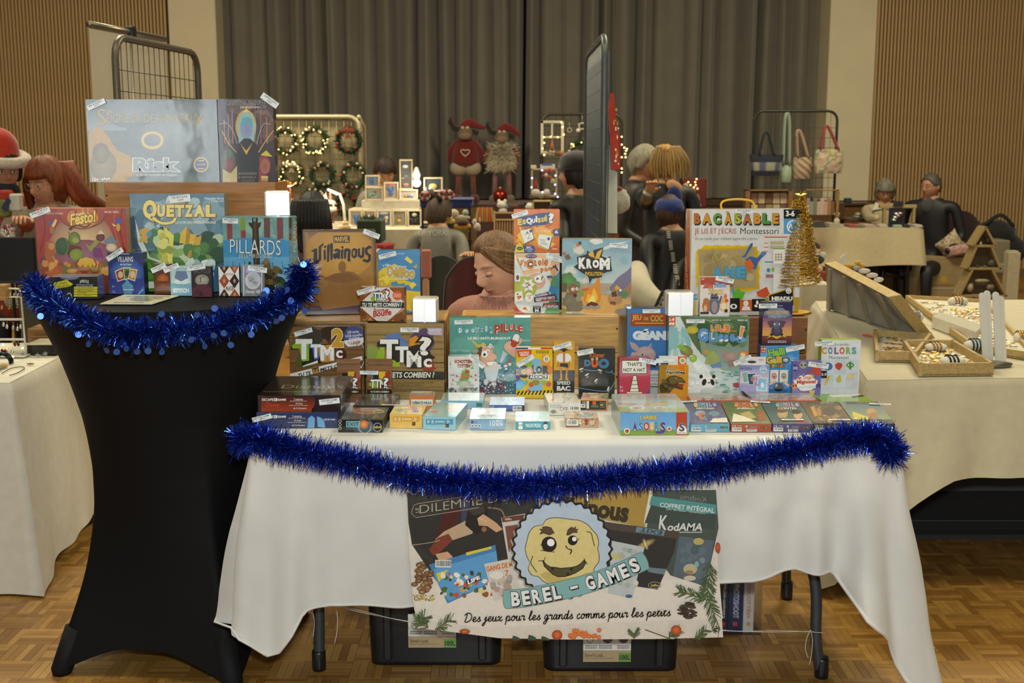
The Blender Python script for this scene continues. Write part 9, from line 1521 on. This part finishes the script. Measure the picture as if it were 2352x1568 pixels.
hair(t,R,H,1.02,'70330f',lambda m:locks(m,[[H+V((.03+.01*i,-.03+.012*i,.10)),H+V((.09+.008*i,.0,.02)),H+V((.13+.010*i,.0,-.06)),H+V((.19+.012*i,.02,-.12)),H+V((.26+.008*i,.04,-.18))] for i in range(8)]+[[H+V((-.05,-.06,.08)),H+V((-.085,-.03,.0)),H+V((-.08,-.02,-.10)),H+V((-.06,-.03,-.17))] for i in range(2)],.022,'742f0c',2),thick=.024,line=.03,side=-.08,back=-.13,fringe=.032,seed=6);glasses(t,R,H,1.02,'8a6a4a')
# ---- jewellery on the left stall -----------------------------------------------------------
LZ=TZ+.006
t=base('earring_stand','white wire earring stand hung with earrings at the left edge','stand',30,822,4.25);D=4.25;m=M();b_=onz(58,818,LZ);D=b_.y
q=lambda x,y:at(x,y,D)
m.tube(smooth([q(-10,663),q(36,663),q(46,668),q(49,690),q(60,818)],4),.0035,8,'c8c4b4');m.tube([q(-10,682),q(50,682)],.003,6,'c8c4b4');[m.box(tuple(q(-10,y+5)),tuple(q(x1,y)+V((0,.006,0))),'c8c4b4',.001) for y,x1 in((731,54),(777,57))];sub('frame',t,m,PLAST);m=M();[m.cyl(q(x,682),q(x+2,673),.0018,n=6,col='c8c4b4') for x in(6,14,22,31,40)];sub('hooks',t,m,PLAST);m=M();m.box((b_.x-.2,D-.03,LZ),(b_.x+.01,D+.03,LZ+.006),'c4c0b0',.002);sub('base',t,m,PLAST)
r=random.Random(2)
for x,y,c in((4,705,'a88a50'),(21,706,'8a7a3a'),(40,703,'7a6a5a'),(8,745,'b8b4a8'),(16,750,'c0bcb0'),(30,752,'a8a8a4'),(40,755,'b0b0ac'),(47,750,'c8c4bc'),(34,790,'5a3a2a'),(42,790,'5a3a2a'),(20,808,'d0ccc0'),(28,808,'c8c4b8'),(5,806,'7a1c1c'),(12,807,'6a1818')):
 m=M();a=q(x,y-12);z=q(x,y);m.tube([a,z],.0008,4,'a8a090');m.ell(z,(.006,.004,.009),c,8,6);o=sub('earring',t,m,METAL)
def at_z(x,y):p=onz(x,y,LZ);return p
for nm,lb,ct,x0,y0,x1,y1,d,tk,c in(('display_sign','black display sign board standing behind the earring stand','sign',-14,545,84,650,4.75,.02,'0e0e0e'),('wood_block','small wooden block at the top of the earring stand','block',-10,654,15,690,4.4,.05,'9a7440'),('wooden_crate','small wooden crate between the earring stand and the black table','crate',62,754,117,792,4.6,.12,'8a6026'),('jewellery_case','black flat jewellery case behind the fairy lights','case',60,792,132,815,4.45,.15,'151513')):
 m=M();pxb(m,x0,y0,x1,y1,d,tk,c,.004)
 if nm=='display_sign':pxb(m,24,650,40,815,d+.01,.02,'101010');pxb(m,-6,645,70,651,d-.01,.04,'16181a')
 if nm=='wooden_crate':m.box(tuple(at(76,792,d)+V((0,-.02,0))),tuple(at(116,770,d)+V((0,0,0))),'7a5220',.003);pxb(m,62,792,117,806,d+.02,.1,'221a10')
 if nm=='jewellery_case':pxb(m,58,790,128,793,d-.01,.14,'b8b09a',.002)
 one(nm,lb,ct,m,WOOD if 'wood' in nm else PLAST)
m=M();pxb(m,40,655,120,816,4.85,.02,'55503f');pxb(m,78,655,165,816,4.9,.02,'0d0d0d');one('stall_backdrop','beige and black fabric backdrop behind the earring stand','fabric',m,CLOTH)
t=base('light_string','fairy light string with silver stars on the left jewellery stall','fairy lights',50,812,4.2);bulbs(t,[onz(x,y,LZ)+V((0,0,.012)) for x,y in((7,798),(52,806),(84,812),(30,826))],.0045,'ffe08a');m=M();m.tube(smooth([onz(x,y,LZ+.004) for x,y in((-8,802),(25,808),(52,812),(80,818),(105,812))],5),.0012,5,'b8b4a4');sub('cable',t,m)
for x,y in((52,812),(77,808),(104,812),(86,816)):
 c=onz(x,y,LZ+.012);m=M();m.prism([c+V(((.011 if i%2==0 else.005)*cos(i*pi/5+.3),0,(.011 if i%2==0 else.005)*sin(i*pi/5+.3))) for i in range(10)],(0,.002,0),'9aa0a8');sub('star',t,m,METAL)
m=M();c=onz(8,834,LZ);pts=[c+V((.03*cos(a),.0,.036*sin(a))) for a in[i*pi/10 for i in range(11)]];m.tube(pts,.007,8,'1c2026',flat=2.2);one('bracelet','dark rigid bracelet standing at the left edge of the stall cloth','bracelet',m,METAL)
m=M();m.tube(smooth([onz(x,y,LZ+.002) for x,y in((4,857),(25,846),(48,842),(56,846),(40,856),(22,862))],5),.0016,6,'6a5f44');one('necklace','thin bronze necklace lying on the left stall cloth','necklace',m,METAL);m=M();c=onz(70,837,LZ);m.ell(c+V((0,0,.003)),(.014,.008,.003),'7a4a24',12,6);one('pendant','small brown oval pendant lying on the left stall cloth','pendant',m)
m=M();[m.ell(onz(x,y,LZ)+V((0,0,.006)),(.012,.01,.008),c,10,6,jit=.2) for x,y,c in((3,846,'9a7a44'),(11,844,'a8864a'),(-2,850,'6a7a70'))];one('bead_pile','small pile of amber beads at the left edge of the stall','beads',m)
# ---- jewellery on the right stall ------------------------------------------------------------
t=base('display_easel','large pale wooden display easel turned away on the beige cloth','easel',2000,760,4.9);RZ=TZ+.006
A_,B_=onz(2120,782,RZ),onz(1905,712,RZ);T0,T1=at(2040,682,4.55),at(1894,604,5.55);e=(T1-T0);P=lambda u,v,k=0:(A_.lerp(B_,u)*(1-v)+T0 .lerp(T1,u)*v)+V((k*.8,k*.25,k*.1))
m=M();m.add([P(0,0),P(1,0),P(1,1),P(0,1),P(0,0,.07),P(1,0,.07),P(1,1,.07),P(0,1,.07)],[(4,5,6,7),(3,2,6,7),(0,3,7,4),(1,2,6,5)],'b39a63');sub('board',t,m,WOODY);m=M();m.add([P(0,0,.012),P(1,0,.012),P(1,1,.012),P(0,1,.012)],[(0,1,2,3)],'9a9688');sub('grey_lining',t,m,CLOTH)
for u in(.12,.38,.62,.86):a,b=P(u,.95),P(u+.12,.0);m=M();m.prism([a,a+V((.0,.045,0)),b+V((.0,.05,0)),b],(-.012,-.004,0),'a09c8e');sub('brace',t,m,MATTE)
def tray(label,q,h,seed,its):
 P_=[onz(x,y,RZ) for x,y in q];t=thing('jewellery_tray',label,'tray',sum(P_,V((0,0,0)))/4);m=M();m.prism([p+V((0,0,.002)) for p in P_],(0,0,.006),'b8a06c');sub('bottom',t,m,WOODY);m=M();m.prism([p.lerp(sum(P_,V((0,0,0)))/4,.03)+V((0,0,.009)) for p in P_],(0,0,.004),'c8c0a8');sub('velvet',t,m,CLOTH)
 for i in range(4):a,b=P_[i],P_[(i+1)%4];n=(b-a).cross(V((0,0,1))).normalized()*.012;m=M();m.prism([a,b,b-n,a-n],(0,0,h),'ad925c');sub('wall',t,m,WOODY)
 r=random.Random(seed);m=M();c4=sum(P_,V((0,0,0)))/4
 for i in range(its):
  p=P_[0].lerp(P_[1],r.uniform(.08,.92)).lerp(P_[3].lerp(P_[2],r.uniform(.08,.92)),r.uniform(.1,.9))+V((0,0,.016));k=r.uniform(.006,.018);m.tube([p+V((k*cos(a),k*.7*sin(a),.001*(i%5))) for a in[j*pi/5 for j in range(10)]],.0016,4,r.choice(['b8924a','c8c4bc','a87a3a','8a8a88','d0b878']),closed=True)
 q_=sub('rings',t,m,METAL);q_['kind']='stuff'
tray('near wooden jewellery tray with bracelets at the front of the beige cloth',[(2110,864),(2282,862),(2190,806),(2072,806)],.045,3,70);tray('far wooden jewellery tray with golden rings beside the easel',[(2010,830),(2105,832),(2140,786),(2005,778)],.04,4,50);tray('long wooden jewellery tray behind the white finger stands',[(2230,806),(2380,830),(2260,700),(2080,690)],.03,5,160)
def pad(label,x,y,rx,rz,c,band):
 p=onz(x,y,RZ+.03);s=p.y/FPX;t=thing('bracelet_cushion',label,'cushion',p);m=M();m.ell(p,(rx*s,.03,rz*s),'ccc6b6',18,10);sub('pad',t,m,CLOTH)
 for k in(-.3,0,.3):m=M();m.tube([p+V((k*rx*s-.004,.034*cos(a),rz*s*1.1*sin(a))) for a in[i*pi/8 for i in range(-2,11)]],.0035,6,band);sub('bracelet',t,m,METAL)
pad('white bracelet cushion with golden bracelets on the far tray',2150,797,26,11,0,'a8803a');pad('white bracelet cushion with a dark beaded bracelet on the near tray',2188,828,30,11,0,'2a2620');pad('white bracelet cushion with a blue beaded bracelet behind the near tray',2240,792,27,13,0,'33455a');pad('white bracelet cushion with copper bracelets far back on the stall',2200,692,24,12,0,'a8743a');pad('white bracelet cushion with a silver bracelet next to the easel',2105,728,16,14,0,'8a8a88');pad('white bracelet cushion with a thick golden cuff at the right edge',2346,775,18,14,0,'b8903a')
for i,(x,yt) in enumerate(((2257,672),(2268,667),(2288,670),(2300,680))):
 b=onz(x+8,832,RZ);d=b.y+.004*i;a=at(x,yt,d);w_=.012;m=M();k=[V((w_*cos(j*pi/8),0,w_*sin(j*pi/8))) for j in range(9)];top=V((a.x,d,a.z-w_));m.prism([V((b.x+w_,d,RZ))]+[top+q_ for q_ in k]+[V((b.x-w_,d,RZ))],(0,.005,0),'d0cdc2');one('ring_stick',['white rounded display stick, first from the left in the row of four','white rounded display stick, second from the left in the row of four','white rounded display stick, third from the left in the row of four','white rounded display stick, last on the right in the row of four'][i],'display stand',m,PLAST,'white display sticks for chains')
m=M();c=onz(2262,838,RZ);m.lathe([(0,0),(.06,0),(.062,.008),(.03,.012),(0,.013)],24,'8a8578',c,sx=1.6);one('mirror_plate','oval silver mirror plate at the foot of the white display sticks','plate',m,METAL)
m=M();a,b=onz(1980,768,RZ+.006),onz(2016,774,RZ+.006);m.tube([a,a.lerp(b,.12),b],[.001,.0045,.0045],10,'c8501c');o=one('pen','orange pen lying on the beige cloth by the easel','pen',m,PLAST)
m=M();P_=[onz(x,y,RZ) for x,y in((2140,752),(2240,790),(2258,772),(2160,742))];m.prism(P_,(0,0,.05),'c4bfb2');one('white_card_box','long white card box with a dark edge between easel and trays','box',m,CARD)
# plush santas and tissue behind the golden tree
blob('small santa plush with a dark green cap behind the golden tree','santa_plush','plush',[(1873,563,9,8,'22382c'),(1880,566,5,7,'7a1a14'),(1877,576,8,6,'c8a890'),(1874,584,9,5,'c8c4bc'),(1880,596,14,11,'22332c'),(1890,586,8,8,'c0b8ac'),(1892,588,3,9,'8a2a1c')],6.3)
blob('pink and orange plush lying behind the golden tree base','plush_toy','plush',[(1878,618,12,8,'c89880'),(1892,632,9,10,'8a2c14'),(1882,640,9,7,'a8a49c'),(1874,630,8,6,'b8b4ac')],6.2)
blob('golden yellow bow ribbon beside the easel top','ribbon_bow','ribbon',[(1950,612,16,5,'a8801c'),(1970,604,7,6,'c09420'),(1980,611,7,6,'b88a1c'),(1972,612,4,4,'a07814')],6.4)
m=M();a=[at(x,y,6.4) for x,y in((1927,604),(1930,592),(1940,583),(1944,584),(1943,604))];m.prism(a,(0,.01,0),'c4beb4');one('paper_wing','white paper wing standing behind the easel top','paper',m)
blob('crumpled white tissue rolls along the far edge of the easel','tissue','tissue',[(1985,622,14,6,'c4bcb4'),(2003,632,14,6,'c8bcb8'),(2018,642,12,6,'ccc4bc'),(1968,616,8,5,'8a94a0')],5.9)
m=M();pxb(m,1840,650,1905,706,6.6,.4,'bdb49c',.01,z0=.0);one('covered_crate','white covered crate behind the golden tree and the white learning box','box',m,CLOTH)
# black bag and bar below the right stall
m=M();a=onz(2265,1268,0);m.box((a.x-.3,a.y+.12,0),(a.x+.9,a.y+.7,.20),'0d0d0e',.03);m.box((a.x-.29,a.y+.10,.06),(a.x+.9,a.y+.125,.09),'141414',.004);one('duffel_bag','black duffel bag on the floor under the beige cloth','bag',m,CLOTH)
m=M();b=at(2130,1180,a.y+.18);m.box((b.x-.05,a.y+.16,b.z-.02),(b.x+1.2,a.y+.22,b.z+.025),'4a4a48',.006);m.tube([at(2130,1165,a.y+.2),at(2180,1100,a.y+.3)],.012,8,'55585a');m.tube([V((b.x+.0,a.y+.19,0)),b+V((0,.01,0))],.013,8,'4a4c4e');m.tube([V((b.x+1.1,a.y+.19,0)),b+V((1.1,.01,0))],.013,8,'4a4c4e');one('support_bar','grey support bar of the right stall above the black duffel bag','bar',m,DARKMETAL)
bpy.data.objects.remove(_fo)
for _c in [c for c in bpy.data.curves if c.users == 0]: bpy.data.curves.remove(_c)
